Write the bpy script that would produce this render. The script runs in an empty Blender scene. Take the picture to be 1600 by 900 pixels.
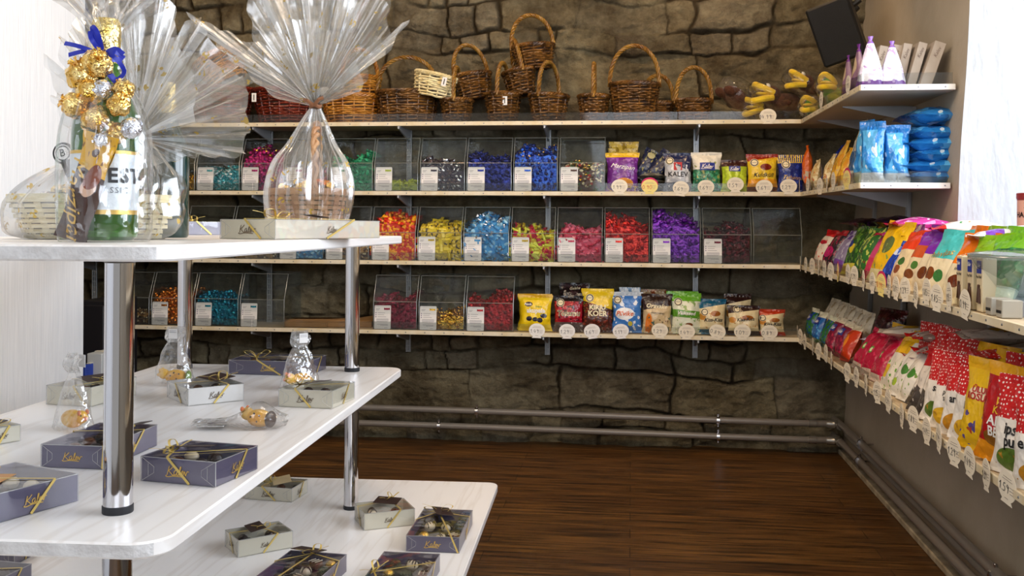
import bpy, math, random
import numpy as np
from math import sin, cos, pi, sqrt, atan2, radians as R
from mathutils import Vector as V, Matrix as Mx, noise as mnoise

COL = bpy.context.scene.collection
F_PX = 1550.0                      # focal length for a 1600 px wide frame
YAW = math.atan(187 / F_PX); ROLL = 0.0054; CX, CY = 800.0, 341.0
H = 1.062                          # eye height
CAM = V((0, 0, H))
_f = V((-sin(YAW), cos(YAW), 0)); _r0 = V((cos(YAW), sin(YAW), 0)); _u0 = V((0, 0, 1))
CR = _r0 * cos(ROLL) + _u0 * sin(ROLL)
CU = _u0 * cos(ROLL) - _r0 * sin(ROLL)

def ray(px, py):
    return _f + CR * ((px - CX) / F_PX) - CU * ((py - CY) / F_PX)
def on_plane(px, py, axis, val):
    """where the sight line through a photo pixel meets the plane axis = val"""
    d = ray(px, py); t = (val - CAM[axis]) / d[axis]
    return CAM + d * t
def atY(px, py, y): return on_plane(px, py, 1, y)
def atX(px, py, x): return on_plane(px, py, 0, x)

# ------------------------------------------------------------------ colours and materials
def hexc(h, a=1.0):
    h = h.lstrip('#'); c = [int(h[i:i+2], 16) / 255 for i in (0, 2, 4)]
    return tuple((x / 12.92 if x <= .04045 else ((x + .055) / 1.055) ** 2.4) for x in c) + (a,)
MATS = {}
def base_mat(name):
    m = bpy.data.materials.new(name); m.use_nodes = True
    nt = m.node_tree; b = nt.nodes['Principled BSDF'] if 'Principled BSDF' in nt.nodes else None
    return m, nt, b
def P(name, col='#808080', rough=.5, metal=0, bump=0, bscale=60, spec=.5, var=None, vscale=8, stretch=(1, 1, 1), coat=0, detail=4, trans=0, ior=1.45, sheen=0):
    """a plain surface; var = second colour mixed in by noise; stretch = noise scale per axis"""
    if name in MATS: return MATS[name]
    m, nt, b = base_mat(name)
    b.inputs['Base Color'].default_value = hexc(col)
    b.inputs['Roughness'].default_value = rough; b.inputs['Metallic'].default_value = metal
    b.inputs['Specular IOR Level'].default_value = spec
    if coat: b.inputs['Coat Weight'].default_value = coat; b.inputs['Coat Roughness'].default_value = .08
    if trans: b.inputs['Transmission Weight'].default_value = trans; b.inputs['IOR'].default_value = ior
    if sheen: b.inputs['Sheen Weight'].default_value = sheen
    if var or bump:
        tc = nt.nodes.new('ShaderNodeTexCoord'); mp = nt.nodes.new('ShaderNodeMapping')
        mp.inputs['Scale'].default_value = stretch
        nt.links.new(tc.outputs['Object'], mp.inputs['Vector'])
    if var:
        n = nt.nodes.new('ShaderNodeTexNoise'); n.inputs['Scale'].default_value = vscale; n.inputs['Detail'].default_value = detail
        nt.links.new(mp.outputs[0], n.inputs['Vector'])
        r = nt.nodes.new('ShaderNodeValToRGB'); r.color_ramp.elements[0].position = .35; r.color_ramp.elements[1].position = .68
        r.color_ramp.elements[0].color = hexc(col); r.color_ramp.elements[1].color = hexc(var)
        nt.links.new(n.outputs['Fac'], r.inputs['Fac']); nt.links.new(r.outputs[0], b.inputs['Base Color'])
    if bump:
        n = nt.nodes.new('ShaderNodeTexNoise'); n.inputs['Scale'].default_value = bscale; n.inputs['Detail'].default_value = 3
        nt.links.new(mp.outputs[0], n.inputs['Vector'])
        bp = nt.nodes.new('ShaderNodeBump'); bp.inputs['Strength'].default_value = bump; bp.inputs['Distance'].default_value = .01
        nt.links.new(n.outputs['Fac'], bp.inputs['Height']); nt.links.new(bp.outputs[0], b.inputs['Normal'])
    MATS[name] = m
    return m

def film(name, refl=.10, milk=.06, rough=.10, tint='#ffffff', gold=False, fres=.6, bump=.0, bscale=25, milkcol='#f4f4f0'):
    """thin clear sheet: mostly see-through, mirrors at grazing angles, a little milky"""
    if name in MATS: return MATS[name]
    m = bpy.data.materials.new(name); m.use_nodes = True; nt = m.node_tree; N = nt.nodes; L = nt.links
    N.clear(); out = N.new('ShaderNodeOutputMaterial')
    tr = N.new('ShaderNodeBsdfTransparent'); tr.inputs[0].default_value = hexc(tint)
    gl = N.new('ShaderNodeBsdfGlossy'); gl.inputs['Roughness'].default_value = rough
    di = N.new('ShaderNodeBsdfDiffuse'); di.inputs[0].default_value = hexc(milkcol)
    ti = N.new('ShaderNodeBsdfTranslucent'); ti.inputs[0].default_value = hexc(milkcol)
    md = N.new('ShaderNodeMixShader'); L.new(di.outputs[0], md.inputs[1]); L.new(ti.outputs[0], md.inputs[2])
    lw = N.new('ShaderNodeLayerWeight'); lw.inputs[0].default_value = .35
    mu = N.new('ShaderNodeMath'); mu.operation = 'MULTIPLY_ADD'; mu.inputs[1].default_value = fres; mu.inputs[2].default_value = refl
    L.new(lw.outputs['Facing'], mu.inputs[0]); mu.use_clamp = True
    a = N.new('ShaderNodeMixShader'); a.inputs[0].default_value = milk
    L.new(tr.outputs[0], a.inputs[1]); L.new(md.outputs[0], a.inputs[2])
    b = N.new('ShaderNodeMixShader'); L.new(mu.outputs[0], b.inputs[0]); L.new(a.outputs[0], b.inputs[1]); L.new(gl.outputs[0], b.inputs[2])
    last = b
    if bump:
        tc = N.new('ShaderNodeTexCoord'); n = N.new('ShaderNodeTexNoise'); n.inputs['Scale'].default_value = bscale; n.inputs['Detail'].default_value = 2
        L.new(tc.outputs['Object'], n.inputs['Vector'])
        bp = N.new('ShaderNodeBump'); bp.inputs['Strength'].default_value = bump; bp.inputs['Distance'].default_value = .02
        L.new(n.outputs['Fac'], bp.inputs['Height']); L.new(bp.outputs[0], gl.inputs['Normal']); L.new(bp.outputs[0], lw.inputs['Normal'])
    if gold:
        tc = N.new('ShaderNodeTexCoord')
        vo = N.new('ShaderNodeTexVoronoi'); vo.inputs['Scale'].default_value = 26
        L.new(tc.outputs['Object'], vo.inputs['Vector'])
        wv = N.new('ShaderNodeTexNoise'); wv.inputs['Scale'].default_value = 190; wv.inputs['Detail'].default_value = 0
        L.new(tc.outputs['Object'], wv.inputs['Vector'])
        lt = N.new('ShaderNodeMath'); lt.operation = 'LESS_THAN'; lt.inputs[1].default_value = .20; L.new(vo.outputs['Distance'], lt.inputs[0])
        g2 = N.new('ShaderNodeMath'); g2.operation = 'GREATER_THAN'; g2.inputs[1].default_value = .53; L.new(wv.outputs['Fac'], g2.inputs[0])
        mm = N.new('ShaderNodeMath'); mm.operation = 'MULTIPLY'; L.new(lt.outputs[0], mm.inputs[0]); L.new(g2.outputs[0], mm.inputs[1])
        m2 = N.new('ShaderNodeMath'); m2.operation = 'MULTIPLY'; m2.inputs[1].default_value = .75; L.new(mm.outputs[0], m2.inputs[0])
        gd = N.new('ShaderNodeBsdfDiffuse'); gd.inputs[0].default_value = hexc('#c8a646')
        c = N.new('ShaderNodeMixShader'); L.new(m2.outputs[0], c.inputs[0]); L.new(b.outputs[0], c.inputs[1]); L.new(gd.outputs[0], c.inputs[2]); last = c
    L.new(last.outputs[0], out.inputs[0])
    MATS[name] = m
    return m

ACRYL = lambda: film('clear_acrylic', refl=.018, milk=.006, rough=.04, tint='#f6f8f8', fres=.22)
ACRYL_EDGE = lambda: film('acrylic_edge', refl=.12, milk=.45, rough=.2, tint='#d8dcd8', fres=.3, milkcol='#c8ccc6')

def bagmat(name, base='#888888', layers=(), rough=.24, bump=.6, clearband=None):
    """printed wrapper: layers painted over the base colour in the wrapper's own UV space"""
    key = 'wrapper_' + name
    if key in MATS: return MATS[key]
    m, nt, b = base_mat(key); N = nt.nodes; L = nt.links
    b.inputs['Roughness'].default_value = rough; b.inputs['Specular IOR Level'].default_value = .6
    uv = N.new('ShaderNodeUVMap'); sp = N.new('ShaderNodeSeparateXYZ'); L.new(uv.outputs[0], sp.inputs[0])
    def mth(op, a, c=None, e=None):
        n = N.new('ShaderNodeMath'); n.operation = op
        for i, x in enumerate((a, c, e)):
            if x is None: continue
            if isinstance(x, (int, float)): n.inputs[i].default_value = x
            else: L.new(x, n.inputs[i])
        return n.outputs[0]
    u, v = sp.outputs[0], sp.outputs[1]
    cur = None
    rgb = N.new('ShaderNodeRGB'); rgb.outputs[0].default_value = hexc(base); cur = rgb.outputs[0]
    for ly in layers:
        k, col = ly[0], ly[1]; a = ly[2:]
        if k == 'ell' and ('nut' in name or 'leaf' in name): a = (a[0], a[1] + .03, a[2] * .72, a[3] * .72)
        if k == 'band':          # v0, v1, slope: v0 < v + slope*u < v1
            sl = a[2] if len(a) > 2 else 0
            vv = mth('ADD', v, mth('MULTIPLY', u, sl)); mk = mth('MULTIPLY', mth('GREATER_THAN', vv, a[0]), mth('LESS_THAN', vv, a[1]))
        elif k == 'ell':         # cu, cv, ru, rv
            du = mth('DIVIDE', mth('SUBTRACT', u, a[0]), a[2]); dv = mth('DIVIDE', mth('SUBTRACT', v, a[1]), a[3])
            mk = mth('LESS_THAN', mth('ADD', mth('MULTIPLY', du, du), mth('MULTIPLY', dv, dv)), 1)
        elif k == 'rect':        # u0,u1,v0,v1
            mk = mth('MULTIPLY', mth('MULTIPLY', mth('GREATER_THAN', u, a[0]), mth('LESS_THAN', u, a[1])), mth('MULTIPLY', mth('GREATER_THAN', v, a[2]), mth('LESS_THAN', v, a[3])))
        elif k in ('dots', 'blobs'):   # scale, radius, v0, v1
            vo = N.new('ShaderNodeTexVoronoi'); vo.inputs['Scale'].default_value = a[0]; vo.inputs['Randomness'].default_value = .35 if k == 'dots' else 1
            va = N.new('ShaderNodeVectorMath'); va.operation = 'MULTIPLY'; va.inputs[1].default_value = (1, 1.55, 1); L.new(uv.outputs[0], va.inputs[0]); L.new(va.outputs[0], vo.inputs['Vector'])
            mk = mth('MULTIPLY', mth('LESS_THAN', vo.outputs['Distance'], a[1]), mth('MULTIPLY', mth('GREATER_THAN', v, a[2]), mth('LESS_THAN', v, a[3])))
        elif k == 'noise':       # scale, threshold, v0, v1
            no = N.new('ShaderNodeTexNoise'); no.inputs['Scale'].default_value = a[0]; L.new(uv.outputs[0], no.inputs['Vector'])
            mk = mth('MULTIPLY', mth('GREATER_THAN', no.outputs['Fac'], a[1]), mth('MULTIPLY', mth('GREATER_THAN', v, a[2]), mth('LESS_THAN', v, a[3])))
        elif k == 'stripe':      # count, v0, v1 (vertical stripes)
            mk = mth('MULTIPLY', mth('GREATER_THAN', mth('SINE', mth('MULTIPLY', u, a[0] * 6.283)), 0), mth('MULTIPLY', mth('GREATER_THAN', v, a[1]), mth('LESS_THAN', v, a[2])))
        mx = N.new('ShaderNodeMix'); mx.data_type = 'RGBA'; L.new(mk, mx.inputs['Factor'])
        L.new(cur, mx.inputs['A']); mx.inputs['B'].default_value = hexc(col); cur = mx.outputs['Result']
    L.new(cur, b.inputs['Base Color'])
    if bump:
        tc = N.new('ShaderNodeTexCoord'); n = N.new('ShaderNodeTexNoise'); n.inputs['Scale'].default_value = 34; n.inputs['Detail'].default_value = 2
        L.new(tc.outputs['Object'], n.inputs['Vector'])
        bp = N.new('ShaderNodeBump'); bp.inputs['Strength'].default_value = bump; bp.inputs['Distance'].default_value = .012
        L.new(n.outputs['Fac'], bp.inputs['Height']); L.new(bp.outputs[0], b.inputs['Normal'])
    MATS[key] = m
    return m

# ------------------------------------------------------------------ mesh builder
class MB:
    def __init__(s): s.v = []; s.f = []; s.mi = []; s.uv = {}
    def add(s, vs, fs, mi=0):
        b = len(s.v); s.v.extend(tuple(x) for x in vs)
        for f in fs: s.f.append(tuple(b + i for i in f)); s.mi.append(mi)
        return b
    def box(s, c, d, mi=0, bev=0, M=None):
        x, y, z = (k / 2 for k in d); e = min(bev, x * .9, y * .9, z * .9)
        if e <= 0:
            vs = [V((sx * x, sy * y, sz * z)) for sx in (-1, 1) for sy in (-1, 1) for sz in (-1, 1)]
            fs = [(0, 1, 3, 2), (4, 6, 7, 5), (0, 4, 5, 1), (2, 3, 7, 6), (0, 2, 6, 4), (1, 5, 7, 3)]
        else:
            vs = []; idx = {}
            for sx in (-1, 1):
                for sy in (-1, 1):
                    for sz in (-1, 1):
                        for a in range(3):
                            p = [sx * (x - e), sy * (y - e), sz * (z - e)]; p[a] += (sx, sy, sz)[a] * e
                            idx[(sx, sy, sz, a)] = len(vs); vs.append(V(p))
            fs = []
            for a in range(3):
                b_, c_ = (a + 1) % 3, (a + 2) % 3
                for sg in (-1, 1):
                    q = []
                    for (p, r) in ((-1, -1), (1, -1), (1, 1), (-1, 1)):
                        k = [0, 0, 0]; k[a] = sg; k[b_] = p; k[c_] = r; q.append(idx[(*k, a)])
                    fs.append(tuple(q) if sg > 0 else tuple(q[::-1]))
                for p in (-1, 1):
                    for r in (-1, 1):      # edge along axis a
                        k0 = [0, 0, 0]; k0[b_] = p; k0[c_] = r; k1 = list(k0); k0[a] = -1; k1[a] = 1
                        q = (idx[(*k0, b_)], idx[(*k1, b_)], idx[(*k1, c_)], idx[(*k0, c_)])
                        fs.append(q if p * r < 0 else q[::-1])
            for sx in (-1, 1):
                for sy in (-1, 1):
                    for sz in (-1, 1):
                        q = tuple(idx[(sx, sy, sz, a)] for a in range(3)); fs.append(q if sx * sy * sz > 0 else q[::-1])
        c = V(c); vs = [(M @ p if M else p) + c for p in vs]
        s.add(vs, fs, mi); return s
    def tube(s, pts, r, n=8, mi=0, cap=True, closed=False, flat=1.0):
        pts = [V(p) for p in pts]; m = len(pts); rs = r if isinstance(r, (list, tuple)) else [r] * m
        vs = []; up = None
        for i, p in enumerate(pts):
            a = pts[(i - 1) % m] if (i > 0 or closed) else p; b = pts[(i + 1) % m] if (i < m - 1 or closed) else p
            t = (b - a); t = t.normalized() if t.length > 1e-9 else V((0, 0, 1))
            if up is None:
                up = t.orthogonal().normalized()
            up = (up - t * up.dot(t)); up = up.normalized() if up.length > 1e-6 else t.orthogonal().normalized()
            w = t.cross(up)
            for k in range(n):
                q = 2 * pi * k / n; vs.append(p + (up * cos(q) + w * sin(q) * flat) * rs[i])
        fs = []
        for i in range(m if closed else m - 1):
            j = (i + 1) % m
            for k in range(n):
                l = (k + 1) % n; fs.append((i * n + k, i * n + l, j * n + l, j * n + k))
        if cap and not closed: fs += [tuple(range(n))[::-1], tuple((m - 1) * n + k for k in range(n))]
        s.add(vs, fs, mi); return s
    def lathe(s, prof, n=32, mi=0, c=(0, 0, 0), cap=False, M=None):
        c = V(c); vs = [V((r * cos(2 * pi * k / n), r * sin(2 * pi * k / n), z)) for r, z in prof for k in range(n)]
        vs = [(M @ p if M else p) + c for p in vs]
        fs = [(i * n + k, i * n + (k + 1) % n, (i + 1) * n + (k + 1) % n, (i + 1) * n + k) for i in range(len(prof) - 1) for k in range(n)]
        if cap: fs += [tuple(range(n))[::-1], tuple((len(prof) - 1) * n + k for k in range(n))]
        s.add(vs, fs, mi); return s
    def prism(s, outline, z0, z1, mi=0, M=None, bev=0):
        """outline in xy (counter-clockwise), extruded z0..z1"""
        n = len(outline); rings = []
        o = [V((p[0], p[1])) for p in outline]
        def inset(d):
            out = []
            for i in range(n):
                a, b, c = o[i - 1], o[i], o[(i + 1) % n]
                e1 = (b - a).normalized(); e2 = (c - b).normalized(); nn = V((-(e1.y + e2.y), e1.x + e2.x)); nn = nn.normalized() if nn.length > 1e-6 else V((0, 0))
                out.append(b + nn * d)
            return out
        if bev: rings = [(inset(bev), z0), (o, z0 + bev), (o, z1 - bev), (inset(bev), z1)]
        else: rings = [(o, z0), (o, z1)]
        vs = [V((p.x, p.y, z)) for ring, z in rings for p in ring]
        if M: vs = [M @ p for p in vs]
        fs = [(i * n + k, i * n + (k + 1) % n, (i + 1) * n + (k + 1) % n, (i + 1) * n + k) for i in range(len(rings) - 1) for k in range(n)]
        fs += [tuple(range(n))[::-1], tuple((len(rings) - 1) * n + k for k in range(n))]
        s.add(vs, fs, mi); return s
    def grid(s, fn, nu, nv, mi=0, uv=True):
        vs = []; uvs = []
        for j in range(nv + 1):
            for i in range(nu + 1):
                vs.append(fn(i / nu, j / nv)); uvs.append((i / nu, j / nv))
        b = len(s.v)
        fs = [(j * (nu + 1) + i, j * (nu + 1) + i + 1, (j + 1) * (nu + 1) + i + 1, (j + 1) * (nu + 1) + i) for j in range(nv) for i in range(nu)]
        s.add(vs, fs, mi)
        for k, q in enumerate(uvs): s.uv[b + k] = q
        return s
    def ribbon(s, pts, w, nrm, mi=0, th=.0004):
        """flat strip of width w whose face looks along nrm"""
        pts = [V(p) for p in pts]; m = len(pts); vs = []; nr = nrm if isinstance(nrm, list) else [V(nrm)] * m
        for i, p in enumerate(pts):
            t = (pts[min(i + 1, m - 1)] - pts[max(i - 1, 0)]).normalized(); n_ = V(nr[i]).normalized(); sd = t.cross(n_)
            sd = sd.normalized() if sd.length > 1e-6 else t.orthogonal(); ww = w[i] if isinstance(w, list) else w
            for a, b in ((-1, 0), (1, 0), (1, 1), (-1, 1)): vs.append(p + sd * a * ww / 2 + n_ * b * th)
        fs = [(i * 4 + k, i * 4 + (k + 1) % 4, i * 4 + 4 + (k + 1) % 4, i * 4 + 4 + k) for i in range(m - 1) for k in range(4)] + [(3, 2, 1, 0), tuple((m - 1) * 4 + k for k in range(4))]
        s.add(vs, fs, mi); return s
    def mesh(s, name, mats, smooth=True, ang=35):
        me = bpy.data.meshes.new(name); me.from_pydata(s.v, [], s.f)
        for m in (mats if isinstance(mats, (list, tuple)) else [mats]): me.materials.append(m)
        if len(me.materials) > 1: me.polygons.foreach_set('material_index', s.mi)
        if s.uv:
            l = me.uv_layers.new(name='UVMap'); vi = np.zeros(len(me.loops), int); me.loops.foreach_get('vertex_index', vi)
            t = np.zeros((len(s.v), 2)); 
            for k, q in s.uv.items(): t[k] = q
            l.data.foreach_set('uv', t[vi].ravel())
        if smooth:
            me.polygons.foreach_set('use_smooth', [True] * len(me.polygons))
            me.set_sharp_from_angle(angle=R(ang))
        me.update(); return me
    def build(s, name, mats, parent=None, M=None, smooth=True, ang=35):
        return link(name, s.mesh(name, mats, smooth, ang), parent, M)

def link(name, data, parent=None, M=None):
    o = bpy.data.objects.new(name, data); COL.objects.link(o)
    if parent is not None: o.parent = parent
    if M is not None: o.matrix_basis = M
    return o
def tag(o, label=None, cat=None, group=None, kind=None):
    if label: o['label'] = label
    if cat: o['category'] = cat
    if group: o['group'] = group
    if kind: o['kind'] = kind
    return o
def empty(name, M=None, label=None, cat=None, group=None):
    o = link(name, None, None, M); o.empty_display_size = .02
    return tag(o, label, cat, group)
def copy_tree(o, parent=None, M=None, label=None, group=None):
    c = o.copy(); COL.objects.link(c)
    if parent is not None: c.parent = parent
    if M is not None: c.matrix_basis = M
    if label: c['label'] = label
    if group: c['group'] = group
    for ch in list(o.children): copy_tree(ch, c)
    return c
def T(x, y=0, z=0): return Mx.Translation(V((x, y, z)) if not isinstance(x, V) else x)
def RX(a): return Mx.Rotation(a, 4, 'X')
def RY(a): return Mx.Rotation(a, 4, 'Y')
def RZ(a): return Mx.Rotation(a, 4, 'Z')
def SC(x, y=None, z=None):
    return Mx.Diagonal((x, x if y is None else y, x if z is None else z, 1))

# ------------------------------------------------------------------ lettering
_TXT = {}
def text_mesh(s, size, mats, shear=0, bold=0, wide=1.0):
    """flat lettering centred on the origin, in the xz plane, facing -y"""
    key = (s, round(size, 5), mats.name, shear, bold, wide)
    if key in _TXT: return _TXT[key]
    cu = bpy.data.curves.new('lettering', 'FONT'); cu.body = s; cu.size = size; cu.align_x = 'CENTER'; cu.align_y = 'CENTER'
    cu.shear = shear; cu.offset = bold; cu.resolution_u = 2; cu.extrude = .00012; cu.space_character = wide
    o = bpy.data.objects.new('lettering', cu); COL.objects.link(o)
    dg = bpy.context.evaluated_depsgraph_get(); me = bpy.data.meshes.new_from_object(o.evaluated_get(dg))
    bpy.data.objects.remove(o); bpy.data.curves.remove(cu)
    me.transform(RX(pi / 2)); me.materials.clear(); me.materials.append(mats); me.name = 'lettering'
    _TXT[key] = me
    return me
def lettering(s, size, mat, parent, M, **k): return link('lettering', text_mesh(s, size, mat, **k), parent, M)

def smooth_path(pts, n=5):
    pts = [V(p) for p in pts]; out = []
    for i in range(len(pts) - 1):
        p0, p1, p2, p3 = pts[max(i - 1, 0)], pts[i], pts[i + 1], pts[min(i + 2, len(pts) - 1)]
        for k in range(n):
            t = k / n; out.append(.5 * ((2 * p1) + (p2 - p0) * t + (2 * p0 - 5 * p1 + 4 * p2 - p3) * t * t + (3 * p1 - p0 - 3 * p2 + p3) * t ** 3))
    out.append(pts[-1]); return out
SCRIPT = [   # the maker's slanted script word on the boxes, x to the right, z up, about 3.6 x 1.3
    [(.35, 1.25), (.15, .6), (0, 0)], [(1.05, 1.3), (.6, .85), (.25, .6), (.5, .35), (.85, .02), (1.1, .05)],
    [(1.6, .62), (1.35, .68), (1.1, .4), (1.15, .08), (1.4, .1), (1.6, .5), (1.55, .1), (1.75, .05), (2.0, .5), (2.2, 1.1), (2.12, 1.22), (1.98, .8), (1.9, .15), (2.1, .05), (2.3, .25), (2.55, .5), (2.5, .68), (2.3, .5), (2.3, .12), (2.48, .04), (2.66, .3), (2.8, .64), (2.86, .35), (2.95, .05), (3.2, .62), (3.5, .6)],
    [(-.1, -.05), (-.25, -.18), (.2, -.25), (1.2, -.1), (2.9, -.2)]]
DIG = {'0': [[(.3, 1), (.05, .6), (.1, .1), (.4, 0), (.6, .4), (.55, .85), (.3, 1)]],
       '1': [[(0, .65), (.3, 1), (.2, 0)]],
       '2': [[(.05, .8), (.3, 1), (.55, .75), (.3, .35), (0, .02), (.6, .05)]],
       '3': [[(.05, .95), (.5, .95), (.25, .55), (.55, .35), (.3, 0), (.02, .12)]],
       '4': [[(.3, 1), (0, .4), (.55, .4)], [(.45, .75), (.35, 0)]],
       '5': [[(.55, 1), (.15, .95), (.1, .6), (.45, .55), (.5, .15), (.2, 0), (0, .1)]],
       '6': [[(.5, 1), (.15, .6), (.05, .15), (.35, 0), (.55, .3), (.3, .5), (.1, .3)]],
       '7': [[(0, .95), (.55, 1), (.2, 0)]],
       '8': [[(.5, .85), (.25, 1), (.1, .75), (.5, .3), (.3, 0), (.05, .2), (.45, .65), (.5, .85)]],
       '9': [[(.5, .8), (.25, 1), (.08, .7), (.4, .6), (.52, .85), (.4, 0)]],
       '.': [[(.08, .02), (.16, .02)]]}
def stroke_mesh(strokes, scale, width, mat, name='lettering', center=True, sm=True):
    mb = MB(); xs = [p[0] for s in strokes for p in s]; zs = [p[1] for s in strokes for p in s]
    cx = (min(xs) + max(xs)) / 2 if center else 0; cz = (min(zs) + max(zs)) / 2 if center else 0
    for s in strokes:
        pts = [((x - cx) * scale, 0, (z - cz) * scale) for x, z in s]
        if sm and len(pts) > 2: pts = smooth_path(pts, 3)
        mb.ribbon(pts, width, (0, -1, 0), th=.00015)
    return mb.mesh(name, mat, smooth=False)
_NUM = {}
def number_mesh(s, h, width, mat):
    k = (s, h, mat.name)
    if k not in _NUM:
        st = []; x = 0
        for ch in s:
            st += [[(a + x, b) for a, b in q] for q in DIG[ch]]; x += .35 if ch == '.' else (.5 if ch == '1' else .78)
        _NUM[k] = stroke_mesh(st, h, width, mat, sm=False)
    return _NUM[k]
# ================================================================== THE ROOM
YB, YF, XE, YE = 4.695, 4.425, 0.728, 3.314        # back wall, back shelves' front, right shelves' front, end of the two upper right shelves
def xw(z): return .965 + .045 * z                  # the right wall leans outwards
rng = np.random.RandomState(3)
def vnoise(x, y, seed):
    r = np.random.RandomState(seed); g = r.rand(97, 97)
    xi = np.floor(x).astype(int); yi = np.floor(y).astype(int); fx = x - xi; fy = y - yi
    fx = fx * fx * (3 - 2 * fx); fy = fy * fy * (3 - 2 * fy)
    a = g[xi % 97, yi % 97]; b = g[(xi + 1) % 97, yi % 97]; c = g[xi % 97, (yi + 1) % 97]; d = g[(xi + 1) % 97, (yi + 1) % 97]
    return (a * (1 - fx) + b * fx) * (1 - fy) + (c * (1 - fx) + d * fx) * fy
def fbm(x, y, seed, o=4):
    s = 0; a = .5
    for k in range(o): s = s + a * vnoise(x * 2 ** k + 11 * k, y * 2 ** k + 7 * k, seed + k); a *= .5
    return s
def stone_wall():
    x0, x1, z0, z1 = -3.1, 1.12, -.02, 2.6; nx, nz = 760, 470
    X, Z = np.meshgrid(np.linspace(x0, x1, nx), np.linspace(z0, z1, nz))
    Xw = X + .075 * (fbm(X * 3.2 + 9, Z * 3.2 + 9, 5) - .5) * 2 + .02 * (fbm(X * 14 + 9, Z * 14, 8) - .5)
    Zw = Z + .07 * (fbm(X * 2.2 + 3, Z * 2.8 + 20, 17) - .5) * 2 + .02 * (fbm(X * 13 + 9, Z * 13, 28) - .5)
    rows = [z0 - .2]
    while rows[-1] < z1 + .3: rows.append(rows[-1] + rng.choice([.08, .11, .13, .17, .2]) * rng.uniform(.85, 1.15))
    rows = np.array(rows); ri = np.clip(np.searchsorted(rows, Zw) - 1, 0, len(rows) - 2)
    dz = np.minimum(Zw - rows[ri], rows[ri + 1] - Zw); sid = np.zeros_like(ri); dx = np.full(X.shape, 9.)
    uu = np.zeros(X.shape); n = 0
    for k in range(len(rows) - 1):
        hgt = rows[k + 1] - rows[k]; cuts = [x0 - .5 - rng.uniform(0, .3)]
        while cuts[-1] < x1 + .5: cuts.append(cuts[-1] + hgt * rng.choice([1.2, 1.7, 2.4, 3.2]) * rng.uniform(.8, 1.2))
        cuts = np.array(cuts); m = ri == k; ci = np.clip(np.searchsorted(cuts, Xw[m]) - 1, 0, len(cuts) - 2)
        dx[m] = np.minimum(Xw[m] - cuts[ci], cuts[ci + 1] - Xw[m]); sid[m] = n + ci; n += len(cuts)
    rs = np.random.RandomState(7); pr = rs.rand(n + 10, 6)
    d = 1 / np.sqrt(1 / np.maximum(dx, .0008) ** 2 + 1 / np.maximum(dz, .0008) ** 2)
    jw = .001 + .007 * fbm(X * 5, Z * 5, 41)
    e = np.clip((d - jw * .4) / (.003 + .011 * pr[sid, 0]), 0, 1); e = e * e * (3 - 2 * e)
    jn = np.clip((fbm(X * 2.6, Z * 2.6, 131) - .36) * 6, .2, 1); e = 1 - (1 - e) * jn; hgt = e * (.012 + .016 * pr[sid, 1]) + (fbm(X * 6, Z * 9, 51) - .45) * .065 * (.5 + .5 * e) + (fbm(X * 24, Z * 40, 61) - .45) * .03
    hgt += e * ((pr[sid, 2] - .5) * .03 + (fbm(X * 3, Z * 22, 71) - .5) * .014)
    # deep hollow low at the right end, as in the photo
    hollow = np.exp(-(((X - .72) / .16) ** 2 + ((Z - .47) / .13) ** 2) ** 1.5); hgt = hgt * (1 - .6 * hollow) - .04 * hollow
    Y = YB + .012 - hgt
    co = np.stack([X, Y, Z], -1).reshape(-1, 3)
    i = np.arange(nz - 1)[:, None] * nx + np.arange(nx - 1)[None]
    f = np.stack([i, i + 1, i + 1 + nx, i + nx], -1).reshape(-1, 4)
    me = bpy.data.meshes.new('wall_back'); me.from_pydata(co.tolist(), [], f.tolist())
    me.polygons.foreach_set('use_smooth', [True] * len(me.polygons))
    tint = np.zeros((nz * nx, 4)); tint[:, 0] = pr[sid, 3].ravel(); tint[:, 1] = e.ravel(); tint[:, 2] = (fbm(X * 1.3, Z * 1.3, 91)).ravel(); tint[:, 3] = 1
    at = me.color_attributes.new('stone', 'FLOAT_COLOR', 'POINT'); at.data.foreach_set('color', tint.ravel())
    m, nt, b = base_mat('rubble_limestone'); N = nt.nodes; L = nt.links
    a = N.new('ShaderNodeAttribute'); a.attribute_name = 'stone'; sp = N.new('ShaderNodeSeparateColor'); L.new(a.outputs['Color'], sp.inputs[0])
    r = N.new('ShaderNodeValToRGB'); els = r.color_ramp.elements; els[0].position = 0; els[0].color = hexc('#8f8466'); els[1].position = 1; els[1].color = hexc('#a0967c')
    for p_, c_ in ((.2, '#968d7c'), (.4, '#857757'), (.55, '#b3a885'), (.7, '#736850'), (.85, '#9f967c')): q = els.new(p_); q.color = hexc(c_)
    L.new(sp.outputs[0], r.inputs[0])
    tc = N.new('ShaderNodeTexCoord'); no = N.new('ShaderNodeTexNoise'); no.inputs['Scale'].default_value = 12; no.inputs['Detail'].default_value = 9; no.inputs['Roughness'].default_value = .72
    L.new(tc.outputs['Object'], no.inputs[0])
    r2 = N.new('ShaderNodeValToRGB'); r2.color_ramp.elements[0].position = .32; r2.color_ramp.elements[0].color = hexc('#62533a'); r2.color_ramp.elements[1].position = .7; r2.color_ramp.elements[1].color = hexc('#d2c8a6')
    L.new(no.outputs['Fac'], r2.inputs[0])
    mx = N.new('ShaderNodeMix'); mx.data_type = 'RGBA'; mx.inputs['Factor'].default_value = .5; L.new(r.outputs[0], mx.inputs['A']); L.new(r2.outputs[0], mx.inputs['B'])
    mo = N.new('ShaderNodeMix'); mo.data_type = 'RGBA'; mo.inputs['A'].default_value = hexc('#4e422e'); L.new(sp.outputs[1], mo.inputs['Factor']); L.new(mx.outputs['Result'], mo.inputs['B'])
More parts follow.
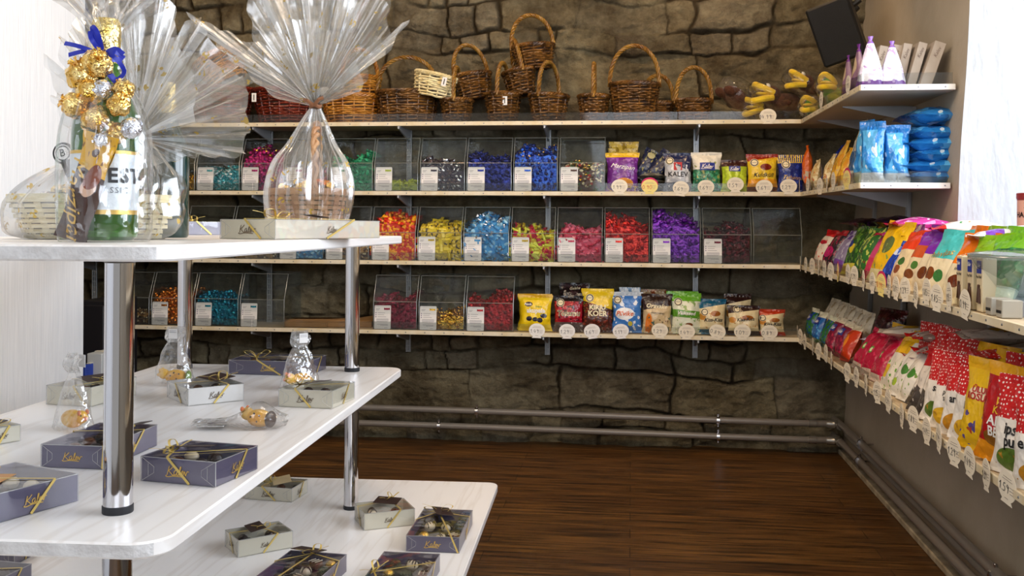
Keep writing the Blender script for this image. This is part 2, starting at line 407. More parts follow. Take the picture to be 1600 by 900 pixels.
    n3 = N.new('ShaderNodeTexNoise'); n3.inputs['Scale'].default_value = 1.9; n3.inputs['Detail'].default_value = 6; n3.inputs['Roughness'].default_value = .7; L.new(tc.outputs['Object'], n3.inputs[0])
    r3 = N.new('ShaderNodeValToRGB'); r3.color_ramp.elements[0].position = .36; r3.color_ramp.elements[0].color = hexc('#a59c92'); r3.color_ramp.elements[1].position = .58; r3.color_ramp.elements[1].color = (1, 1, 1, 1); L.new(n3.outputs['Fac'], r3.inputs[0])
    mz = N.new('ShaderNodeMix'); mz.data_type = 'RGBA'; mz.blend_type = 'MULTIPLY'; mz.inputs['Factor'].default_value = 1; L.new(mo.outputs['Result'], mz.inputs['A']); L.new(r3.outputs[0], mz.inputs['B'])
    L.new(mz.outputs['Result'], b.inputs['Base Color']); b.inputs['Roughness'].default_value = .9; b.inputs['Specular IOR Level'].default_value = .2
    n2 = N.new('ShaderNodeTexNoise'); n2.inputs['Scale'].default_value = 30; n2.inputs['Detail'].default_value = 9; n2.inputs['Roughness'].default_value = .72; L.new(tc.outputs['Object'], n2.inputs[0])
    bp = N.new('ShaderNodeBump'); bp.inputs['Strength'].default_value = 1; bp.inputs['Distance'].default_value = .03; L.new(n2.outputs['Fac'], bp.inputs['Height']); n4 = N.new('ShaderNodeTexNoise'); n4.inputs['Scale'].default_value = 130; n4.inputs['Detail'].default_value = 5; n4.inputs['Roughness'].default_value = .7; L.new(tc.outputs['Object'], n4.inputs[0])
    b4 = N.new('ShaderNodeBump'); b4.inputs['Strength'].default_value = .9; b4.inputs['Distance'].default_value = .012; L.new(n4.outputs['Fac'], b4.inputs['Height']); L.new(bp.outputs[0], b4.inputs['Normal']); L.new(b4.outputs[0], b.inputs['Normal'])
    me.materials.append(m); tag(link('wall_back', me), kind='structure')
stone_wall()

def plank_floor():
    m, nt, b = base_mat('walnut_laminate'); N = nt.nodes; L = nt.links
    tc = N.new('ShaderNodeTexCoord')
    mp = N.new('ShaderNodeMapping'); L.new(tc.outputs['Object'], mp.inputs[0])
    br = N.new('ShaderNodeTexBrick'); br.offset = .37; br.inputs['Scale'].default_value = 1; br.inputs['Brick Width'].default_value = 1.25; br.inputs['Row Height'].default_value = .095
    br.inputs['Mortar Size'].default_value = .0012; br.inputs['Mortar'].default_value = hexc('#1d0f06'); br.inputs['Color1'].default_value = hexc('#583c20'); br.inputs['Color2'].default_value = hexc('#70502a')
    L.new(mp.outputs[0], br.inputs['Vector'])
    m2 = N.new('ShaderNodeMapping'); m2.inputs['Scale'].default_value = (1.6, 26, 1); L.new(tc.outputs['Object'], m2.inputs[0])
    no = N.new('ShaderNodeTexNoise'); no.inputs['Scale'].default_value = 2.2; no.inputs['Detail'].default_value = 7; no.inputs['Roughness'].default_value = .62; L.new(m2.outputs[0], no.inputs[0])
    r = N.new('ShaderNodeValToRGB'); r.color_ramp.elements[0].position = .38; r.color_ramp.elements[0].color = (.22, .2, .18, 1); r.color_ramp.elements[1].position = .68; r.color_ramp.elements[1].color = (1.45, 1.35, 1.2, 1)
    L.new(no.outputs['Fac'], r.inputs[0])
    mx = N.new('ShaderNodeMix'); mx.data_type = 'RGBA'; mx.blend_type = 'MULTIPLY'; mx.inputs['Factor'].default_value = 1; L.new(br.outputs['Color'], mx.inputs['A']); L.new(r.outputs[0], mx.inputs['B'])
    L.new(mx.outputs['Result'], b.inputs['Base Color']); b.inputs['Roughness'].default_value = .38; b.inputs['Specular IOR Level'].default_value = .35
    bp = N.new('ShaderNodeBump'); bp.inputs['Strength'].default_value = .15; bp.inputs['Distance'].default_value = .003; L.new(no.outputs['Fac'], bp.inputs['Height']); L.new(bp.outputs[0], b.inputs['Normal'])
    mb = MB(); mb.box((-.75, 1.35, -.03), (5.4, 6.9, .06)); tag(mb.build('floor', m, smooth=False), kind='structure')
plank_floor()

PLASTER = P('grey_beige_plaster', '#b1a694', .85, bump=.25, bscale=30, var='#a69b88', vscale=5)
REVEAL = P('whitewashed_render', '#c6ccd2', .8, bump=.6, bscale=12, stretch=(2.5, 2.5, .8), var='#bdc4ca', vscale=7)
ceil = MB().box((-.75, 1.6, 2.63), (5.4, 7.2, .06)).build('ceiling', P('white_ceiling_paint', '#d8d2c6', .9), smooth=False); tag(ceil, kind='structure')
# right wall with the window niche (y 0.5 .. 3.25, sill at z 1.0)
ZS, YJ, XO = 1.005, 3.25, 1.62
def wall_right():
    mb = MB()
    def quad(a, b, c, d, mi=0, n=8):
        a, b, c, d = V(a), V(b), V(c), V(d)
        mb.grid(lambda u, v: (a * (1 - u) + b * u) * (1 - v) + (d * (1 - u) + c * u) * v, n, n, mi)
    t = 2.6
    def W(y, z): return (xw(z) + .006 * mnoise.noise(V((y * 2.1, z * 2.3, .3))), y, z)
    def wq(y0, y1, z0, z1, n=24): mb.grid(lambda u, v: V(W(y0 + (y1 - y0) * u, z0 + (z1 - z0) * v)), n, n, 0)
    wq(YB + .03, YJ, 0, t); wq(YJ, .5, 0, ZS); wq(.5, -1.9, 0, t)
    # niche: far jamb (splayed), near jamb, sill, head, pane wall around the window
    mb.grid(lambda u, v: V(W(YJ, ZS + (t - ZS) * v)) * (1 - u) + V((XO, YJ - .22, ZS + (t - ZS) * v)) * u, 24, 40, 1)
    quad((XO, .7, ZS), W(.5, ZS), W(.5, t), (XO, .7, t), 1)
    quad(W(YJ, ZS), (XO, YJ - .22, ZS), (XO, .7, ZS), W(.5, ZS), 1)
    return tag(mb.build('wall_right', [PLASTER, REVEAL], smooth=True, ang=30), kind='structure')
wall_right()
# window in the niche: frame with mullion and transom (out of the picture, it lets the daylight in)
def window():
    wm = P('white_window_paint', '#e8e8e4', .4); y0, y1, z0, z1 = .7, YJ - .22, ZS, 2.35; mb = MB(); w = .06
    for y in (y0 + w / 2, (y0 + y1) / 2, y1 - w / 2): mb.box((XO + .03, y, (z0 + z1) / 2), (.06, w, z1 - z0), bev=.006)
    for z in (z0 + w / 2, 1.9, z1 - w / 2): mb.box((XO + .03, (y0 + y1) / 2, z), (.055, y1 - y0, w), bev=.006)
    mb.box((XO + .03, (y0 + y1) / 2, z1 + .15), (.08, y1 - y0, .3))
    tag(mb.build('window_1', wm), kind='structure')
window()
# left: white brushed partition that ends beside the table
PW = atY(131, 500, 3.02); XL = PW.x
m_white = P('white_brushed_panel', '#f2f4f6', .7, bump=.12, bscale=22, stretch=(8, 8, .35), var='#e9ecef', vscale=14)
tag(MB().box((XL - .06, .66, 1.3), (.12, 4.72, 2.6), bev=.003).build('wall_left', m_white), kind='structure')
tag(MB().box((-3.12, 3.0, 1.3), (.06, 3.5, 2.6)).build('wall_left_far', PLASTER, smooth=False), kind='structure')
# pale skirting strip on the floor along the right wall
tag(MB().box((.951, 1.4, .012), (.03, 6.5, .024), bev=.004).build('baseboard_right', P('pale_concrete_strip', '#b3a58c', .8, var='#7d705a', vscale=14)), kind='structure')

# ---- heating pipes
PIPE = P('grey_painted_pipe', '#7d766f', .3, .0, spec=.6, var='#827a70', vscale=3)
CHROME = P('clamp_steel', '#c8c8cc', .18, 1)
YP = YB - .105
def pipe_run(z, zr, xr, label, zl=None):
    root = empty('heating_pipe', T(0, 0, 0), label, 'pipe', 'heating pipes along the walls')
    zl = z + .012
    mb = MB(); mb.tube(smooth_path([(-2.9, YP, zl), (-1, YP, zl), (.6, YP, z), (xr - .05, YP, z), (xr - .008, YP - .012, z), (xr, YP - .05, zr), (xr, 2.6, zr + .012), (xr, -1.2, zr + .02)], 6), .0145, 14)
    mb.build('pipe', PIPE, root)
    for x in (xr - .13, ):
        MB().tube([(x, YP, z), (x + .035, YP, z)], .0185, 14).build('pipe_fitting', P('steel_fitting', '#a9a49a', .25, .7), root)
    MB().tube(smooth_path([(xr - .05, YP, z), (xr - .008, YP - .012, z), (xr, YP - .05, z)], 4), .0195, 14).build('pipe_elbow', P('steel_fitting'), root)
    return root
def clamp(root, p, ax):
    mb = MB(); p = V(p)
    d = V((1, 0, 0)) if ax == 'x' else V((0, 1, 0)); mb.tube([p - d * .007, p + d * .007], .0195, 16)
    back = V((0, 1, 0)) if ax == 'x' else V((1, 0, 0))
    mb.tube([p, p + back * .08], .004, 8); mb.box(p + V((0, 0, .024)) , (.01, .01, .016), bev=.002)
    mb.box(p - V((0, 0, .024)), (.008, .008, .012), bev=.002)
    mb.build('pipe_clamp', CHROME, root)
XP = .925
p1 = pipe_run(H - .914, .155, XP, 'upper grey heating pipe above the other two')
p2 = pipe_run(H - .988, .078, XP, 'lower grey heating pipe just above the floor')
q = atY(745, 640, YP); clamp(p1, (q.x, YP, .158), 'x'); q = atY(1122, 652, YP); clamp(p1, (q.x, YP, .148), 'x')
q = atY(686, 660, YP); clamp(p2, (q.x, YP, .084), 'x'); q = atY(1122, 675, YP); clamp(p2, (q.x, YP, .075), 'x')
for px, py in ((1346, 690), (1556, 880)): q = atX(px, py, XP); clamp(p1, (XP, q.y, .158), 'y')
q = atX(1343, 716, XP); clamp(p2, (XP, q.y, .081), 'y')
r3 = empty('heating_pipe', None, 'grey heating pipe running between the two others along the right wall', 'pipe', 'heating pipes along the walls')
MB().tube(smooth_path([(xw(.1) + .02, 4.5, .115), (.952, 4.44, .115), (.95, 4.3, .115), (.95, 2, .118), (.95, -1.2, .12)], 5), .014, 12).build('pipe', PIPE, r3)

# ---- dark cabinet and cartons beyond the white partition, at the far left
q0 = atY(120, 470, 4.15); q1 = atY(163, 470, 4.15); zt = q0.z
mb = MB(); mb.box(((q0.x + q1.x) / 2, 4.3, zt / 2), (q1.x - q0.x, .3, zt), bev=.006); 
cab = empty('dark_cabinet', T((q0.x + q1.x) / 2, 4.3, 0), 'black cabinet standing beyond the end of the white partition', 'cabinet'); cx_ = (q0.x + q1.x) / 2
MB().box((0, .01, zt / 2), (q1.x - q0.x, .28, zt), bev=.004).build('body', P('black_cabinet', '#16151a', .5), cab)
MB().box((0, -.14, zt / 2), (q1.x - q0.x - .01, .018, zt - .04), bev=.003).build('door', P('black_door', '#1b1a20', .35), cab)
MB().tube([(-.03, -.165, zt * .6), (-.03, -.165, zt * .72)], .005).build('handle', CHROME, cab)
a0 = atY(138, 590, 3.35); a1 = atY(161, 590, 3.35); zt2 = atY(150, 552, 3.35).z
def carton(name, c, d, zt, mat, label, flap):
    o = MB(); o.box((0, 0, zt / 2), (d[0], d[1], zt), bev=.002)
    ob = o.build(name, mat, None, T(c[0], c[1], 0)); tag(ob, label, 'carton'); f = MB(); f.box((0, 0, zt + .0015), (d[0] * .98, .02, .002)); f.build('tape', P('clear_tape', flap, .3), ob)
carton('tall_carton', ((a0.x + a1.x) / 2, 3.4), (a1.x - a0.x, .12), zt2, P('pale_grey_card', '#bfc4c6', .6), 'pale grey carton standing behind the table by the partition', '#d9d4c4')
b0 = atY(130, 590, 3.3); b1 = atY(136, 590, 3.3); carton('blue_carton', ((b0.x + b1.x) / 2, 3.33), (b1.x - b0.x, .08), atY(133, 570, 3.3).z, P('blue_card', '#1d3c9c', .5), 'narrow blue carton between the partition and pale grey carton', '#3557b5')

# ---- loudspeaker on the right wall by the corner
def speaker():
    s = empty('loudspeaker', T(.82, 4.13, 1.825) @ RZ(R(-20)) @ RY(R(-17)) @ RX(R(14)), 'black loudspeaker bracketed high in the corner above the shelves', 'loudspeaker')
    bm = P('black_speaker_case', '#0d0d0e', .55, bump=.1, bscale=200)
    MB().box((0, 0, 0), (.17, .15, .245), bev=.008).build('cabinet', bm, s)
    MB().box((0, -.078, 0), (.158, .008, .232), bev=.004).build('grille', P('black_grille_cloth', '#121314', .8, bump=.5, bscale=500), s)
    MB().tube([(.0, .07, .02), (.05, .13, .04), (.09, .15, .06)], .014, 10).build('bracket', P('black_bracket', '#0b0b0b', .4), s)
    MB().tube([(.07, .07, .07), (.115, .07, .085)], .012, 10).build('knob', P('black_bracket'), s)
speaker()
# ================================================================== SHELVING
ZB = [H + d for d in (.4186, .1028, -.2139, -.5306)]; TH = .0175; ZT = [z + TH for z in ZB]
WOOD = P('pale_birch_board', '#cdbb9c', .55, var='#bda684', vscale=6, stretch=(1.5, 10, 10), spec=.3)
WOODR = P('pale_birch_board_side', '#cdbb9c', .55, var='#bda684', vscale=6, stretch=(10, 1.5, 10), spec=.3)
FASC = P('cream_edge_strip', '#e6dcc4', .5, var='#dac9a2', vscale=20, stretch=(1, 1, 1))
UNDER = P('shelf_underside', '#c2b29a', .7)
STEEL = P('slotted_steel', '#a9acae', .38, .6); SCREW = P('screw_steel', '#8f8f92', .3, 1)
BRK = P('bracket_steel', '#b4b6b8', .4, .5)
LIPH = .038
SN = ['top', 'second', 'third', 'bottom']
XLs = -2.75
for i in range(4):
    zb, zt = ZB[i], ZT[i]; ye = YE if i < 2 else .9
    s = empty('wall_shelf', T(0, 0, 0), '%s pale wooden shelf board along the stone wall' % SN[i], 'shelf')
    MB().box(((XLs + xw(zb) - .01) / 2, (YF + YB) / 2 - .003, (zb + zt) / 2), (xw(zb) - .01 - XLs, YB - YF - .02, TH), bev=.001).build('board', WOOD, s)
    MB().box(((XLs + XE) / 2, YF + .003, (zb + zt) / 2), (XE - XLs, .006, TH + .001), bev=.001).build('edge_strip', FASC, s)
    mb = MB(); x = XLs + .05
    while x < XE - .02: mb.lathe([(0, 0), (.0028, 0), (.0022, .0014), (0, .0018)], 8, M=RX(R(90)).to_3x3().to_4x4(), c=(x, YF, (zb + zt) / 2)); x += .0885
    mb.build('screws', SCREW, s)['kind'] = 'stuff'
    mb = MB(); x = XLs
    segs = [XLs, -1.75, -1.05, -.335, .2, XE - .002]
    for a, b in zip(segs[:-1], segs[1:]): mb.box(((a + b) / 2, YF + .0075, zt + LIPH / 2), (b - a - .003, .0022, LIPH), bev=.0004)
    mb.build('acrylic_lip', film('acrylic_lip', refl=.015, milk=.018, rough=.05, tint='#eef0f0', fres=.25), s)
    r = empty('wall_shelf', T(0, 0, 0), '%s pale wooden shelf board along the plastered right wall' % SN[i], 'shelf')
    y0 = YF - .001
    mb = MB(); mb.box(((XE + xw(zb)) / 2, (y0 + ye) / 2, (zb + zt) / 2), (xw(zb) - XE - .012, y0 - ye, TH), bev=.001); mb.build('board', WOODR if i > 1 else UNDER, r)
    mb = MB(); mb.box((XE + .003, (y0 + ye) / 2, (zb + zt) / 2), (.006, y0 - ye, TH + .001), bev=.001); mb.build('edge_strip', FASC, r)
    mb = MB(); y = y0 - .06
    while y > ye + .02: mb.lathe([(0, 0), (.0028, 0), (.0022, .0014), (0, .0018)], 8, M=RY(R(-90)), c=(XE, y, (zb + zt) / 2)); y -= .0885
    if i < 2:
        for k in range(4): mb.lathe([(0, 0), (.0028, 0), (.0022, .0014), (0, .0018)], 8, M=RX(R(90)), c=(XE + .015 + k * .083, ye - .006, (zb + zt) / 2))
    mb.build('screws', SCREW, r)['kind'] = 'stuff'
    mb = MB(); LM = film('acrylic_lip')
    for a, b in ((y0, 3.9), (3.9, YE + .002)) if i < 2 else ((y0, 3.9), (3.9, 3.2)): mb.box((XE + .0075, (a + b) / 2, zt + LIPH / 2), (.0022, abs(b - a) - .003, LIPH), bev=.0004)
    if i < 2: mb.box(((XE + xw(zb)) / 2, ye + .003, zt + LIPH / 2), (xw(zb) - XE - .03, .0022, LIPH), bev=.0004)
    mb.build('acrylic_lip', LM, r)
    if i < 2:
        MB().box(((XE + xw(zb)) / 2 - .003, ye - .003, (zb + zt) / 2), (xw(zb) - XE - .012, .006, TH + .001), bev=.001).build('end_strip', P('white_edge_strip', '#eceae2', .4), r)
# slotted uprights and brackets
def upright(p, ax, z0, z1, label):
    o = empty('shelf_upright', T(p), label, 'shelf upright', 'slotted steel uprights on the walls'); mb = MB(); w = .024; d = .014
    def bx(a, b, c, e, f, g):   # along wall, out of wall, height
        if ax == 'x': mb.box((a, -b, c), (e, f, g), bev=.0008)
        else: mb.box((-b, a, c), (f, e, g), bev=.0008)
    h = z1 - z0
    bx(-.0095, d / 2, h / 2, .005, d, h); bx(.0095, d / 2, h / 2, .005, d, h); bx(0, d / 2, h / 2, .004, d, h)
    z = 0
    while z < h: bx(0, d / 2, z + .004, .02, d * .9, .006); z += .026
    bx(0, .001, h / 2, .02, .002, h)
    mb.build('channel', STEEL, o)
    return o
def bracket(o, ax, z, L, M=BRK):
    mb = MB(); zz = z - .001
    def pr(y0, y1, za, zb_, th):
        pass
    out = [(0.012, 0), (0.012, -.055), (L, -.012), (L, 0)]
    vs = []
    for t in (-.0035, .0035):
        for a, b in out: vs.append((t, -a, zz + b) if ax == 'x' else (-a, t, zz + b))
    mb.add(vs, [(0, 1, 2, 3), (7, 6, 5, 4), (0, 4, 5, 1), (1, 5, 6, 2), (2, 6, 7, 3), (3, 7, 4, 0)])
    # flange under the board
    if ax == 'x': mb.box((0, -L / 2, zz - .0015), (.016, L - .02, .003))
    else: mb.box((-L / 2, 0, zz - .0015), (L - .02, .016, .003))
    mb.build('bracket', M, o)
bx_px = [150, 423, 640, 857, 1087]
WH = ['leftmost', 'second from left', 'middle', 'fourth from left', 'rightmost']
for k, px in enumerate(bx_px):
    p = atY(px, 300, YB - .03); z0 = .42; z1 = ZB[0] - .002
    o = upright(V((p.x, YB - .03, z0)), 'x', z0, z1, '%s slotted steel upright on the stone wall' % WH[k])
    for i in range(4): bracket(o, 'x', ZB[i] - z0, .235)
for k, (px, z) in enumerate(((1365, 1.07), (1417, 1.07), (1548, .8))):
    X = xw(z) - .012
    p = atX(px, 341 - (z - H) * 420, X); z0 = .42; z1 = ZB[0] - .002 if k < 2 else ZB[2] - .002
    o = upright(V((xw(z0) - .002, p.y, z0)), 'y', z0, z1, ['slotted steel upright on the right wall nearest the corner', 'slotted steel upright on the right wall under the end of the upper shelves', 'slotted steel upright on the right wall below the window niche'][k])
    o.rotation_euler = (0, .045, 0)
    for i in range(4):
        if k == 2 and i < 2: continue
        bracket(o, 'y', ZB[i] - z0, xw(ZB[i]) - XE - .045)
# ================================================================== DISPLAY TABLE (stands a hair out of level, turned two degrees to the room)
_a, _b = ray(930, 357), ray(450, 354.5)
TN = _b.cross(_a); TN = TN if TN.z > 0 else -TN; TN.normalize()
TF = (_a - TN * _a.dot(TN)).normalized(); TR = TF.cross(TN).normalized()
TM = Mx(((TR.x, TF.x, TN.x, 0), (TR.y, TF.y, TN.y, 0), (TR.z, TF.z, TN.z, H), (0, 0, 0, 1)))
H3 = {'top': -.0225, 'mid': -.376, 'low': -.734}
def tp(px, py, tier):
    """point of a tier's top, in table coordinates (u right, v away, w up)"""
    d = ray(px, py); t = H3[tier] / d.dot(TN); q = d * t
    return V((q.dot(TR), q.dot(TF), H3[tier]))
def tw_wood():
    m, nt, b = base_mat('whitewashed_pine'); N = nt.nodes; L = nt.links
    tc = N.new('ShaderNodeTexCoord'); mp = N.new('ShaderNodeMapping'); mp.inputs['Scale'].default_value = (7, .55, 7); mp.inputs['Rotation'].default_value = (0, 0, R(-3)); L.new(tc.outputs['Object'], mp.inputs[0])
    n = N.new('ShaderNodeTexNoise'); n.inputs['Scale'].default_value = 2.4; n.inputs['Detail'].default_value = 3; n.inputs['Distortion'].default_value = .15; L.new(mp.outputs[0], n.inputs[0])
    w = N.new('ShaderNodeMath'); w.operation = 'MULTIPLY'; w.inputs[1].default_value = 34; L.new(n.outputs['Fac'], w.inputs[0])
    s = N.new('ShaderNodeMath'); s.operation = 'SINE'; L.new(w.outputs[0], s.inputs[0])
    r = N.new('ShaderNodeValToRGB'); r.color_ramp.elements[0].position = .0; r.color_ramp.elements[0].color = hexc('#f1eeeb'); r.color_ramp.elements[1].position = 1; r.color_ramp.elements[1].color = hexc('#e8e3de')
    q = N.new('ShaderNodeMath'); q.operation = 'POWER'; q.use_clamp = True; q.inputs[1].default_value = 2.2; L.new(s.outputs[0], q.inputs[0]); L.new(q.outputs[0], r.inputs[0])
    L.new(r.outputs[0], b.inputs['Base Color']); b.inputs['Roughness'].default_value = .33; b.inputs['Specular IOR Level'].default_value = .45
    return m
PINE = tw_wood()
ENDG = P('whitewashed_end_grain', '#dcdbda', .5, bump=.5, bscale=60, var='#c9c6c4', vscale=30)
def rrect(u0, v0, u1, v1, r, n=8):
    out = []
    for cx, cy, a in ((u1 - r, v0 + r, -90), (u1 - r, v1 - r, 0), (u0 + r, v1 - r, 90), (u0 + r, v0 + r, 180)):
        for k in range(n + 1): t = R(a + 90 * k / n); out.append((cx + r * cos(t), cy + r * sin(t)))
    return out
cb = tp(631, 574, 'mid'); cl = tp(241, 572, 'mid'); cn = tp(250, 851, 'mid'); lb = tp(779, 754, 'low')
U1, V1, U0, V0 = cb.x, cb.y, cl.x, cn.y
tbl = empty('display_table', TM.copy(), 'white-washed three-tier display table with chrome poles', 'table')
def tier(name, u0, v0, u1, v1, w, r, lab):
    mb = MB(); mb.prism(rrect(u0, v0, u1, v1, r), w - .02, w, bev=.0025)
    for k, f in enumerate(mb.f):
        n_ = (V(mb.v[f[1]]) - V(mb.v[f[0]])).cross(V(mb.v[f[2]]) - V(mb.v[f[0]]))
        if n_.length > 0 and n_.normalized().y < -.75: mb.mi[k] = 1
    o = mb.build(name, [PINE, ENDG], tbl, ang=30); o['label'] = lab
tier('tabletop', U0, V0, U1, V1, H3['top'], .045, 'topmost tier'); tier('tabletop', U0, V0, U1, V1, H3['mid'], .045, 'middle tier')
W2 = lb.x - U1; tier('tabletop', U0 - W2, V0 - .25, lb.x, lb.y, H3['low'], .03, 'largest lowest tier')
CHR = P('polished_chrome', '#d4d4d8', .07, 1); RUB = P('black_rubber', '#17191f', .5)
pf = tp(550, 580, 'mid'); pn = tp(184, 800, 'mid'); pl = tp(275, 580, 'mid')
for (u, v) in ((pn.x, pn.y), (pf.x, pf.y), (pl.x, pf.y), (pl.x, pn.y)):
    for (a, b) in ((H3['mid'], H3['top'] - .02), (H3['low'], H3['mid'] - .02), (H3['low'] - .29, H3['low'] - .02)):
        leg = MB().lathe([(.0188, a + .001), (.0188, b - .004)], 32, c=(u, v, 0), cap=True).build('pole', CHR, tbl)
        MB().lathe([(.0192, a), (.0198, a + .001), (.0198, a + .0095), (.019, a + .0105)], 32, c=(u, v, 0), cap=True).build('foot_ring', RUB, leg)
        MB().lathe([(.0188, b - .006), (.0225, b - .003), (.0225, b)], 32, c=(u, v, 0), cap=True).build('collar', P('dull_collar', '#6a6460', .35, .8), leg)
# ================================================================== WICKER BASKETS ON THE TOP SHELF
def wick(name, c, v, rough=.24): return P(name, c, rough, bump=.35, bscale=140, var=v, vscale=22, stretch=(1, 1, 1), spec=.55)
W_DARK = wick('dark_glossy_willow', '#35200d', '#7d5524'); W_RED = wick('reddish_willow', '#4e160d', '#7c2a18'); W_TAN = wick('honey_willow', '#8e5618', '#c08838')  # golden second tone of the dark willow paints in its gloss highlights
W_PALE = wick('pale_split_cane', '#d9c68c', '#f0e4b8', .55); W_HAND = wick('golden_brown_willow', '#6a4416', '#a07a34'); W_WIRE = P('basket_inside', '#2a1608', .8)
_BK = {}
def basket_meshes(rb, rt, h, rows, stakes, r, hh, mat, hmat, sq=.8, tilt=0):
    key = (rb, rt, h, rows, stakes, hh, mat.name, sq)
    if key in _BK: return _BK[key]
    mb = MB(); n = stakes * 2
    for j in range(rows):
        t = (j + .5) / rows; z = h * t; rr = rb + (rt - rb) * t ** .8; pts = []
        for k in range(n):
            a = 2 * pi * k / n; q = rr + r * .8 * (1 if ((k // 1 + j) % 2) else -1) * (1 if k % 2 == 0 or True else 0)
            pts.append((q * cos(a), q * sin(a) * sq, z + .0016 * sin(a * 7 + j * 2.1) + .004 * sin(a + j)))
        mb.tube(pts, r, 5, closed=True, flat=1)
    for k in range(stakes):
        a = 2 * pi * k / stakes
        mb.tube([((rb + (rt - rb) * t ** .8) * cos(a), (rb + (rt - rb) * t ** .8) * sin(a) * sq, h * t) for t in (0, .3, .6, 1)], r * .8, 5)
    body = mb.mesh('woven_body', mat)
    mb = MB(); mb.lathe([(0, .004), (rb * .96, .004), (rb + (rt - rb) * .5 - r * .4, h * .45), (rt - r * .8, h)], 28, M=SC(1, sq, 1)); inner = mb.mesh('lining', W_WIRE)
    mb = MB()
    for s_ in range(3):
        pts = [((rt + r * 1.1 * cos(12 * a + s_ * 2.09)) * cos(a), (rt + r * 1.1 * cos(12 * a + s_ * 2.09)) * sin(a) * sq, h + r * 1.1 * sin(12 * a + s_ * 2.09)) for a in (2 * pi * k / 72 for k in range(72))]
        mb.tube(pts, r * 1.05, 5, closed=True)
    rim = mb.mesh('rim', mat)
    hd = None
    if hh:
        mb = MB(); R0 = r * 1.1; M_ = 64
        for s_ in range(3):
            pts = []
            for k in range(M_ + 1):
                t = pi * k / M_; x = (rt + .001) * cos(t); z = h - .01 + (hh + .01) * (sin(t) ** .8)
                nx, nz = cos(t), sin(t); ph = 16 * t + s_ * 2.09
                pts.append((x + nx * R0 * cos(ph), R0 * sin(ph), z + nz * R0 * cos(ph)))
            mb.tube(pts, r * 1.02, 6)
        hd = mb.mesh('handle', hmat)
    _BK[key] = (body, inner, rim, hd); return _BK[key]
def basket(xl, xr, yt, yb, yh, ang, label, mat=W_DARK, hmat=None, Y=4.545, tilt=0, rows=None, base=True, taper=.72, lean=0, sq=.8, card=False, name='wicker_basket', group='wicker baskets on the top shelf'):
    c = atY((xl + xr) / 2, yb, Y); a = atY(xl, yt, Y); b = atY(xr, yt, Y); s = (b.x - a.x)
    rt = s / 2; h = a.z - c.z; hh = (atY(xl, yh, Y).z - a.z) if yh else 0
    if base: h = a.z - ZT[0] - .002; z = ZT[0] + .002
    else: z = c.z
    rows = rows or max(6, int(h / .0105)); r = .0052
    root = empty(name, T((a.x + b.x) / 2, Y, z) @ RY(tilt) @ RX(lean) @ RZ(ang), label, 'basket', group)
    ms = basket_meshes(round(rt * taper, 3), round(rt, 3), round(h, 3), rows, max(11, int(rt * 120)), r, round(hh, 3), mat, hmat or (W_HAND if mat is W_DARK else mat), sq)
    for nm, m in zip(('woven_body', 'lining', 'rim', 'handle'), ms):
        if m: link(nm, m, root)
    if card:
        cc = MB(); cc.box((0, 0, 0), (.022, .0012, .04), bev=.0003); o = cc.build('swing_tag', P('white_tag', '#e8e8e6', .6), root, RZ(-ang) @ T(card, -rt * sq - .012, h * .72)); 
        MB().box((0, -.001, 0), (.004, .0006, .026)).build('tag_print', P('black_print', '#15151a', .6), o)
    return root
D = R(90)
basket(398, 492, 143, 187, None, 0, 'dark reddish wicker basket behind the cellophane at the left of the top shelf', W_RED, card=-.10)
basket(322, 396, 84, 128, None, .2, 'brown wicker basket on top of the pile behind the gift wrap', W_TAN, base=False, tilt=-.5)
basket(300, 394, 140, 187, None, .2, 'dark red wicker basket under the topmost left basket', W_RED)
basket(507, 592, 152, 187, None, 0, 'honey-coloured wicker basket under another honey basket', W_TAN, taper=.85)
basket(530, 596, 122, 153, 78, .9, 'honey-coloured wicker basket with tall handle stacked on another', W_TAN, base=False, taper=.85)
basket(590, 683, 146, 187, 90, .12, 'wide dark wicker basket with round handle supporting the pale cane basket', taper=.85)
basket(643, 707, 118, 151, None, 0, 'pale cane basket without handle tilted on the dark baskets', W_PALE, base=False, tilt=.22, taper=.82, card=.06, name='cane_basket', Y=4.50)
basket(684, 744, 158, 187, 106, D, 'small dark wicker basket with upright handle under a tilted basket', Y=4.52)
basket(712, 775, 118, 155, 70, .75, 'dark wicker basket with looped handle tilted on the lower row', base=False, tilt=-.18, Y=4.57)
basket(753, 819, 149, 187, 99, D - .15, 'dark wicker basket with a white swing tag below two others', card=.02, Y=4.52)
basket(786, 848, 112, 150, 62, D + .3, 'dark wicker basket in the middle of the highest stack', base=False, tilt=-.18, Y=4.56)
basket(803, 869, 73, 109, 24, .3, 'topmost dark wicker basket of the highest stack', base=False, tilt=-.1, Y=4.575)
basket(822, 894, 151, 187, 98, 1.2, 'dark wicker basket under the right side of the highest stack', Y=4.52)
basket(898, 958, 152, 187, 100, D, 'dark wicker basket between stack and tall-handled one', Y=4.53)
basket(953, 1030, 133, 187, 72, .12, 'largest dark wicker basket with a tall golden handle', Y=4.52)
basket(1004, 1052, 162, 187, 118, .1, 'low dark wicker basket half hidden behind the tall-handled basket', Y=4.61)
basket(1056, 1112, 158, 187, 106, .15, 'rightmost wicker basket beside the plush toys')

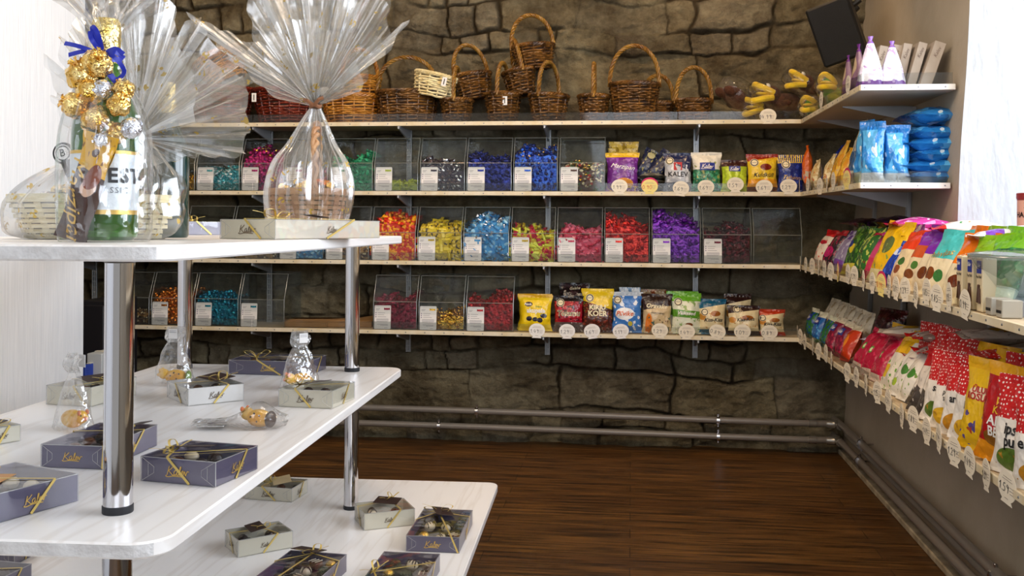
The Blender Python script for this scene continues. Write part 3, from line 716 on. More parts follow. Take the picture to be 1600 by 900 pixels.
# ------------------------------------------------------------------ plush toys in clear bags
BR = P('brown_plush', '#4a2712', .95, bump=.8, bscale=220, var='#5e3520', vscale=40); YL = P('yellow_plush', '#e6c010', .85, bump=.5, bscale=220, var='#f0cf28', vscale=30, sheen=.3)
GRN = P('lime_plush', '#6aa81c', .9, bump=.5, bscale=200, sheen=.3); EYEW = P('eye_white', '#e8e8e4', .3); EYEB = P('eye_black', '#0c0c10', .15)
def ell(mb, c, r, mi=0, n=20, M=None, dent=0):
    c = V(c)
    def f(u, v):
        a, b = 2 * pi * u, pi * (v - .5); p = V((cos(a) * cos(b) * r[0], sin(a) * cos(b) * r[1], sin(b) * r[2])); return (M @ p if M else p) + c
    mb.grid(f, n, n // 2, mi); return mb
def plush(px, py, Y, ang, label, tip=0, sc=1, body=None, bag=True):
    p = atY(px, py, Y); root = empty('plush_toy', T(p.x, Y, p.z) @ RZ(ang) @ RY(tip) @ SC(sc * 1.08), label, 'plush toy', 'plush toys in clear bags')
    b = ell(MB(), (.03, 0, -.02), (.075, .05, .042)); ell(b, (-.055, 0, .0), (.045, .04, .04)); ell(b, (.09, .03, -.03), (.03, .025, .02)); ell(b, (.09, -.03, -.03), (.03, .025, .02)); ell(b, (.0, -.045, -.03), (.02, .03, .015)); b.build('body', body or BR, root)
    m = MB()
    for s, zz in ((1, .004), (-1, -.016)):
        m.tube(smooth_path([(-.06, -.035, zz), (-.10, -.032, zz + s * .012), (-.135, 0, zz + s * .026), (-.10, .032, zz + s * .012), (-.06, .035, zz)], 5), .014, 10)
    ell(m, (-.085, 0, -.004), (.038, .034, .01)); m.build('bill', YL, root)
    for y in (-.02, .02):
        e = ell(MB(), (-.085, y, .03), (.013, .012, .013)).build('eye', EYEW, root); ell(MB(), (-.0955, y * 1.05, .032), (.0045, .007, .007)).build('pupil', EYEB, e)
    if bag:
        rn = random.Random(int(px)); g = MB()
        def f(u, v):
            a, b_ = 2 * pi * u, pi * (v - .5); q = V((cos(a) * cos(b_) * .15, sin(a) * cos(b_) * .075, sin(b_) * .07)); return q * (1 + .14 * mnoise.noise(q * 22 + V((px, 0, 0)))) + V((-.01, 0, 0))
        g.grid(f, 36, 20); g.build('clear_bag', film('toy_bag_film', refl=.03, milk=.015, rough=.1, bump=.5), root, ang=60)
    return root
zs = ZT[0] + .05
plush(1158, 153, 4.56, R(215), 'brown plush toy hanging its yellow bill over the shelf lip', tip=-.55, sc=.92)
plush(1195, 168, 4.60, R(40), 'brown plush toy lying behind the large oval price tag', tip=0, sc=.85)
plush(1222, 152, 4.56, R(20), 'brown plush toy with open yellow bill near the corner', tip=.15, sc=.95)
plush(1275, 135, 4.50, R(10), 'plush toy with raised yellow bill in the shelf corner', tip=.3, sc=.85)
plush(1272, 168, 4.36, R(60), 'green plush toy in clear bag on the upper right shelf corner', tip=.1, sc=.7, body=GRN)
plush(1300, 140, 4.12, R(60), 'green plush toy behind the first oval tag of the top right-hand shelf', tip=.3, sc=.7, body=GRN)
# ================================================================== CLEAR BINS OF WRAPPED SWEETS
def foil(n, c='#b08040', v=None, rough=.22, metal=.55): return P(n, c, rough, metal, bump=.5, bscale=120, var=v, vscale=60)
WHITEC = P('white_card', '#eceae8', .6); GREYP = P('grey_print', '#8f8d92', .7); PURP = P('purple_print', '#5a3f77', .6)
GOLDF = foil('gold_foil', '#d9a127', '#f3cf62', .16, .9); SILVF = foil('silver_foil', '#c9ccd6', '#eef0f6', .15, .9)
def candy_mesh(kind, mats, seed=0):
    """a sweet in a twisted wrapper about 4 cm long, lying along x"""
    mb = MB(); rn = random.Random(seed)
    if kind == 'twist':
        L_, r = .011, .0075; prof = [(-.021, .0075), (-.0165, .0055), (-.0125, .0018), (-L_, .005), (-.007, r), (.007, r), (L_, .005), (.0125, .0018), (.0165, .0055), (.021, .0075)]
        n = 8; vs = []
        for i, (x, q) in enumerate(prof):
            fl = .35 if abs(x) > .012 else .8; tw = (.6 if x > 0 else -.5) if abs(x) > .012 else 0
            for k in range(n):
                a = 2 * pi * k / n; y, z = q * cos(a), q * sin(a) * fl; rr = 1 + rn.uniform(-.12, .12); y *= rr; z *= rr
                vs.append((x + rn.uniform(-.0012, .0012), y * cos(tw) - z * sin(tw), y * sin(tw) + z * cos(tw)))
        fs = []; mi = []
        b = mb.add(vs, [])
        for i in range(len(prof) - 1):
            for k in range(n): mb.f.append((i * n + k, i * n + (k + 1) % n, (i + 1) * n + (k + 1) % n, (i + 1) * n + k)); mb.mi.append(1 if (i < 2 or i > 6) and len(mats) > 1 else 0)
        for q in (tuple(range(n))[::-1], tuple((len(prof) - 1) * n + k for k in range(n))): mb.f.append(q); mb.mi.append(min(1, len(mats) - 1))
    elif kind == 'bar':
        mb.box((0, 0, 0), (.036, .017, .010), bev=.003); mb.box((0, 0, .0001), (.012, .0174, .0104), mi=min(1, len(mats) - 1), bev=.003)
        for s in (-1, 1): mb.add([(s * .017, -.008, -.001), (s * .017, .008, -.001), (s * .024, .009, .001), (s * .024, -.009, .0015), (s * .017, -.008, .001), (s * .017, .008, .001), (s * .024, .009, .0025), (s * .024, -.009, .003)], [(0, 1, 2, 3), (7, 6, 5, 4), (3, 2, 6, 7)], 0)
    else:   # ball wrapped in crumpled foil with a little tuft
        n = 8; vs = []
        for i in range(6):
            b = -pi / 2 + pi * i / 5; 
            for k in range(n):
                a = 2 * pi * k / n; q = .0095 * (1 + rn.uniform(-.15, .15)); vs.append((q * cos(a) * cos(b), q * sin(a) * cos(b), q * sin(b)))
        mb.add(vs, [(i * n + k, i * n + (k + 1) % n, (i + 1) * n + (k + 1) % n, (i + 1) * n + k) for i in range(5) for k in range(n)])
        mb.add([(.003, 0, .008), (-.003, .001, .008), (-.007, 0, .017), (0, .004, .015), (.008, -.002, .016)], [(0, 1, 2, 3), (0, 3, 4)], min(1, len(mats) - 1))
    return mb.mesh('wrapped_sweet', mats, smooth=kind != 'bar')
def mesh_arrays(me):
    v = np.zeros(len(me.vertices) * 3); me.vertices.foreach_get('co', v); f = [tuple(p.vertices) for p in me.polygons]; mi = [p.material_index for p in me.polygons]
    return v.reshape(-1, 3), f, mi
BW_D = .235; BW_H = .245; BW_F = .128
def surf(x, y, fill, ph):   # height of the sweets inside a bin
    return fill * (1 + .13 * sin(x * 21 + ph) + .1 * sin(x * 47 + ph * 2) + .25 * (y / .2))
def rot_rand(rn): return (Mx.Rotation(rn.uniform(0, 6.28), 4, 'Z') @ Mx.Rotation(rn.uniform(-.7, .7), 4, 'Y') @ Mx.Rotation(rn.uniform(0, 6.28), 4, 'X'))
def bin_fill(w, fill, kind, mats, rn, x0, label, group, individual=0, size=1.0, seed=0, nm='candy_heap'):
    """x0: world position of the bin's front left bottom corner"""
    protos = [candy_mesh(kind, ms, seed + i) for i, ms in enumerate(mats)]
    arr = [mesh_arrays(p) for p in protos]; ph = rn.uniform(0, 6); pl = []
    step = .0165 * size
    z = .009
    y_in = .021
    while z < fill * 1.3:
        x = .012 + rn.uniform(0, .008)
        while x < w - .012:
            if z < surf(x, 0, fill, ph): pl.append((x, y_in + rn.uniform(0, .006), z + rn.uniform(-.004, .004), 0))
            x += step * rn.uniform(1.1, 1.6)
        z += step * .85
    front = list(pl)
    y = .03
    while y < .19:
        x = .012
        while x < w - .012: pl.append((x, y + rn.uniform(-.005, .005), surf(x, y, fill, ph) + rn.uniform(-.007, .012), 1)); x += step * rn.uniform(1.1, 1.7)
        y += step * 1.1
    # inner body of the heap
    mb = MB(); base = mats[0][0]
    def f(u, v):
        x = .006 + (w - .012) * u; yy = .02 + (BW_D - .04) * v; return V((x, yy, max(.004, surf(x, yy, fill, ph) - .006)))
    mb.grid(f, 12, 8, 0); mb.add([(.006, .02, .003), (w - .006, .02, .003)] + [(.006 + (w - .012) * (1 - k / 12), .02, max(.004, surf(.006 + (w - .012) * (1 - k / 12), .02, fill, ph) - .006)) for k in range(13)], [tuple(range(15))], 0)
    allm = []; 
    for ms in mats:
        for m_ in ms:
            if m_ not in allm: allm.append(m_)
    ind = []
    for k, p in enumerate(pl):
        i = rn.randrange(len(mats)); q = rot_rand(rn) if kind != 'bar' else Mx.Rotation(rn.uniform(-.5, .5) + (0 if rn.random() < .7 else 1.5), 4, 'Y') @ Mx.Rotation(rn.uniform(.9, 1.9) if p[3] == 0 else rn.uniform(-.6, .6), 4, 'X') @ Mx.Rotation(rn.uniform(-.4, .4), 4, 'Z')
        M = T(*p[:3]) @ q @ SC(size)
        if k < len(front) and len(ind) < individual and (w > .1): ind.append((i, M)); continue
        v, fc, mi = arr[i]; Mn = np.array(M); vv = v @ Mn[:3, :3].T + Mn[:3, 3]; vv[:, 2] = np.maximum(vv[:, 2], .0005); vv[:, 0] = np.clip(vv[:, 0], .0045, w - .0045); vv[:, 1] = np.maximum(vv[:, 1], .0045)
        b = len(mb.v); mb.v.extend(map(tuple, vv.tolist())); mb.f.extend(tuple(b + a for a in q_) for q_ in fc); mb.mi.extend(allm.index(mats[i][min(m, len(mats[i]) - 1)]) for m in mi)
    o = mb.build(nm, allm, None, T(x0), smooth=kind != 'bar', ang=50); tag(o, label, 'sweets', 'heaps of wrapped sweets in the bins', 'stuff')
    for i, M in ind:
        c = link('wrapped_sweet', protos[i], None, T(x0) @ M); tag(c, group[0], 'sweet', group[1])
def label_card(root, x, z, colour, y=-.004):
    mb = MB(); w, h = .077, .108; o = rrect(-w / 2, 0, w / 2, h, .005, 4)
    mb.prism(o, 0, .0008, 0, M=RX(R(90)))
    rows = [(.092, .018, -.022, 1), (.087, .014, -.024, 1), (.074, .034, -.006, 1), (.065, .03, -.008, 1), (.056, .04, -.003, 1), (.0465, .055, 0, 1), (.042, .058, 0, 1), (.0375, .055, 0, 1), (.033, .05, -.002, 1), (.022, .05, 0, 1), (.0175, .036, .008, 1), (.006, .014, .016, 1)]
    for zz, ln, cx, mi in rows: mb.box((cx, -.0012, zz), (ln, .0004, .0016), mi=mi)
    for zz in (.074, .065, .056): mb.lathe([(0, 0), (.0024, 0)], 8, mi=2, M=RX(R(90)), c=(-.031, -.0014, zz))
    c = mb.build('label_card', [WHITEC, GREYP, PURP], root, T(x, y, z) @ RX(R(-4)), smooth=False)
    pic = MB(); pic.box((.02, -.0016, .092), (.015, .0006, .009), bev=.001)
    pic.add([(.0125, -.0016, .0955), (.0125, -.0016, .089), (.006, -.0016, .087), (.006, -.0016, .098)], [(0, 1, 2, 3)]); pic.add([(.0275, -.0016, .0955), (.034, -.0016, .098), (.034, -.0016, .087), (.0275, -.0016, .089)], [(0, 1, 2, 3)])
    pic.build('sweet_picture', colour, c, smooth=False)
def make_bin(i, xl, xr, label, card=True, colour=None, Y0=None):
    """clear acrylic bin: sloped open front; xl, xr in photo pixels along the shelf edge"""
    Y0 = Y0 or YF + .014; z = ZT[i]; yy = 341 - (z - H) * 355
    a = atY(xl + 1, yy, Y0); b = atY(xr - 1, yy, Y0); w = b.x - a.x
    root = empty('candy_bin', T(a.x, Y0, z + .001), label, 'sweet bin', 'clear bins along the stone wall'); t = .0022
    side = [(0, 0), (0, BW_F), (.055, BW_H), (BW_D, BW_H), (BW_D, 0)]
    mb = MB()
    for x in (0, w - t):
        vs = [(x + d, p[0], p[1]) for d in (0, t) for p in side]; n = 5
        mb.add(vs, [tuple(range(n)), tuple(range(n, 2 * n))[::-1]] + [(k, (k + 1) % n, (k + 1) % n + n, k + n) for k in range(n)])
    mb.box((w / 2, t / 2, BW_F / 2), (w - 2 * t, t, BW_F)); mb.box((w / 2, BW_D - t / 2, BW_H / 2), (w - 2 * t, t, BW_H)); 
    mb.build('clear_walls', ACRYL(), root, smooth=False)
    e = MB(); q = .0017
    for x in (t / 2, w - t / 2):
        e.tube([(x, 0, 0), (x, 0, BW_F), (x, .055, BW_H), (x, BW_D, BW_H)], q, 5)
    e.tube([(0, 0, BW_F), (w, 0, BW_F)], q, 5); e.tube([(0, .055, BW_H), (w, .055, BW_H)], q, 5); e.tube([(0, BW_D, BW_H), (w, BW_D, BW_H)], q, 5)
    e.build('polished_edges', ACRYL_EDGE(), root)
    l = MB(); l.add([(t, .001, BW_F + .001), (w - t, .001, BW_F + .001), (w - t, .054, BW_H), (t, .054, BW_H)], [(0, 1, 2, 3)])
    l.add([(t, .055, BW_H + .001), (w - t, .055, BW_H + .001), (w - t, BW_D, BW_H + .001), (t, BW_D, BW_H + .001)], [(0, 1, 2, 3)])
    l.build('hinged_lid', ACRYL(), root, smooth=False)
    if card: label_card(root, .044, .002, colour or PURP)
    return root, w, V((a.x, Y0, z + .003))
rn = random.Random(11)
c_turq = [[foil('turquoise_foil', '#2fa3b5', '#7fd0d8')], [foil('pale_blue_foil', '#9fd2dd', '#ffffff')]]
c_mag = [[foil('magenta_foil', '#a3125f', '#d42f8a'), GOLDF], [foil('plum_foil', '#6e1456'), GOLDF]]
c_green = [[P('green_wrapper', '#1b8a5c', .3, var='#0f5a3e', vscale=50, bump=.4)], [P('emerald_wrapper', '#2aa273', .3, bump=.4)]]
c_lime = [[P('lime_wrapper', '#a9b936', .35, bump=.3)]]
c_dark = [[P('aubergine_wrapper', '#2a1d30', .25, bump=.3), SILVF], [SILVF, P('aubergine_wrapper')], [P('brown_silver', '#6b5a5c', .25, .4)]]
c_navy = [[foil('navy_foil', '#16206a', '#2f44b0')], [foil('indigo_foil', '#25307e', '#0d1238')]]
c_blue = [[foil('royal_foil', '#1b3fae', '#3f78e0'), GOLDF], [foil('deep_royal', '#12256e'), GOLDF]]
c_mix = [[P('brown_wrap', '#4a2410', .3, bump=.3), GOLDF], [P('red_wrap', '#a82a1c', .3), P('cream_wrap', '#e6dcb4', .4)], [P('green_wrap', '#35602a', .3), GOLDF], [P('cream_wrap'), P('brown_wrap')]]
c_brown = [[P('cocoa_wrap', '#4c3020', .35), P('cream_wrap')], [P('tan_wrap', '#9a7a4c', .4)]]
c_redyel = [[P('scarlet_wrap', '#cf2a16', .28, bump=.3), P('amber_wrap', '#f2a81e', .3)], [P('amber_wrap'), P('scarlet_wrap')]]
c_yel = [[P('yellow_wrap', '#d6b81e', .28, var='#a8900e', vscale=60), P('olive_print', '#3d3410', .4)], [P('bright_yellow_wrap', '#e8cf34', .25)]]
c_lblue = [[P('sky_wrap', '#4fa3d8', .28, var='#2f7cc0', vscale=50), SILVF], [P('pale_sky_wrap', '#9cd0ee', .3), P('sky_wrap')]]
c_yr = [[P('yellow_wrap'), P('crimson_wrap', '#b5123a', .28)], [P('crimson_wrap'), P('yellow_wrap')], [P('lemon_wrap', '#d8dc4a', .3)]]
c_pink = [[P('rose_wrap', '#cc3a5a', .28, bump=.3), P('crimson_wrap')], [P('pink_wrap', '#e2708a', .3)]]
c_red = [[foil('ruby_foil', '#c4121e', '#ff4a3a', .2, .4)], [foil('dark_ruby_foil', '#8c0a18', '#d0202a', .2, .4)]]
c_pur = [[foil('violet_foil', '#6a18a8', '#a04ae0', .2, .4)], [foil('dark_violet_foil', '#3e0c6c', '#7a24b8', .2, .4)]]
c_plum = [[foil('black_cherry_foil', '#38060f', '#7e1230', .2, .4)], [foil('black_foil', '#150a10', '#50303c', .2, .4)]]
c_or = [[foil('copper_foil', '#c25a12', '#f09a3a', .18, .8)], [foil('orange_foil', '#e07a1a', '#ffb060', .18, .8)]]
c_teal = [[foil('teal_foil', '#0e6f8e', '#35b5d0', .18, .6)], [foil('deep_teal_foil', '#0b4a66', '#1f8ab0', .18, .6)]]
c_gold = [[GOLDF], [foil('old_gold_foil', '#a8711a', '#e0b050', .2, .9)]]
c_mar = [[foil('maroon_foil', '#6a1026', '#a8244a', .25, .3)], [foil('burgundy_foil', '#4a0a1a', '#8c1c34', .25, .3)]]
c_dred = [[foil('garnet_foil', '#8c1018', '#d8303a', .25, .35)], [foil('brick_foil', '#5e0c10', '#a81c20', .25, .35)]]
GR = lambda c, b: ('%s wrapped sweet among its like in the %s' % (c, b), '%s sweets in the %s' % (c, b))
BINS = [ # shelf, xl, xr, colour words, mats, kind, fill, individuals, size, card
 (1, 165, 236, 'copper', c_or, 'ball', .05, 0, 1, 1), (1, 238, 305, 'gold foil', c_gold, 'ball', .05, 0, 1, 1), (1, 306, 375, 'turquoise and white', c_turq, 'twist', .085, 0, .8, 1),
 (1, 376, 444, 'magenta and gold', c_mag, 'ball', .15, 0, 1, 1), (1, 445, 513, 'plum and gold', c_mag, 'ball', .08, 0, 1, 1), (1, 514, 583, 'green', c_green, 'twist', .13, 50, 1.15, 1), (1, 584, 654, 'lime', c_lime, 'twist', .03, 0, 1.1, 1),
 (1, 655, 727, 'aubergine and silver', c_dark, 'twist', .115, 0, 1, 1), (1, 728, 800, 'navy', c_navy, 'twist', .125, 0, 1, 1), (1, 801, 872, 'royal blue and gold', c_blue, 'ball', .155, 0, 1, 1), (1, 873, 946, 'brown, red and green', c_mix, 'twist', .095, 0, .85, 1),
 (2, 290, 362, 'none', None, '', 0, 0, 1, 0), (2, 363, 434, 'brown', c_brown, 'bar', .03, 0, 1, 0), (2, 435, 506, 'pale blue', c_lblue, 'twist', .04, 0, 1, 1), (2, 507, 577, 'cream and brown', c_brown, 'bar', .055, 0, 1, 1),
 (2, 579, 650, 'red and amber', c_redyel, 'bar', .15, 55, 1.15, 1), (2, 651, 722, 'yellow', c_yel, 'bar', .125, 50, 1.1, 1), (2, 723, 796, 'sky blue', c_lblue, 'twist', .15, 50, 1.25, 1), (2, 797, 868, 'yellow and crimson', c_yr, 'bar', .12, 45, 1.15, 1),
 (2, 869, 942, 'rose pink', c_pink, 'twist', .11, 50, 1.2, 1), (2, 943, 1016, 'ruby red', c_red, 'twist', .155, 0, 1.15, 1), (2, 1017, 1096, 'violet', c_pur, 'twist', .16, 0, 1.1, 1), (2, 1097, 1175, 'black cherry', c_plum, 'twist', .125, 0, 1, 1), (2, 1176, 1254, 'none', None, '', 0, 0, 1, 0),
 (3, 166, 234, 'copper-brown', c_brown, 'twist', .03, 0, .8, 1), (3, 235, 302, 'orange foil', c_or, 'ball', .12, 0, .9, 1), (3, 303, 373, 'teal foil', c_teal, 'ball', .115, 0, .9, 1), (3, 374, 445, 'none', None, '', 0, 0, 1, 1),
 (3, 582, 652, 'maroon', c_mar, 'twist', .115, 0, 1, 1), (3, 653, 726, 'gold', c_gold, 'ball', .06, 0, .9, 1), (3, 727, 803, 'garnet red', c_dred, 'ball', .12, 0, .9, 1)]
for (i, xl, xr, cw, mats, kind, fill, ind, size, card) in BINS:
    sh = SN[i]
    if mats: lab = 'clear acrylic bin of %s sweets on the %s shelf' % (cw, sh)
    else: lab = {290: 'empty clear bin behind the gift boxes on the third shelf', 1176: 'empty clear bin at the right end of the third shelf', 374: 'empty clear bin with white card beside the kraft cartons'}[xl]
    root, w, x0 = make_bin(i, xl, xr, lab, bool(card), (mats or c_teal)[0][0])
    if mats: bin_fill(w, fill, kind, mats, rn, x0, 'heap of %s wrapped sweets in a clear bin' % cw if True else '', GR(cw, '%s shelf bin' % sh), ind, size, seed=xl)
# flattened kraft cartons on the bottom shelf between the bins
KR = P('kraft_card', '#a37d4e', .75, var='#8f6b3f', vscale=8)
for k, (xa, xb, ya, yb, an, lb) in enumerate(((446, 512, 500, 509, .03, 'flat kraft carton lying at the left on the bottom shelf'), (500, 560, 497, 507, -.06, 'open kraft carton lying in the middle of the bottom shelf'), (540, 580, 498, 508, .1, 'kraft carton lying nearest the maroon sweets'))):
    Y = YF + .06 + .02 * k; a = atY(xa, 505, Y); b = atY(xb, 505, Y); w = b.x - a.x
    o = empty('kraft_carton', T((a.x + b.x) / 2, Y + .05, ZT[3]) @ RZ(an), lb, 'carton', 'kraft cartons on the bottom shelf')
    MB().box((0, 0, .013), (w, .15, .022), bev=.002).build('carton_body', KR, o)
    mb = MB(); mb.add([(-w / 2, -.075, .025), (w / 2, -.075, .025), (w / 2, .01, .034 + .008 * k), (-w / 2, .01, .030)], [(0, 1, 2, 3)]); mb.add([(-w / 2, .075, .025), (w / 2, .075, .025), (w / 2, .012, .040), (-w / 2, .012, .036)], [(3, 2, 1, 0)]); mb.build('flap', KR, o, smooth=False)
# ================================================================== PRINTED BAGS OF SWEETS AND ROUND PRICE TAGS
class Pillow:
    def __init__(s, w, h, t, seed, flop=0, belly=.42, crump=1.7):
        s.w, s.h, s.t, s.seed, s.flop, s.belly, s.cr = w, h, t, seed, flop, belly, crump
        rn = random.Random(seed); s.o = V((rn.uniform(0, 50), rn.uniform(0, 50), rn.uniform(0, 50))); s.tw = rn.uniform(-.06, .06)
    def g(s, v):
        if v < .05 or v > .92: return 0
        q = (v - .05) / .87; p = s.belly; k = (q / p) if q < p else (1 - q) / (1 - p); k = max(0, min(1, k)); return (1 - (1 - k) ** 2.4) ** .75
    def at(s, u, v, side):
        a = abs(2 * u - 1); f = max(0, 1 - a ** 2.6) ** .62; g = s.g(v); th = s.t * .5 * f * g
        x = (u - .5) * s.w * (1 - .13 * g); z = v * s.h
        n = mnoise.noise(V((x * 26, z * 20, side)) + s.o); n2 = mnoise.noise(V((x * 60, z * 34, side * 3)) + s.o)
        y = side * (th + (.0030 * n + .0016 * n2) * s.cr * (.35 + g) * (f ** .3)) 
        x += .0022 * n2 * s.cr * (a ** 3)
        # pleats running from the seals into the belly
        ends = math.exp(-((v - .90) / .07) ** 2) + math.exp(-((v - .08) / .06) ** 2); y += side * .0016 * s.cr * ends * sin(u * 46 + s.seed) * (1 - a)
        if v > .9: y += s.flop * (v - .9) * s.h; 
        y += .012 * s.tw * sin(u * 5 + s.seed) + (.004 * sin(u * 7 + s.seed) * (v > .9) * (v - .9) * 10)
        return V((x, y, z))
    def mesh(s, mat, nu=16, nv=26):
        mb = MB(); mb.grid(lambda u, v: s.at(u, v, -1), nu, nv); mb.grid(lambda u, v: s.at(1 - u, v, 1), nu, nv)
        return mb.mesh('wrapper_body', mat, ang=70)
_lt = 0
def print_on(pl, root, s, size, mat, u, v, rot=0, name='lettering', me=None, **k):
    src = (me or text_mesh(s, size, mat, **k)).copy(); src.transform(RY(-rot))
    for vt in src.vertices:
        uu = .5 + (vt.co.x + (u - .5) * pl.w) / (pl.w * .9); vv = v + vt.co.z / pl.h; p = pl.at(max(.02, min(.98, uu)), max(.02, min(.98, vv)), -1)
        vt.co = V((vt.co.x + (u - .5) * pl.w, p.y - .0012 + vt.co.y, vv * pl.h))
    return link(name, src, root)
WT = P('white_print', '#f2f0ec', .5); BK = P('black_lettering', '#141214', .5); GD = P('gold_print', '#d8b25c', .35, .6); RD = P('red_print', '#b81c1c', .5); CRM = P('cream_print', '#efe3c0', .5); OG = P('orange_print', '#d8621c', .5)
BLUEP = P('blue_print', '#1d2f8f', .45)
SEAL_R = P('seal_ring', '#2b2622', .4)
def disc_mesh(r, mat, n=24, r0=0):
    mb = MB(); mb.lathe([(r0, 0), (r, 0)], n, M=RX(R(90))); return mb.mesh('seal', mat)
def bag(name, label, mat, w, h, t, M, seed=0, group=None, texts=(), seal=None, logo=None, **k):
    pl = Pillow(w, h, t, seed, **k); root = empty(name, M, label, 'bag of sweets', group)
    link('wrapper', pl.mesh(mat), root)
    for tx in texts: print_on(pl, root, tx[0], tx[1], tx[2], tx[3], tx[4], *(tx[5:6] or (0,)), **(tx[6] if len(tx) > 6 else {}))
    if seal:
        print_on(pl, root, '', 0, None, seal[0], seal[1], name='seal', me=disc_mesh(seal[2], SEAL_R)); 
        a = print_on(pl, root, '', 0, None, seal[0], seal[1], name='seal_centre', me=disc_mesh(seal[2] * .74, CRM)); a.location.y = -.0008
        b = print_on(pl, root, 'KALEV', seal[2] * .42, BK, seal[0], seal[1]); b.location.y = -.0016
        c = print_on(pl, root, '', 0, None, seal[0], seal[1], name='seal_rim', me=disc_mesh(seal[2] * 1.1, CRM, r0=seal[2])); c.location.y = -.0004
    if logo:
        mb = MB(); mb.grid(lambda a, b: V(((a - .5) * logo[2], 0, (b - .5) * logo[3])), 8, 4); print_on(pl, root, '', 0, None, logo[0], logo[1], name='blue_badge', me=mb.mesh('badge', BLUEP))
        b = print_on(pl, root, '', 0, None, logo[0], logo[1], me=stroke_mesh(SCRIPT, logo[2] * .22, logo[2] * .035, WT)); b.location.y = -.0012
    return root
Gk = 'bags of sweets on the %s shelf'
# ---- tag
TAGC = P('cream_tag_card', '#efe6d2', .6); TAGW = P('white_tag_card', '#f3f0ec', .6); TAGY = P('yellow_tag_card', '#f4e08a', .6); TAGM = P('magenta_tag_card', '#c9185e', .6); INK = P('black_ink', '#17151a', .6); INKR = P('red_ink', '#c8201c', .6); TL = P('tag_small_print', '#a09486', .7)
def tag_out(rx, rz, st):
    o = []
    for k in range(29): a = R(-62 + 304 * k / 28); o.append((rx * cos(a), rz * sin(a)))
    return [(rx * .62, -rz * st), ] + o + [(-rx * .62, -rz * st)]
def make_tag(card, price, ink, top=False):
    rx, rz = .036, .031; mb = MB(); mb.prism([(x, z) for x, z in tag_out(rx, rz, 1.12)][::1], 0, .0007, 0, M=RX(R(90)))
    if top: mb.prism([(x * 1.03, z * 1.0 + .008) for x, z in tag_out(rx, rz, .2)], 0, .0006, 2, M=T(0, .0009) @ RX(R(90)))
    for k, (z, l, x) in enumerate(((.017, .032, 0), (.012, .04, 0), (.001, .018, .018), (-.005, .016, .018), (-.011, .012, .018), (-.024, .014, 0))): mb.box((x, -.001, z), (l, .0003, .0012), mi=1)
    card_me = mb.mesh('tag_card', [card, TL, TAGM], smooth=False); num = number_mesh(price, .0165, .0017, ink)
    return card_me, num
_tags = {}
def price_tag(M, price, label, card=TAGC, ink=INK, top=False, group=None):
    k = (card.name, price, ink.name, top)
    if k not in _tags: _tags[k] = make_tag(card, price, ink, top)
    a, b = _tags[k]; root = link('price_tag', a, None, M); tag(root, label, 'price tag', group or 'round price tags along the shelf edges')
    n = link('price_lettering', b, root, T(-.011, -.0014, -.004))
    return root
def back_tag(i, px, py, price, label, rot=0, **k):
    p = atY(px, py, YF - .0015); return price_tag(T(p.x, YF - .0018, p.z) @ RY(rot), price, label, group='round price tags on the %s stone-wall shelf' % SN[i], **k)
for px, py, pr, rot, lb, kw in ((968, 291, '1.99', 0, 'the purple marzipan bag', {}), (1015, 291, '0.90', 0, '', dict(card=TAGY, ink=INKR, top=True)), (1064, 294, '1.69', .12, 'the silver bag with capital lettering', {}), (1103, 292, '1.69', 0, 'the green bag with white top', {}), (1149, 288, '1.59', 0, 'the lime bag', {}), (1194, 292, '1.69', -.05, 'the yellow bag with red checks', {}), (1232, 291, '1.29', 0, 'the dark blue bag', {})):
    back_tag(1, px, py, pr, ('round cream price tag in front of ' + lb) if lb else 'yellow price tag with red price and magenta top', rot, **kw)
for px, py, pr, rot, lb in ((839, 516, '1.49', .03, 'the yellow liquorice bag'), (886, 517, '1.29', 0, 'the black and red bag'), (925, 517, '1.69', -.13, 'the brown bag with yellow corner'), (970, 517, '1.19', -.1, 'the sky-blue cloud bag'), (1031, 516, '1.29', .03, 'the brown and beige bag'), (1073, 518, '1.49', 0, 'the green and white bag'), (1121, 518, '0.89', .25, 'the teal-topped cream bag'), (1160, 518, '1.09', .03, 'the dark-topped cream bag'), (1202, 519, '0.89', 0, 'the orange-topped cream bag')):
    back_tag(3, px, py, pr, 'round price tag in front of ' + lb, rot, card=TAGW if px < 1000 else TAGC)
back_tag(0, 1200, 181, '14.99', 'large oval price tag below the plush toys')

# ---- bags along the stone wall
def bb(i, xl, xr, yt, name, label, mat, t=.05, lean=.12, dy=.05, yaw=0, roll=0, seed=None, **k):
    z = ZT[i] + .003; Y = YF + dy; yb = 341 - (z - H) * 352; a = atY(xl, yb, Y); b = atY(xr, yb, Y); top = atY((xl + xr) / 2, yt, Y + .02); w = b.x - a.x; h = (top.z - z) / cos(lean)
    return bag(name, label, mat, w * 1.04, h, t, T((a.x + b.x) / 2, Y, z) @ RZ(yaw) @ RY(roll) @ RX(-lean), seed=seed if seed is not None else int(xl), group=Gk % SN[i], **k)
m1 = bagmat('marzipan', '#6d2a86', [('band', '#e0b820', .88, 2), ('noise', '#8f4fb0', 5, .56, .2, .86), ('ell', '#d8923a', .55, .2, .3, .13), ('ell', '#c97f2c', .4, .1, .2, .09), ('noise', '#c9a02a', 14, .55, 0, .16)], rough=.2)
m_gp = bagmat('gold_pack', '#8f7420', [('noise', '#c9ad4a', 6, .5, 0, 1)], rough=.25)
bb(1, 952, 997, 222, 'candy_bag', 'dark gold foil bag standing behind the purple marzipan bag', m_gp, dy=.13, lean=.02, seed=4); bb(1, 951, 995, 232, 'candy_bag', 'olive gold foil bag directly behind the purple marzipan bag', m_gp, dy=.10, seed=5)
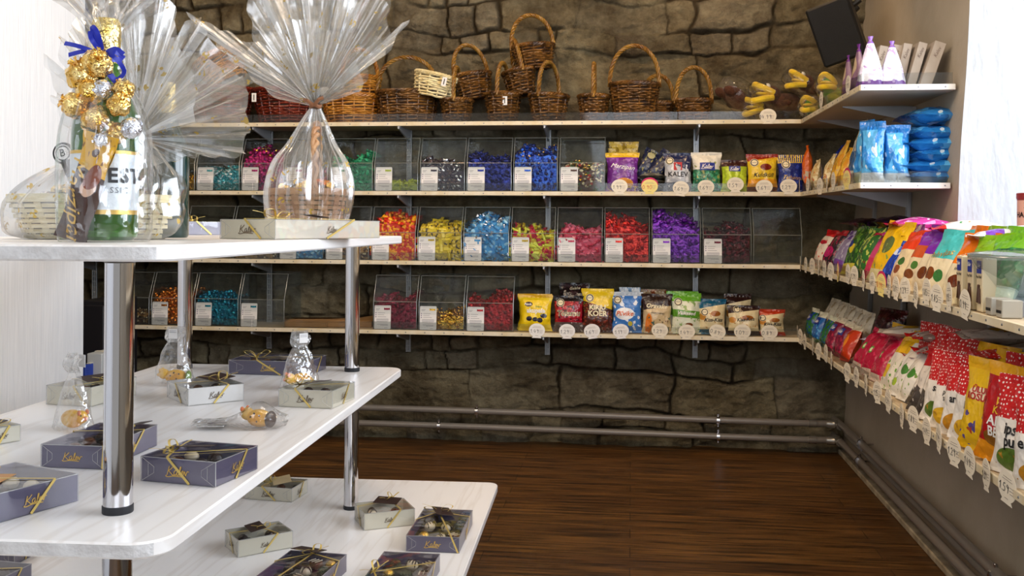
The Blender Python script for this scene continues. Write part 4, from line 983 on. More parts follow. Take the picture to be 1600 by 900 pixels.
bb(1, 947, 998, 239, 'candy_bag', 'shiny purple marzipan bag with yellow top edge', m1, t=.055, dy=.045, texts=[('Marzipan', .029, WT, .5, .62, -.15, dict(shear=.4))])
m2 = bagmat('grey_pack', '#5b5a52', [('noise', '#89877a', 5, .5, 0, 1), ('band', '#3a3f52', .7, 2)], rough=.3)
for k in range(3):
    p = atY(1016, 300, YF + .1); bag('candy_bag', ['lowest grey bag lying flat in the pile behind the yellow price tag', 'middle grey bag lying flat in the pile behind the yellow price tag', 'upper grey bag lying flat in the pile behind the yellow price tag'][k], m2, .125, .19, .03, T(p.x + .004 * k, YF + .02 + .004 * k, ZT[1] + .018 + .027 * k) @ RX(-R(90)), seed=60 + k, group=Gk % SN[1])
m3 = bagmat('navy_pack', '#1b2140', [('noise', '#8f8a5a', 5, .58, 0, 1), ('ell', '#cfc28a', .5, .8, .25, .1)], rough=.28)
for k, (px, py, rr) in enumerate(((1008, 262, -.5), (1028, 262, -.6))):
    p = atY(px, py, YF + .09); bag('candy_bag', ['dark olive bag leaning at the left on the grey pile', 'dark navy bag leaning at the right on the grey pile'][k], m3, .075, .15, .035, T(p.x - .03, YF + .08, p.z - .05) @ RY(-rr) @ RX(-.2), seed=70 + k, group=Gk % SN[1])
m4 = bagmat('silver_kalev', '#b9bcc2', [('band', '#1c2650', .80, 2, .3), ('noise', '#dcdfe4', 4, .55, 0, .75), ('band', '#6f7480', -1, .22), ('noise', '#e6e8ee', 12, .6, 0, .2)], rough=.22)
bb(1, 1037, 1081, 239, 'candy_bag', 'silver bag with KALEV in capitals and a red badge', m4, texts=[('KALEV', .030, BK, .5, .42, 0, dict(bold=.0006)), ('■', .05, RD, .5, .62)], seal=(.22, .78, .0165))
m5 = bagmat('green_white', '#e2dfd2', [('band', '#2a6a48', -1, .55), ('noise', '#3f9a70', 7, .52, 0, .5), ('noise', '#9ba05a', 9, .6, .1, .75)], rough=.25)
bb(1, 1081, 1127, 238, 'candy_bag', 'clear green bag with white top and a blue badge', m5, logo=(.52, .62, .066, .035))
m6 = bagmat('lime', '#a9bf2a', [('band', '#3a1a18', .78, 2), ('noise', '#c8dc3a', 6, .5, 0, .7), ('ell', '#5c4a1e', .55, .3, .25, .12)], rough=.25)
bb(1, 1127, 1168, 250, 'candy_bag', 'small lime-green bag with dark top and blue badge', m6, logo=(.5, .7, .05, .024))
m7 = bagmat('yellow_red_check', '#e6c22a', [('band', '#e8a020', -1, .32), ('band', '#8c2414', .80, 2, -.12), ('dots', '#c84a28', 22, .3, .80, 1), ('ell', '#7a2416', .62, .64, .2, .09), ('band', '#5e2a12', -1, .12)], rough=.25)
bb(1, 1167, 1215, 241, 'candy_bag', 'yellow bag with red checked top and dark script', m7, texts=[('Kuldküll', .026, BK, .52, .42, 0, dict(shear=.3, bold=.0004))], seal=(.25, .76, .0165))
m8 = bagmat('blue_yellow_stripe', '#1b2b78', [('stripe', '#e0c040', 14, .78, 1.1), ('noise', '#3348a8', 5, .56, 0, .75), ('band', '#d0b040', .765, .785)], rough=.25)
bb(1, 1215, 1258, 242, 'candy_bag', 'dark blue bag with yellow striped top and gold script', m8, texts=[('Tuhanna', .025, GD, .52, .36, -.08, dict(shear=.4))], seal=(.3, .72, .0165))
# bottom shelf
y1 = bagmat('yellow_liquorice', '#edcb12', [('ell', '#221a2a', .3, .34, .1, .065), ('ell', '#221a2a', .5, .32, .09, .06), ('ell', '#221a2a', .66, .3, .09, .07), ('ell', '#221a2a', .78, .42, .11, .06), ('ell', '#2a1a2a', .28, .74, .13, .07), ('band', '#d9a80e', .93, 2)], rough=.25)
bb(3, 809, 861, 459, 'candy_bag', 'yellow bag standing just behind the front yellow liquorice bag', y1, dy=.10, seed=90)
bb(3, 811, 862, 461, 'candy_bag', 'bright yellow liquorice bag with white akupala lettering', y1, dy=.05, texts=[('Panda', .014, WT, .28, .74, 0, dict(shear=.2, bold=.0003)), ('akupala', .028, WT, .52, .56, 0, dict(bold=.0009)), ('Sugus', .013, P('green_print', '#3c8a3a', .5), .6, .68)])
y2 = bagmat('black_top', '#1a1012', [('band', '#9c1428', -1, .5), ('noise', '#3a2226', 6, .56, .5, 1)], rough=.2)
bb(3, 874, 920, 442, 'candy_bag', 'black bag standing tallest behind the black and red bag', y2, dy=.14, seed=91, texts=[('Geisha', .018, CRM, .5, .88, .1, dict(shear=.4))])
y3 = bagmat('tommy', '#9c1226', [('band', '#1c1416', .84, 2), ('blobs', '#c8323a', 8, .34, .3, .84), ('noise', '#4a0e18', 8, .58, .3, .84), ('band', '#5a4a46', -1, .26), ('noise', '#b9b4b0', 9, .62, 0, .26)], rough=.2)
bb(3, 865, 911, 462, 'candy_bag', 'black and red bag with cream outlined script', y3, texts=[('Tommu', .032, CRM, .5, .5, 0, dict(bold=.0016, shear=.15)), ('Tommu', .032, BK, .5, .5, 0, dict(bold=.0002, shear=.15))], seal=(.24, .8, .0165))
y4 = bagmat('kirju_koer', '#4a241a', [('blobs', '#7a3020', 8, .4, .0, .8), ('blobs', '#b07a30', 11, .22, .28, .82), ('dots', '#5a7a34', 7, .2, .3, .8), ('band', '#ecc820', .72, 2, .2), ('noise', '#8a6a5c', 8, .6, 0, .2)], rough=.22)
bb(3, 909, 958, 451, 'candy_bag', 'brown bag with yellow corner reading KIRJU KOER', y4, texts=[('KIRJU', .030, CRM, .5, .56, 0, dict(bold=.0012)), ('KOER', .033, CRM, .5, .42, 0, dict(bold=.0012))], seal=(.26, .78, .0165))
y5 = bagmat('cloud_blue', '#3f7cc8', [('noise', '#e8eef6', 4.5, .57, 0, .92), ('ell', '#eef0f2', .42, .46, .34, .15), ('band', '#b8c2cc', .9, 2), ('ell', '#c8b63a', .62, .22, .08, .06)], rough=.25)
bb(3, 956, 1003, 456, 'candy_bag', 'sky-blue bag with white clouds and orange script', y5, texts=[('Pilvike', .030, OG, .42, .46, 0, dict(shear=.3, bold=.0006))], seal=(.2, .8, .0165))
bb(3, 968, 1000, 449, 'candy_bag', 'pale blue bag top showing behind the cloud bag', bagmat('pale_blue_back', '#6d8fb0', [('noise', '#cfd8e0', 6, .5, 0, 1)]), dy=.12, seed=92)
y6 = bagmat('oravake', '#cdb58a', [('band', '#352018', .58, 2, -.12), ('ell', '#d9761c', .2, .24, .12, .26), ('noise', '#4f6a60', 6, .6, 0, .42), ('noise', '#7a5a3a', 8, .62, 0, .35)], rough=.25)
bb(3, 1003, 1050, 459, 'candy_bag', 'brown and beige bag with cream Oravake script', y6, texts=[('Oravake', .027, CRM, .48, .68, -.06, dict(shear=.25, bold=.0006)), ('MEEKOMMID', .010, BK, .52, .5, -.1)])
bb(3, 1000, 1040, 452, 'candy_bag', 'reddish brown bag top behind the brown and beige bag', bagmat('rust_back', '#6a3418', [('noise', '#8a7a60', 6, .5, 0, 1)]), dy=.13, seed=93)
y7 = bagmat('green_white_kid', '#dfe3cc', [('band', '#69b01e', .80, 2), ('band', '#58962a', .42, .6, .05), ('noise', '#8fae6a', 7, .6, 0, .8), ('ell', '#7a4a24', .6, .22, .14, .05)], rough=.25)
bb(3, 1049, 1095, 458, 'candy_bag', 'white and bright green bag with green banner', y7, texts=[('Väikesed', .022, WT, .5, .5, -.05, dict(shear=.2, bold=.0006))], seal=(.24, .78, .0165)); bb(3, 1042, 1090, 455, 'candy_bag', 'green bag showing behind the white and green one', y7, dy=.11, seed=94)
def kiss(nm, top): return bagmat(nm, '#ddcda2', [('band', top, .72, 2, -.14), ('ell', '#9c5a1c', .62, .58, .2, .08), ('ell', '#c98a3a', .1, .5, .12, .1), ('noise', '#b98a4a', 8, .63, 0, .6), ('band', top, -1, .14)], rough=.25)
bb(3, 1092, 1134, 467, 'candy_bag', 'cream bag with teal top', kiss('kiss_teal', '#0f5a7a'), texts=[('Kiss-Kiss', .022, BK, .52, .40, .02, dict(shear=.3, bold=.0005))], seal=(.22, .62, .0145))
bb(3, 1133, 1174, 459, 'candy_bag', 'dark brown bag rising behind the middle cream bag', kiss('kiss_dark', '#2c1614'), dy=.12, seed=95)
bb(3, 1137, 1187, 477, 'candy_bag', 'cream bag with dark brown top, largest of three alike', kiss('kiss_dark', '#2c1614'), dy=.045, texts=[('Kiss-Kiss', .021, BK, .54, .52, .08, dict(shear=.3, bold=.0005))], seal=(.3, .86, .0145))
bb(3, 1186, 1226, 483, 'candy_bag', 'small cream bag with orange-red top', kiss('kiss_red', '#b0361a'), texts=[('Kiss-Kiss', .021, BK, .5, .42, .03, dict(shear=.3, bold=.0005))], seal=(.15, .66, .013))
# ================================================================== RIGHT-HAND SHELVES
def rb(i, px, yb, name, label, mat, w=.12, h=.17, t=.045, lean=.45, dx=.035, yaw=0, roll=0, seed=None, dz=0, **k):
    """a bag standing on right shelf i, facing the room, at photo column px along the front edge"""
    p = atX(px, yb, XE + dx); z = ZT[i] + .004 + dz
    return bag(name, label, mat, w, h, t, T(XE + dx, p.y, z) @ RZ(-R(90) + yaw) @ RY(roll) @ RX(-lean), seed=int(px * 3 + i) if seed is None else seed, group=Gk % (SN[i] + ' right-hand'), **k)
bm = bagmat
F3 = [ # px, mat, w, h, lean, dx, label, texts
 (1277, bm('strawberry', '#e8d8c4', [('band', '#c8141c', .8, 2), ('noise', '#d86a5a', 5, .58, 0, .7), ('ell', '#b02030', .5, .62, .3, .06)]), .10, .165, .42, 'cream bag with red top nearest the corner', []),
 (1291, bm('black_magenta', '#2a1420', [('ell', '#c4186a', .5, .4, .35, .14), ('noise', '#8c1a3c', 7, .55, 0, 1), ('band', '#b01828', .85, 2)]), .10, .165, .45, 'black bag with magenta oval', []),
 (1306, bm('clear_purple', '#8d7fa0', [('band', '#5a3a86', .75, 2), ('noise', '#b8b2c4', 5, .55, 0, 1), ('band', '#7a4aa0', .1, .25)]), .10, .17, .48, 'greyish purple bag with violet top', []),
 (1326, bm('dark_green_citrus', '#23501c', [('noise', '#5a8a2a', 6, .55, 0, 1), ('ell', '#e0c81e', .45, .5, .14, .1), ('ell', '#232a78', .28, .6, .12, .08), ('band', '#d8cc4a', -1, .2)]), .13, .185, .40, 'dark green bag with yellow fruit', []),
 (1343, bm('green_clear', '#2f6a2a', [('noise', '#b8c45a', 6, .56, 0, 1), ('noise', '#8a2a20', 9, .64, 0, .5)]), .12, .18, .40, 'green bag beside the thin pink one', []),
 (1353, bm('pink_side', '#d2447a', [('band', '#c8325a', -1, .35), ('band', '#f0a0c0', .9, 2)]), .07, .20, .52, 'narrow pink bag', []),
 (1372, bm('yellow_leaf', '#e8b814', [('ell', '#5a6a3a', .5, .55, .3, .2), ('noise', '#8aa04a', 7, .6, 0, .6), ('band', '#e4d8a0', -1, .18)]), .15, .205, .40, 'large golden yellow bag with grey-green leaf', []),
 (1384, bm('royal_blue', '#1a3a9c', [('ell', '#cfd8ec', .5, .72, .3, .12), ('noise', '#3f6ad0', 6, .57, 0, 1), ('band', '#0f2470', -1, .2)]), .085, .155, .55, 'slim shiny royal blue bag in front', [], ),
 (1402, bm('red_orange_nut', '#e6d2a8', [('band', '#e0401a', .62, 2), ('ell', '#3a6a2e', .5, .38, .2, .1), ('ell', '#8c4a1c', .4, .24, .24, .1)]), .12, .18, .45, 'cream bag with fiery red-orange top', []),
 (1422, bm('purple_orange_nut', '#e4d2ac', [('band', '#c8562a', .5, .75), ('band', '#8a2ab0', .72, 2), ('ell', '#4a7a34', .55, .34, .2, .09), ('ell', '#7a4420', .4, .2, .24, .1)]), .125, .18, .45, 'cream bag with orange and violet top', []),
 (1438, bm('violet_nut', '#e0d0b0', [('band', '#7a22a8', .6, 2), ('ell', '#6a3414', .5, .26, .28, .14)]), .12, .175, .45, 'cream bag with violet top', []),
 (1457, bm('turquoise_nut', '#e6d8b4', [('band', '#4cc4c4', .52, 2), ('ell', '#7a4018', .35, .26, .22, .13), ('ell', '#3a7a3a', .65, .24, .22, .12)]), .13, .185, .42, 'cream bag with turquoise top', [('Puhvikas', .026, GD, .5, .58, .2, dict(shear=.3))]),
 (1490, bm('orange_nut', '#e8dab6', [('band', '#ee7a12', .5, 2), ('ell', '#6a2c10', .5, .22, .28, .12)]), .14, .18, .45, 'cream bag with bright orange top', [('Pähkel', .026, CRM, .5, .6, .2, dict(shear=.3)), ('kakaos', .012, BK, .5, .42)]),
 (1515, bm('lime_nut', '#e2d8b2', [('band', '#84b81a', .5, 2, .1), ('ell', '#6a3a14', .45, .2, .28, .12)]), .14, .18, .45, 'cream bag with lime green top', [('Ökoküpsis', .022, GD, .5, .58, .2, dict(shear=.3))]),
 (1545, bm('forest_green', '#1f6a34', [('band', '#b8c8b4', -1, .28), ('band', '#7ac22a', .78, 2), ('noise', '#2f8a4a', 5, .56, .3, .78)]), .14, .18, .42, 'forest green bag with lime top', []),
 (1578, bm('green_white_tri', '#2a7a3c', [('band', '#e8ece6', .84, 2), ('ell', '#dfe6dc', .6, .3, .2, .2)]), .14, .18, .40, 'green bag behind the clear bowl', []),
]
for k, (px, m, w, h, ln, lb, tx) in enumerate(F3):
    rb(2, px, 420, 'candy_bag', lb + ' on the third right-hand shelf', m, w * 1.1, h, .045, ln, yaw=.22, dx=(.02 if k == 7 else .15 if k == 15 else .035), texts=tx, roll=random.Random(k).uniform(-.08, .08), seed=200 + k)
# second row standing behind, showing their tops
B3 = [(1330, bm('green_clear'), 'green'), (1362, bm('yellow_leaf'), 'yellow'), (1395, bm('yellow_leaf'), 'golden'), (1416, bm('clear_purple'), 'purple-topped'), (1445, bm('violet_nut'), 'violet-topped'), (1470, bm('turquoise_nut'), 'turquoise-topped'), (1505, bm('orange_nut'), 'orange-topped'), (1530, bm('lime_nut'), 'lime-topped'), (1562, bm('forest_green'), 'green and lime')]
for k, (px, m, c) in enumerate(B3):
    rb(2, px, 400, 'candy_bag', '%s bag standing in the second row of the third right-hand shelf' % c, m, .13, .185, .045, .22, .115, seed=240 + k)
def lying(x, y, z, ang, label, mat, w=.14, h=.2, t=.04, pitch=0, roll=0, seed=0, name='candy_bag', group=None, face=0, **k):
    return bag(name, label, mat, w, h, t, T(x, y, z) @ RZ(ang) @ RX(-R(90) + pitch) @ RY(roll) @ T(0, 0, -h / 2), seed=seed, group=group or 'bags lying on the right-hand shelves', **k)
mk = bm('black_purple', '#1c0f1a', [('noise', '#4a1a5a', 5, .56, 0, 1), ('noise', '#8a1420', 6, .64, 0, 1)]); mol = bm('olive_dark', '#4a4224', [('noise', '#6e6434', 6, .5, 0, 1)])
mp = bm('hot_pink', '#cc3a96', [('noise', '#ec9ad0', 4, .54, 0, 1), ('band', '#c01840', .86, 2), ('noise', '#f6d8ec', 8, .64, 0, 1)], rough=.2); mw = bm('white_red', '#f2ece2', [('band', '#d8241c', .82, 2), ('band', '#d8241c', -1, .1), ('noise', '#3f9a5a', 5, .66, .2, .8), ('noise', '#e8a878', 6, .66, .2, .8)])
z3 = ZT[2]
def yy(px, X=.9): return atX(px, 350, X).y
for k, (X, px, z, a, lb, m) in enumerate(((.9, 1352, .185, .3, 'black and dark red bag lying behind the green bags', mk), (.9, 1395, .19, -.3, 'black and purple bag lying on top behind the yellow bags', mk), (.93, 1412, .165, .2, 'dark olive bag lying behind the yellow bags', mol),
    (.9, 1435, .185, R(80), 'topmost glossy pink bag lying behind the violet-topped bags', mp), (.92, 1452, .15, R(95), 'lower glossy pink bag lying behind the turquoise bag', mp), (.9, 1420, .150, R(60), 'glossy pink bag with a red end at the left of the pink pile', mp),
    (.91, 1515, .175, R(85), 'white bag with red end lying on top near the window niche', mw), (.92, 1530, .14, R(95), 'white bag with red end lying below its twin near the window niche', mw), (.9, 1582, .16, R(80), 'white and violet bag lying beside the red tin', bm('white_violet', '#f0eef0', [('band', '#7a3ab8', .6, .8), ('band', '#6a4ac0', -1, .12)])))):
    lying(X, yy(px, X), z3 + z, a, lb, m, seed=260 + k, roll=.1 * (-1) ** k)
# three small cello packs with a blue badge and pictures
for k, px in enumerate((1511, 1528, 1543)):
    p = atX(px, 450, XE + .03); root = empty('chocolate_box', T(XE + .028, p.y, z3 + .001) @ RZ(-R(90)), ['left', 'middle', 'right'][k] + ' narrow beige carton with blue badge and ice cream sticks picture on the right shelf', 'carton', 'narrow beige cartons')
    MB().box((0, 0, .058), (.036, .03, .115), bev=.0015).build('carton_body', P('beige_carton', '#d9c8a4', .5), root); MB().box((0, -.0155, .096), (.026, .0008, .027)).build('blue_badge', BLUEP, root)
    link('lettering', stroke_mesh(SCRIPT, .0055, .0012, WT), root, T(0, -.0166, .1)); lettering('Pop Mahl', .0085, BK, root, T(0, -.0162, .075)); MB().tube([(-.006, -.016, .02), (.002, -.016, .058)], .004, 6).tube([(.008, -.016, .018), (.005, -.016, .05)], .0035, 6).build('picture', P('cocoa_wrap'), root)
for k, px in enumerate((1560, 1577)):
    p = atX(px, 472, XE + .03); root = empty('small_carton', T(XE + .03, p.y, z3 + .001) @ RZ(-R(90)), ['white-grey carton with small symbols beside the beige cartons', 'white-grey carton with small symbols below the clear bowl'][k], 'carton'); MB().box((0, 0, .018), (.034, .04, .036), bev=.0015).build('carton_body', P('greyish_carton', '#a8a294', .5), root)
    MB().box((0, -.0205, .012), (.026, .0006, .006)).build('symbols', BK, root)
# clear bowl at the right edge
pb = atX(1600, 480, XE + .105)
bowl = empty('clear_bowl', T(XE + .125, pb.y, z3 + .035), 'large clear plastic bowl with lid at the right edge of the third shelf', 'bowl')
CLR = film('clear_plastic', refl=.09, milk=.07, rough=.06, tint='#eef3f6', fres=.6)
MB().lathe([(.0, 0), (.055, 0), (.085, .02), (.115, .06), (.126, .082), (.13, .084), (.13, .08)], 48).build('bowl_body', CLR, bowl)
MB().lathe([(.128, .086), (.131, .09), (.12, .093), (.09, .097), (.04, .1), (0, .1)], 48).build('lid', film('clear_lid', refl=.12, milk=.22, rough=.08, tint='#eef3f6', fres=.5), bowl)
MB().tube([(.128 * cos(a), .128 * sin(a), .086) for a in (2 * pi * k / 48 for k in range(48))], .0025, 6, closed=True).build('rim', ACRYL_EDGE(), bowl)
tray = MB(); tray.prism(rrect(-.09, -.11, .09, .11, .02), -.034, -.004); tag(tray.build('grey_tray', P('grey_plastic', '#8d8f92', .4), None, T(XE + .14, pb.y, z3 + .035)), 'low grey tray under the clear bowl', 'tray')
# red tin on the window sill
pt = V((1.140, 2.985, ZS)); 
tin = empty('tea_tin', T(pt.x, pt.y, ZS + .001) @ RZ(-R(20)), 'tall red and cream printed tin on the window sill', 'tin')
TR_ = P('red_tin', '#8c2a2a', .4, .2, var='#a23c36', vscale=30); TP = P('salmon_tin', '#d9a48c', .4)
MB().lathe([(0, 0), (.045, 0), (.046, .002), (.046, .036)], 40).lathe([(.046, .115), (.046, .126), (.044, .128), (.044, .134), (0, .134)], 40).build('body', TR_, tin); MB().lathe([(.0455, .036), (.0455, .115)], 40).build('paper_band', TP, tin)
MB().lathe([(.0468, .119), (.0475, .12), (.0475, .134), (.046, .136), (0, .136)], 40).build('lid', TR_, tin)
def wrap_text(s, size, mat, r, z, parent, a0=-R(90)):
    me = text_mesh(s, size, mat, bold=size * .02).copy()
    for v in me.vertices: a = a0 + v.co.x / r; v.co = V(((r + .0006) * cos(a), (r + .0006) * sin(a), v.co.z + z))
    return link('lettering', me, parent)
wrap_text('HANDMADE', .021, BK, .0462, .073, tin); wrap_text('Z', .022, BK, .0462, .1, tin, -R(118)); wrap_text('O', .022, BK, .0462, .1, tin, -R(62)); wrap_text('AB', .022, CRM, .0468, .02, tin)
MB().lathe([(0, 0), (.012, 0)], 20, M=RX(R(90)), c=(0, -.0475, .1)).build('emblem', TR_, tin)

# ---- bottom right-hand shelf
cit = bm('green_blue', '#2a6a34', [('noise', '#1f4a9c', 5, .55, 0, 1), ('band', '#d8dcc8', .86, 2)]); cbl = bm('bright_blue', '#1a62b0', [('noise', '#5ab0e0', 6, .58, 0, .7), ('band', '#dfe0cc', .8, 2), ('band', '#3f7a3a', -1, .1)])
cmb = bm('magenta_blue', '#7a1236', [('band', '#dcd6c0', .84, 2), ('noise', '#b02a4a', 6, .55, 0, .6)]); cor = bm('orange_red', '#c83a14', [('ell', '#f08a1a', .4, .5, .3, .2), ('band', '#d8d2bc', .84, 2)])
ccr = bm('crimson_leaf', '#b30f3a', [('ell', '#5a9a3a', .5, .5, .16, .12), ('ell', '#d8e4b0', .5, .5, .1, .07), ('band', '#dac8b8', -1, .14), ('noise', '#d0305a', 6, .6, 0, 1)])
cyw = bm('white_green_yellow', '#ece6d6', [('band', '#e8b81a', .64, 2), ('noise', '#6aa03a', 5, .58, 0, .5), ('ell', '#e8c020', .3, .3, .2, .12)]); cwg = bm('white_green', '#ece8de', [('noise', '#7aa04a', 6, .6, .1, .6), ('ell', '#4a8a34', .6, .46, .15, .09), ('ell', '#a8c83a', .3, .22, .14, .07)])
crw = bm('white_red_grey', '#e4dcd2', [('band', '#b0121c', .7, 2), ('band', '#4a4440', .0, .42, .25), ('noise', '#c8c0b8', 5, .6, 0, .6)])
polka = lambda n, c: bm('polka_' + n, '#f0ebe2', [('band', '#c9141a', .56, 2), ('dots', '#f4eee8', 15, .27, .56, 1.2), ('ell', c, .5, .16, .34, .12), ('noise', '#b8862a', 8, .62, .05, .3)], rough=.35)
pa, pb_, pc = polka('banana', '#e0b020'), polka('pineapple', '#c88a1c'), polka('berry', '#5a7a2a')
yk = bm('yellow_kosu', '#e8bc1e', [('noise', '#5a4a8a', 6, .57, .05, .42), ('noise', '#a8401c', 7, .62, .05, .4), ('band', '#e2ae18', .88, 2), ('ell', '#f4e6c0', .5, .62, .34, .07)]); rk = bm('red_kepp', '#b3141c', [('band', '#e6a81c', .86, 2), ('band', '#e0921a', -1, .2), ('ell', '#8a5a1c', .5, .25, .3, .08)])
F4 = [(1262, cit, .09, .13, .3, 'small green and blue bag nearest the corner', []), (1273, cbl, .09, .13, .32, 'small bright blue bag with pale top near the corner', []), (1285, cit, .09, .13, .35, 'small green bag just in front of the bright blue one', []), (1294, cmb, .1, .14, .4, 'dark magenta bag with pale top and blue badge', []), (1306, cmb, .1, .14, .42, 'purple-red bag beside the orange one', []), (1318, cor, .1, .14, .45, 'orange-red bag with pale top', []),
 (1338, ccr, .11, .16, .55, 'first of three crimson bags with a green leaf', []), (1352, ccr, .11, .16, .52, 'middle of three crimson bags with a green leaf', []), (1366, ccr, .11, .16, .5, 'last of three crimson bags with a green leaf', []),
 (1385, cyw, .13, .18, .5, 'white bag with yellow top and green leaves', []), (1401, cwg, .13, .17, .5, 'white bag with green leaves beside the yellow-topped one', []), (1413, cwg, .12, .17, .5, 'white bag with green leaves beside the red-topped ones', []),
 (1428, crw, .12, .18, .45, 'white and grey bag with dark red top, first of three', []), (1441, crw, .12, .18, .45, 'white and grey bag with dark red top, middle of three', []), (1453, crw, .12, .18, .42, 'white and grey bag with dark red top beside polka-dot bags', []),
 (1464, pc, .12, .185, .25, 'red polka-dot bag with berries, first in its row', [('sapp', .026, BK, .62, .46, 0, dict(bold=.0006))]), (1480, pa, .12, .185, .25, 'red polka-dot bag with banana, second in its row', [('puna-', .02, BK, .6, .48), ('sapp', .02, BK, .6, .4)]), (1496, pb_, .12, .185, .22, 'red polka-dot bag with yellow fruit, third in its row', [('angi-', .026, BK, .55, .46, 0, dict(bold=.0006))]),
 (1514, pa, .13, .19, .2, 'red polka-dot bag reading pani-sahu beside the yellow bag', [('pani-', .024, BK, .6, .48, 0, dict(bold=.0006)), ('jahu', .027, BK, .62, .38, 0, dict(bold=.0006))]),
 (1535, yk, .145, .205, .16, 'tall golden yellow bag with red lettering in front', [('ÜLUME-', .019, RD, .5, .66, 0, dict(bold=.0006)), ('KOSULINE', .022, RD, .5, .58, 0, dict(bold=.0006))]),
 (1562, rk, .135, .21, .16, 'tall dark red bag with yellow and white lettering', [('VESI-', .022, P('yellow_print', '#f0c030', .5), .55, .62, 0, dict(bold=.0006)), ('KAPP', .022, P('yellow_print'), .55, .53, 0, dict(bold=.0006)), ('AHVL', .028, WT, .55, .42, 0, dict(bold=.0008)), ('BEAR', .028, WT, .55, .31, 0, dict(bold=.0008))]),
 (1592, pc, .14, .20, .14, 'polka-dot bag reading ipsi-puli beside the red bag', [('ipsi-', .032, BK, .5, .46, 0, dict(bold=.0008)), ('puli', .032, BK, .5, .34, 0, dict(bold=.0008))]),
 (1632, pb_, .15, .19, .12, 'polka-dot bag reading ehsipuli at the photo edge', [('ehsipuli', .030, BK, .5, .46, 0, dict(bold=.0008))])]
for k, (px, m, w, h, ln, lb, tx) in enumerate(F4):
    rb(3, px, 600, 'candy_bag', lb + ' on the bottom right shelf', m, w * (1.15 if px > 1430 else 1), h, yaw=(.38 if px > 1430 else .15), t=.045, lean=ln, dx=.035, texts=tx, roll=random.Random(k + 50).uniform(-.07, .07), seed=300 + k, **(dict(logo=(.5, .66, .045, .03)) if k in (0, 1, 3, 4) else {}))
crm = bm('cream_top', '#ddd6c2', [('noise', '#b8a888', 5, .6, 0, 1), ('noise', '#c8543a', 6, .64, 0, .7)])
B4 = [(1290, crm, 'cream crumpled'), (1303, crm, 'cream crumpled second'), (1316, crm, 'cream crumpled third'), (1329, crm, 'cream crumpled fourth'), (1341, crm, 'cream crumpled fifth'), (1386, cyw, 'yellow-topped'), (1402, cyw, 'yellow-topped second'), (1418, cyw, 'yellow-topped third'), (1432, crw, 'dark red-topped'), (1450, pa, 'polka-dot'), (1465, pb_, 'polka-dot second'), (1480, pc, 'polka-dot third'), (1497, pa, 'polka-dot fourth'), (1545, yk, 'golden yellow'), (1575, yk, 'golden yellow second'), (1592, pc, 'polka-dot last')]
for k, (px, m, c) in enumerate(B4):
    rb(3, px, 560, 'candy_bag', '%s bag in the rear row of the bottom right shelf' % c, m, .15 if k > 8 else .13, .175 + .045 * (k > 8), .05, .12 if k > 8 else .25, .105, yaw=.3 if k > 8 else .1, seed=340 + k)
z4 = ZT[3]
mgr = bm('grey_red_end', '#9a948e', [('band', '#c0141e', .86, 2), ('band', '#b0121c', -1, .08), ('noise', '#c8c2bc', 5, .55, 0, 1)]); mwh = bm('white_yellow_fruit', '#dcd6ca', [('ell', '#c8a020', .4, .5, .2, .14), ('noise', '#b0a89a', 6, .62, 0, 1)])
def y4_(px, X): return atX(px, 540, X).y
for k, (X, px, z, a, lb, m) in enumerate(((.88, 1478, .185, R(85), 'topmost grey bag with bright red end lying below the window', mgr), (.89, 1490, .15, R(90), 'middle grey bag with bright red end lying below the window', mgr), (.9, 1470, .115, R(88), 'lowest grey bag with red end lying below the window', mgr), (.88, 1425, .16, R(70), 'yellow and grey bag lying behind the yellow-topped bags', mwh), (.9, 1560, .23, R(90), 'white bag with yellow fruit lying behind the polka-dot bags', mwh), (.88, 1392, .10, .4, 'violet-striped bag lying behind the crimson bags', bm('violet_stripe', '#4a2a8a', [('stripe', '#e0d8f0', 4, 0, 1)])), (.9, 1345, .11, .2, 'dark green bag lying in the corner behind the pale tops', bm('dark_green_back', '#1e2f1c', [('noise', '#4a5a3a', 6, .55, 0, 1)])), (.9, 1595, .20, R(80), 'red polka-dot bag lying at the rear near the photo edge', pa))):
    lying(X, y4_(px, X), z4 + z, a, lb, m, seed=380 + k, t=.035)
# dark maroon pouch with fringed ends
pp = atX(1378, 500, .88)
mr = P('maroon_pouch', '#2c060c', .5, bump=.5, bscale=60)
pouch = bag('candy_pouch', 'dark maroon pouch standing at the back of the bottom right shelf', bm('maroon', '#2e070e', [('noise', '#4a0f18', 6, .55, 0, 1)]), .17, .13, .07, T(.89, pp.y, z4 + .075) @ RZ(-R(70)) @ RX(-.3), seed=399, group=None)

# ---- tags on the right-hand shelves
def right_tag(i, px, py, price, label, rot=0, yaw=0, **k):
    p = atX(px, py, XE - .002); return price_tag(T(XE - .002, p.y, p.z) @ RZ(-R(90) + yaw) @ RY(rot), price, label, group='round price tags on the %s right-hand shelf' % SN[i], **k)
ordw = ['first', 'second', 'third', 'fourth', 'fifth', 'sixth', 'seventh', 'eighth', 'ninth', 'tenth', 'eleventh', 'twelfth', 'thirteenth', 'fourteenth', 'fifteenth', 'sixteenth', 'seventeenth', 'eighteenth', 'nineteenth', 'twentieth']
t3 = [(1250.5, 411), (1259, 413), (1269, 415), (1279, 416), (1288, 419), (1298, 423), (1309, 425), (1325, 427), (1335, 430), (1349, 437), (1363, 441), (1377, 444), (1389, 446), (1400, 449), (1414, 451), (1431, 459), (1448, 454), (1464, 464), (1483, 462), (1508, 474)]
pr3 = ['1.29', '1.49', '1.29', '1.19', '0.99', '1.69', '1.09', '1.29', '1.39', '1.29', '1.49', '0.99', '1.69', '1.69', '1.29', '1.35', '1.85', '1.85', '1.95', '0.99']
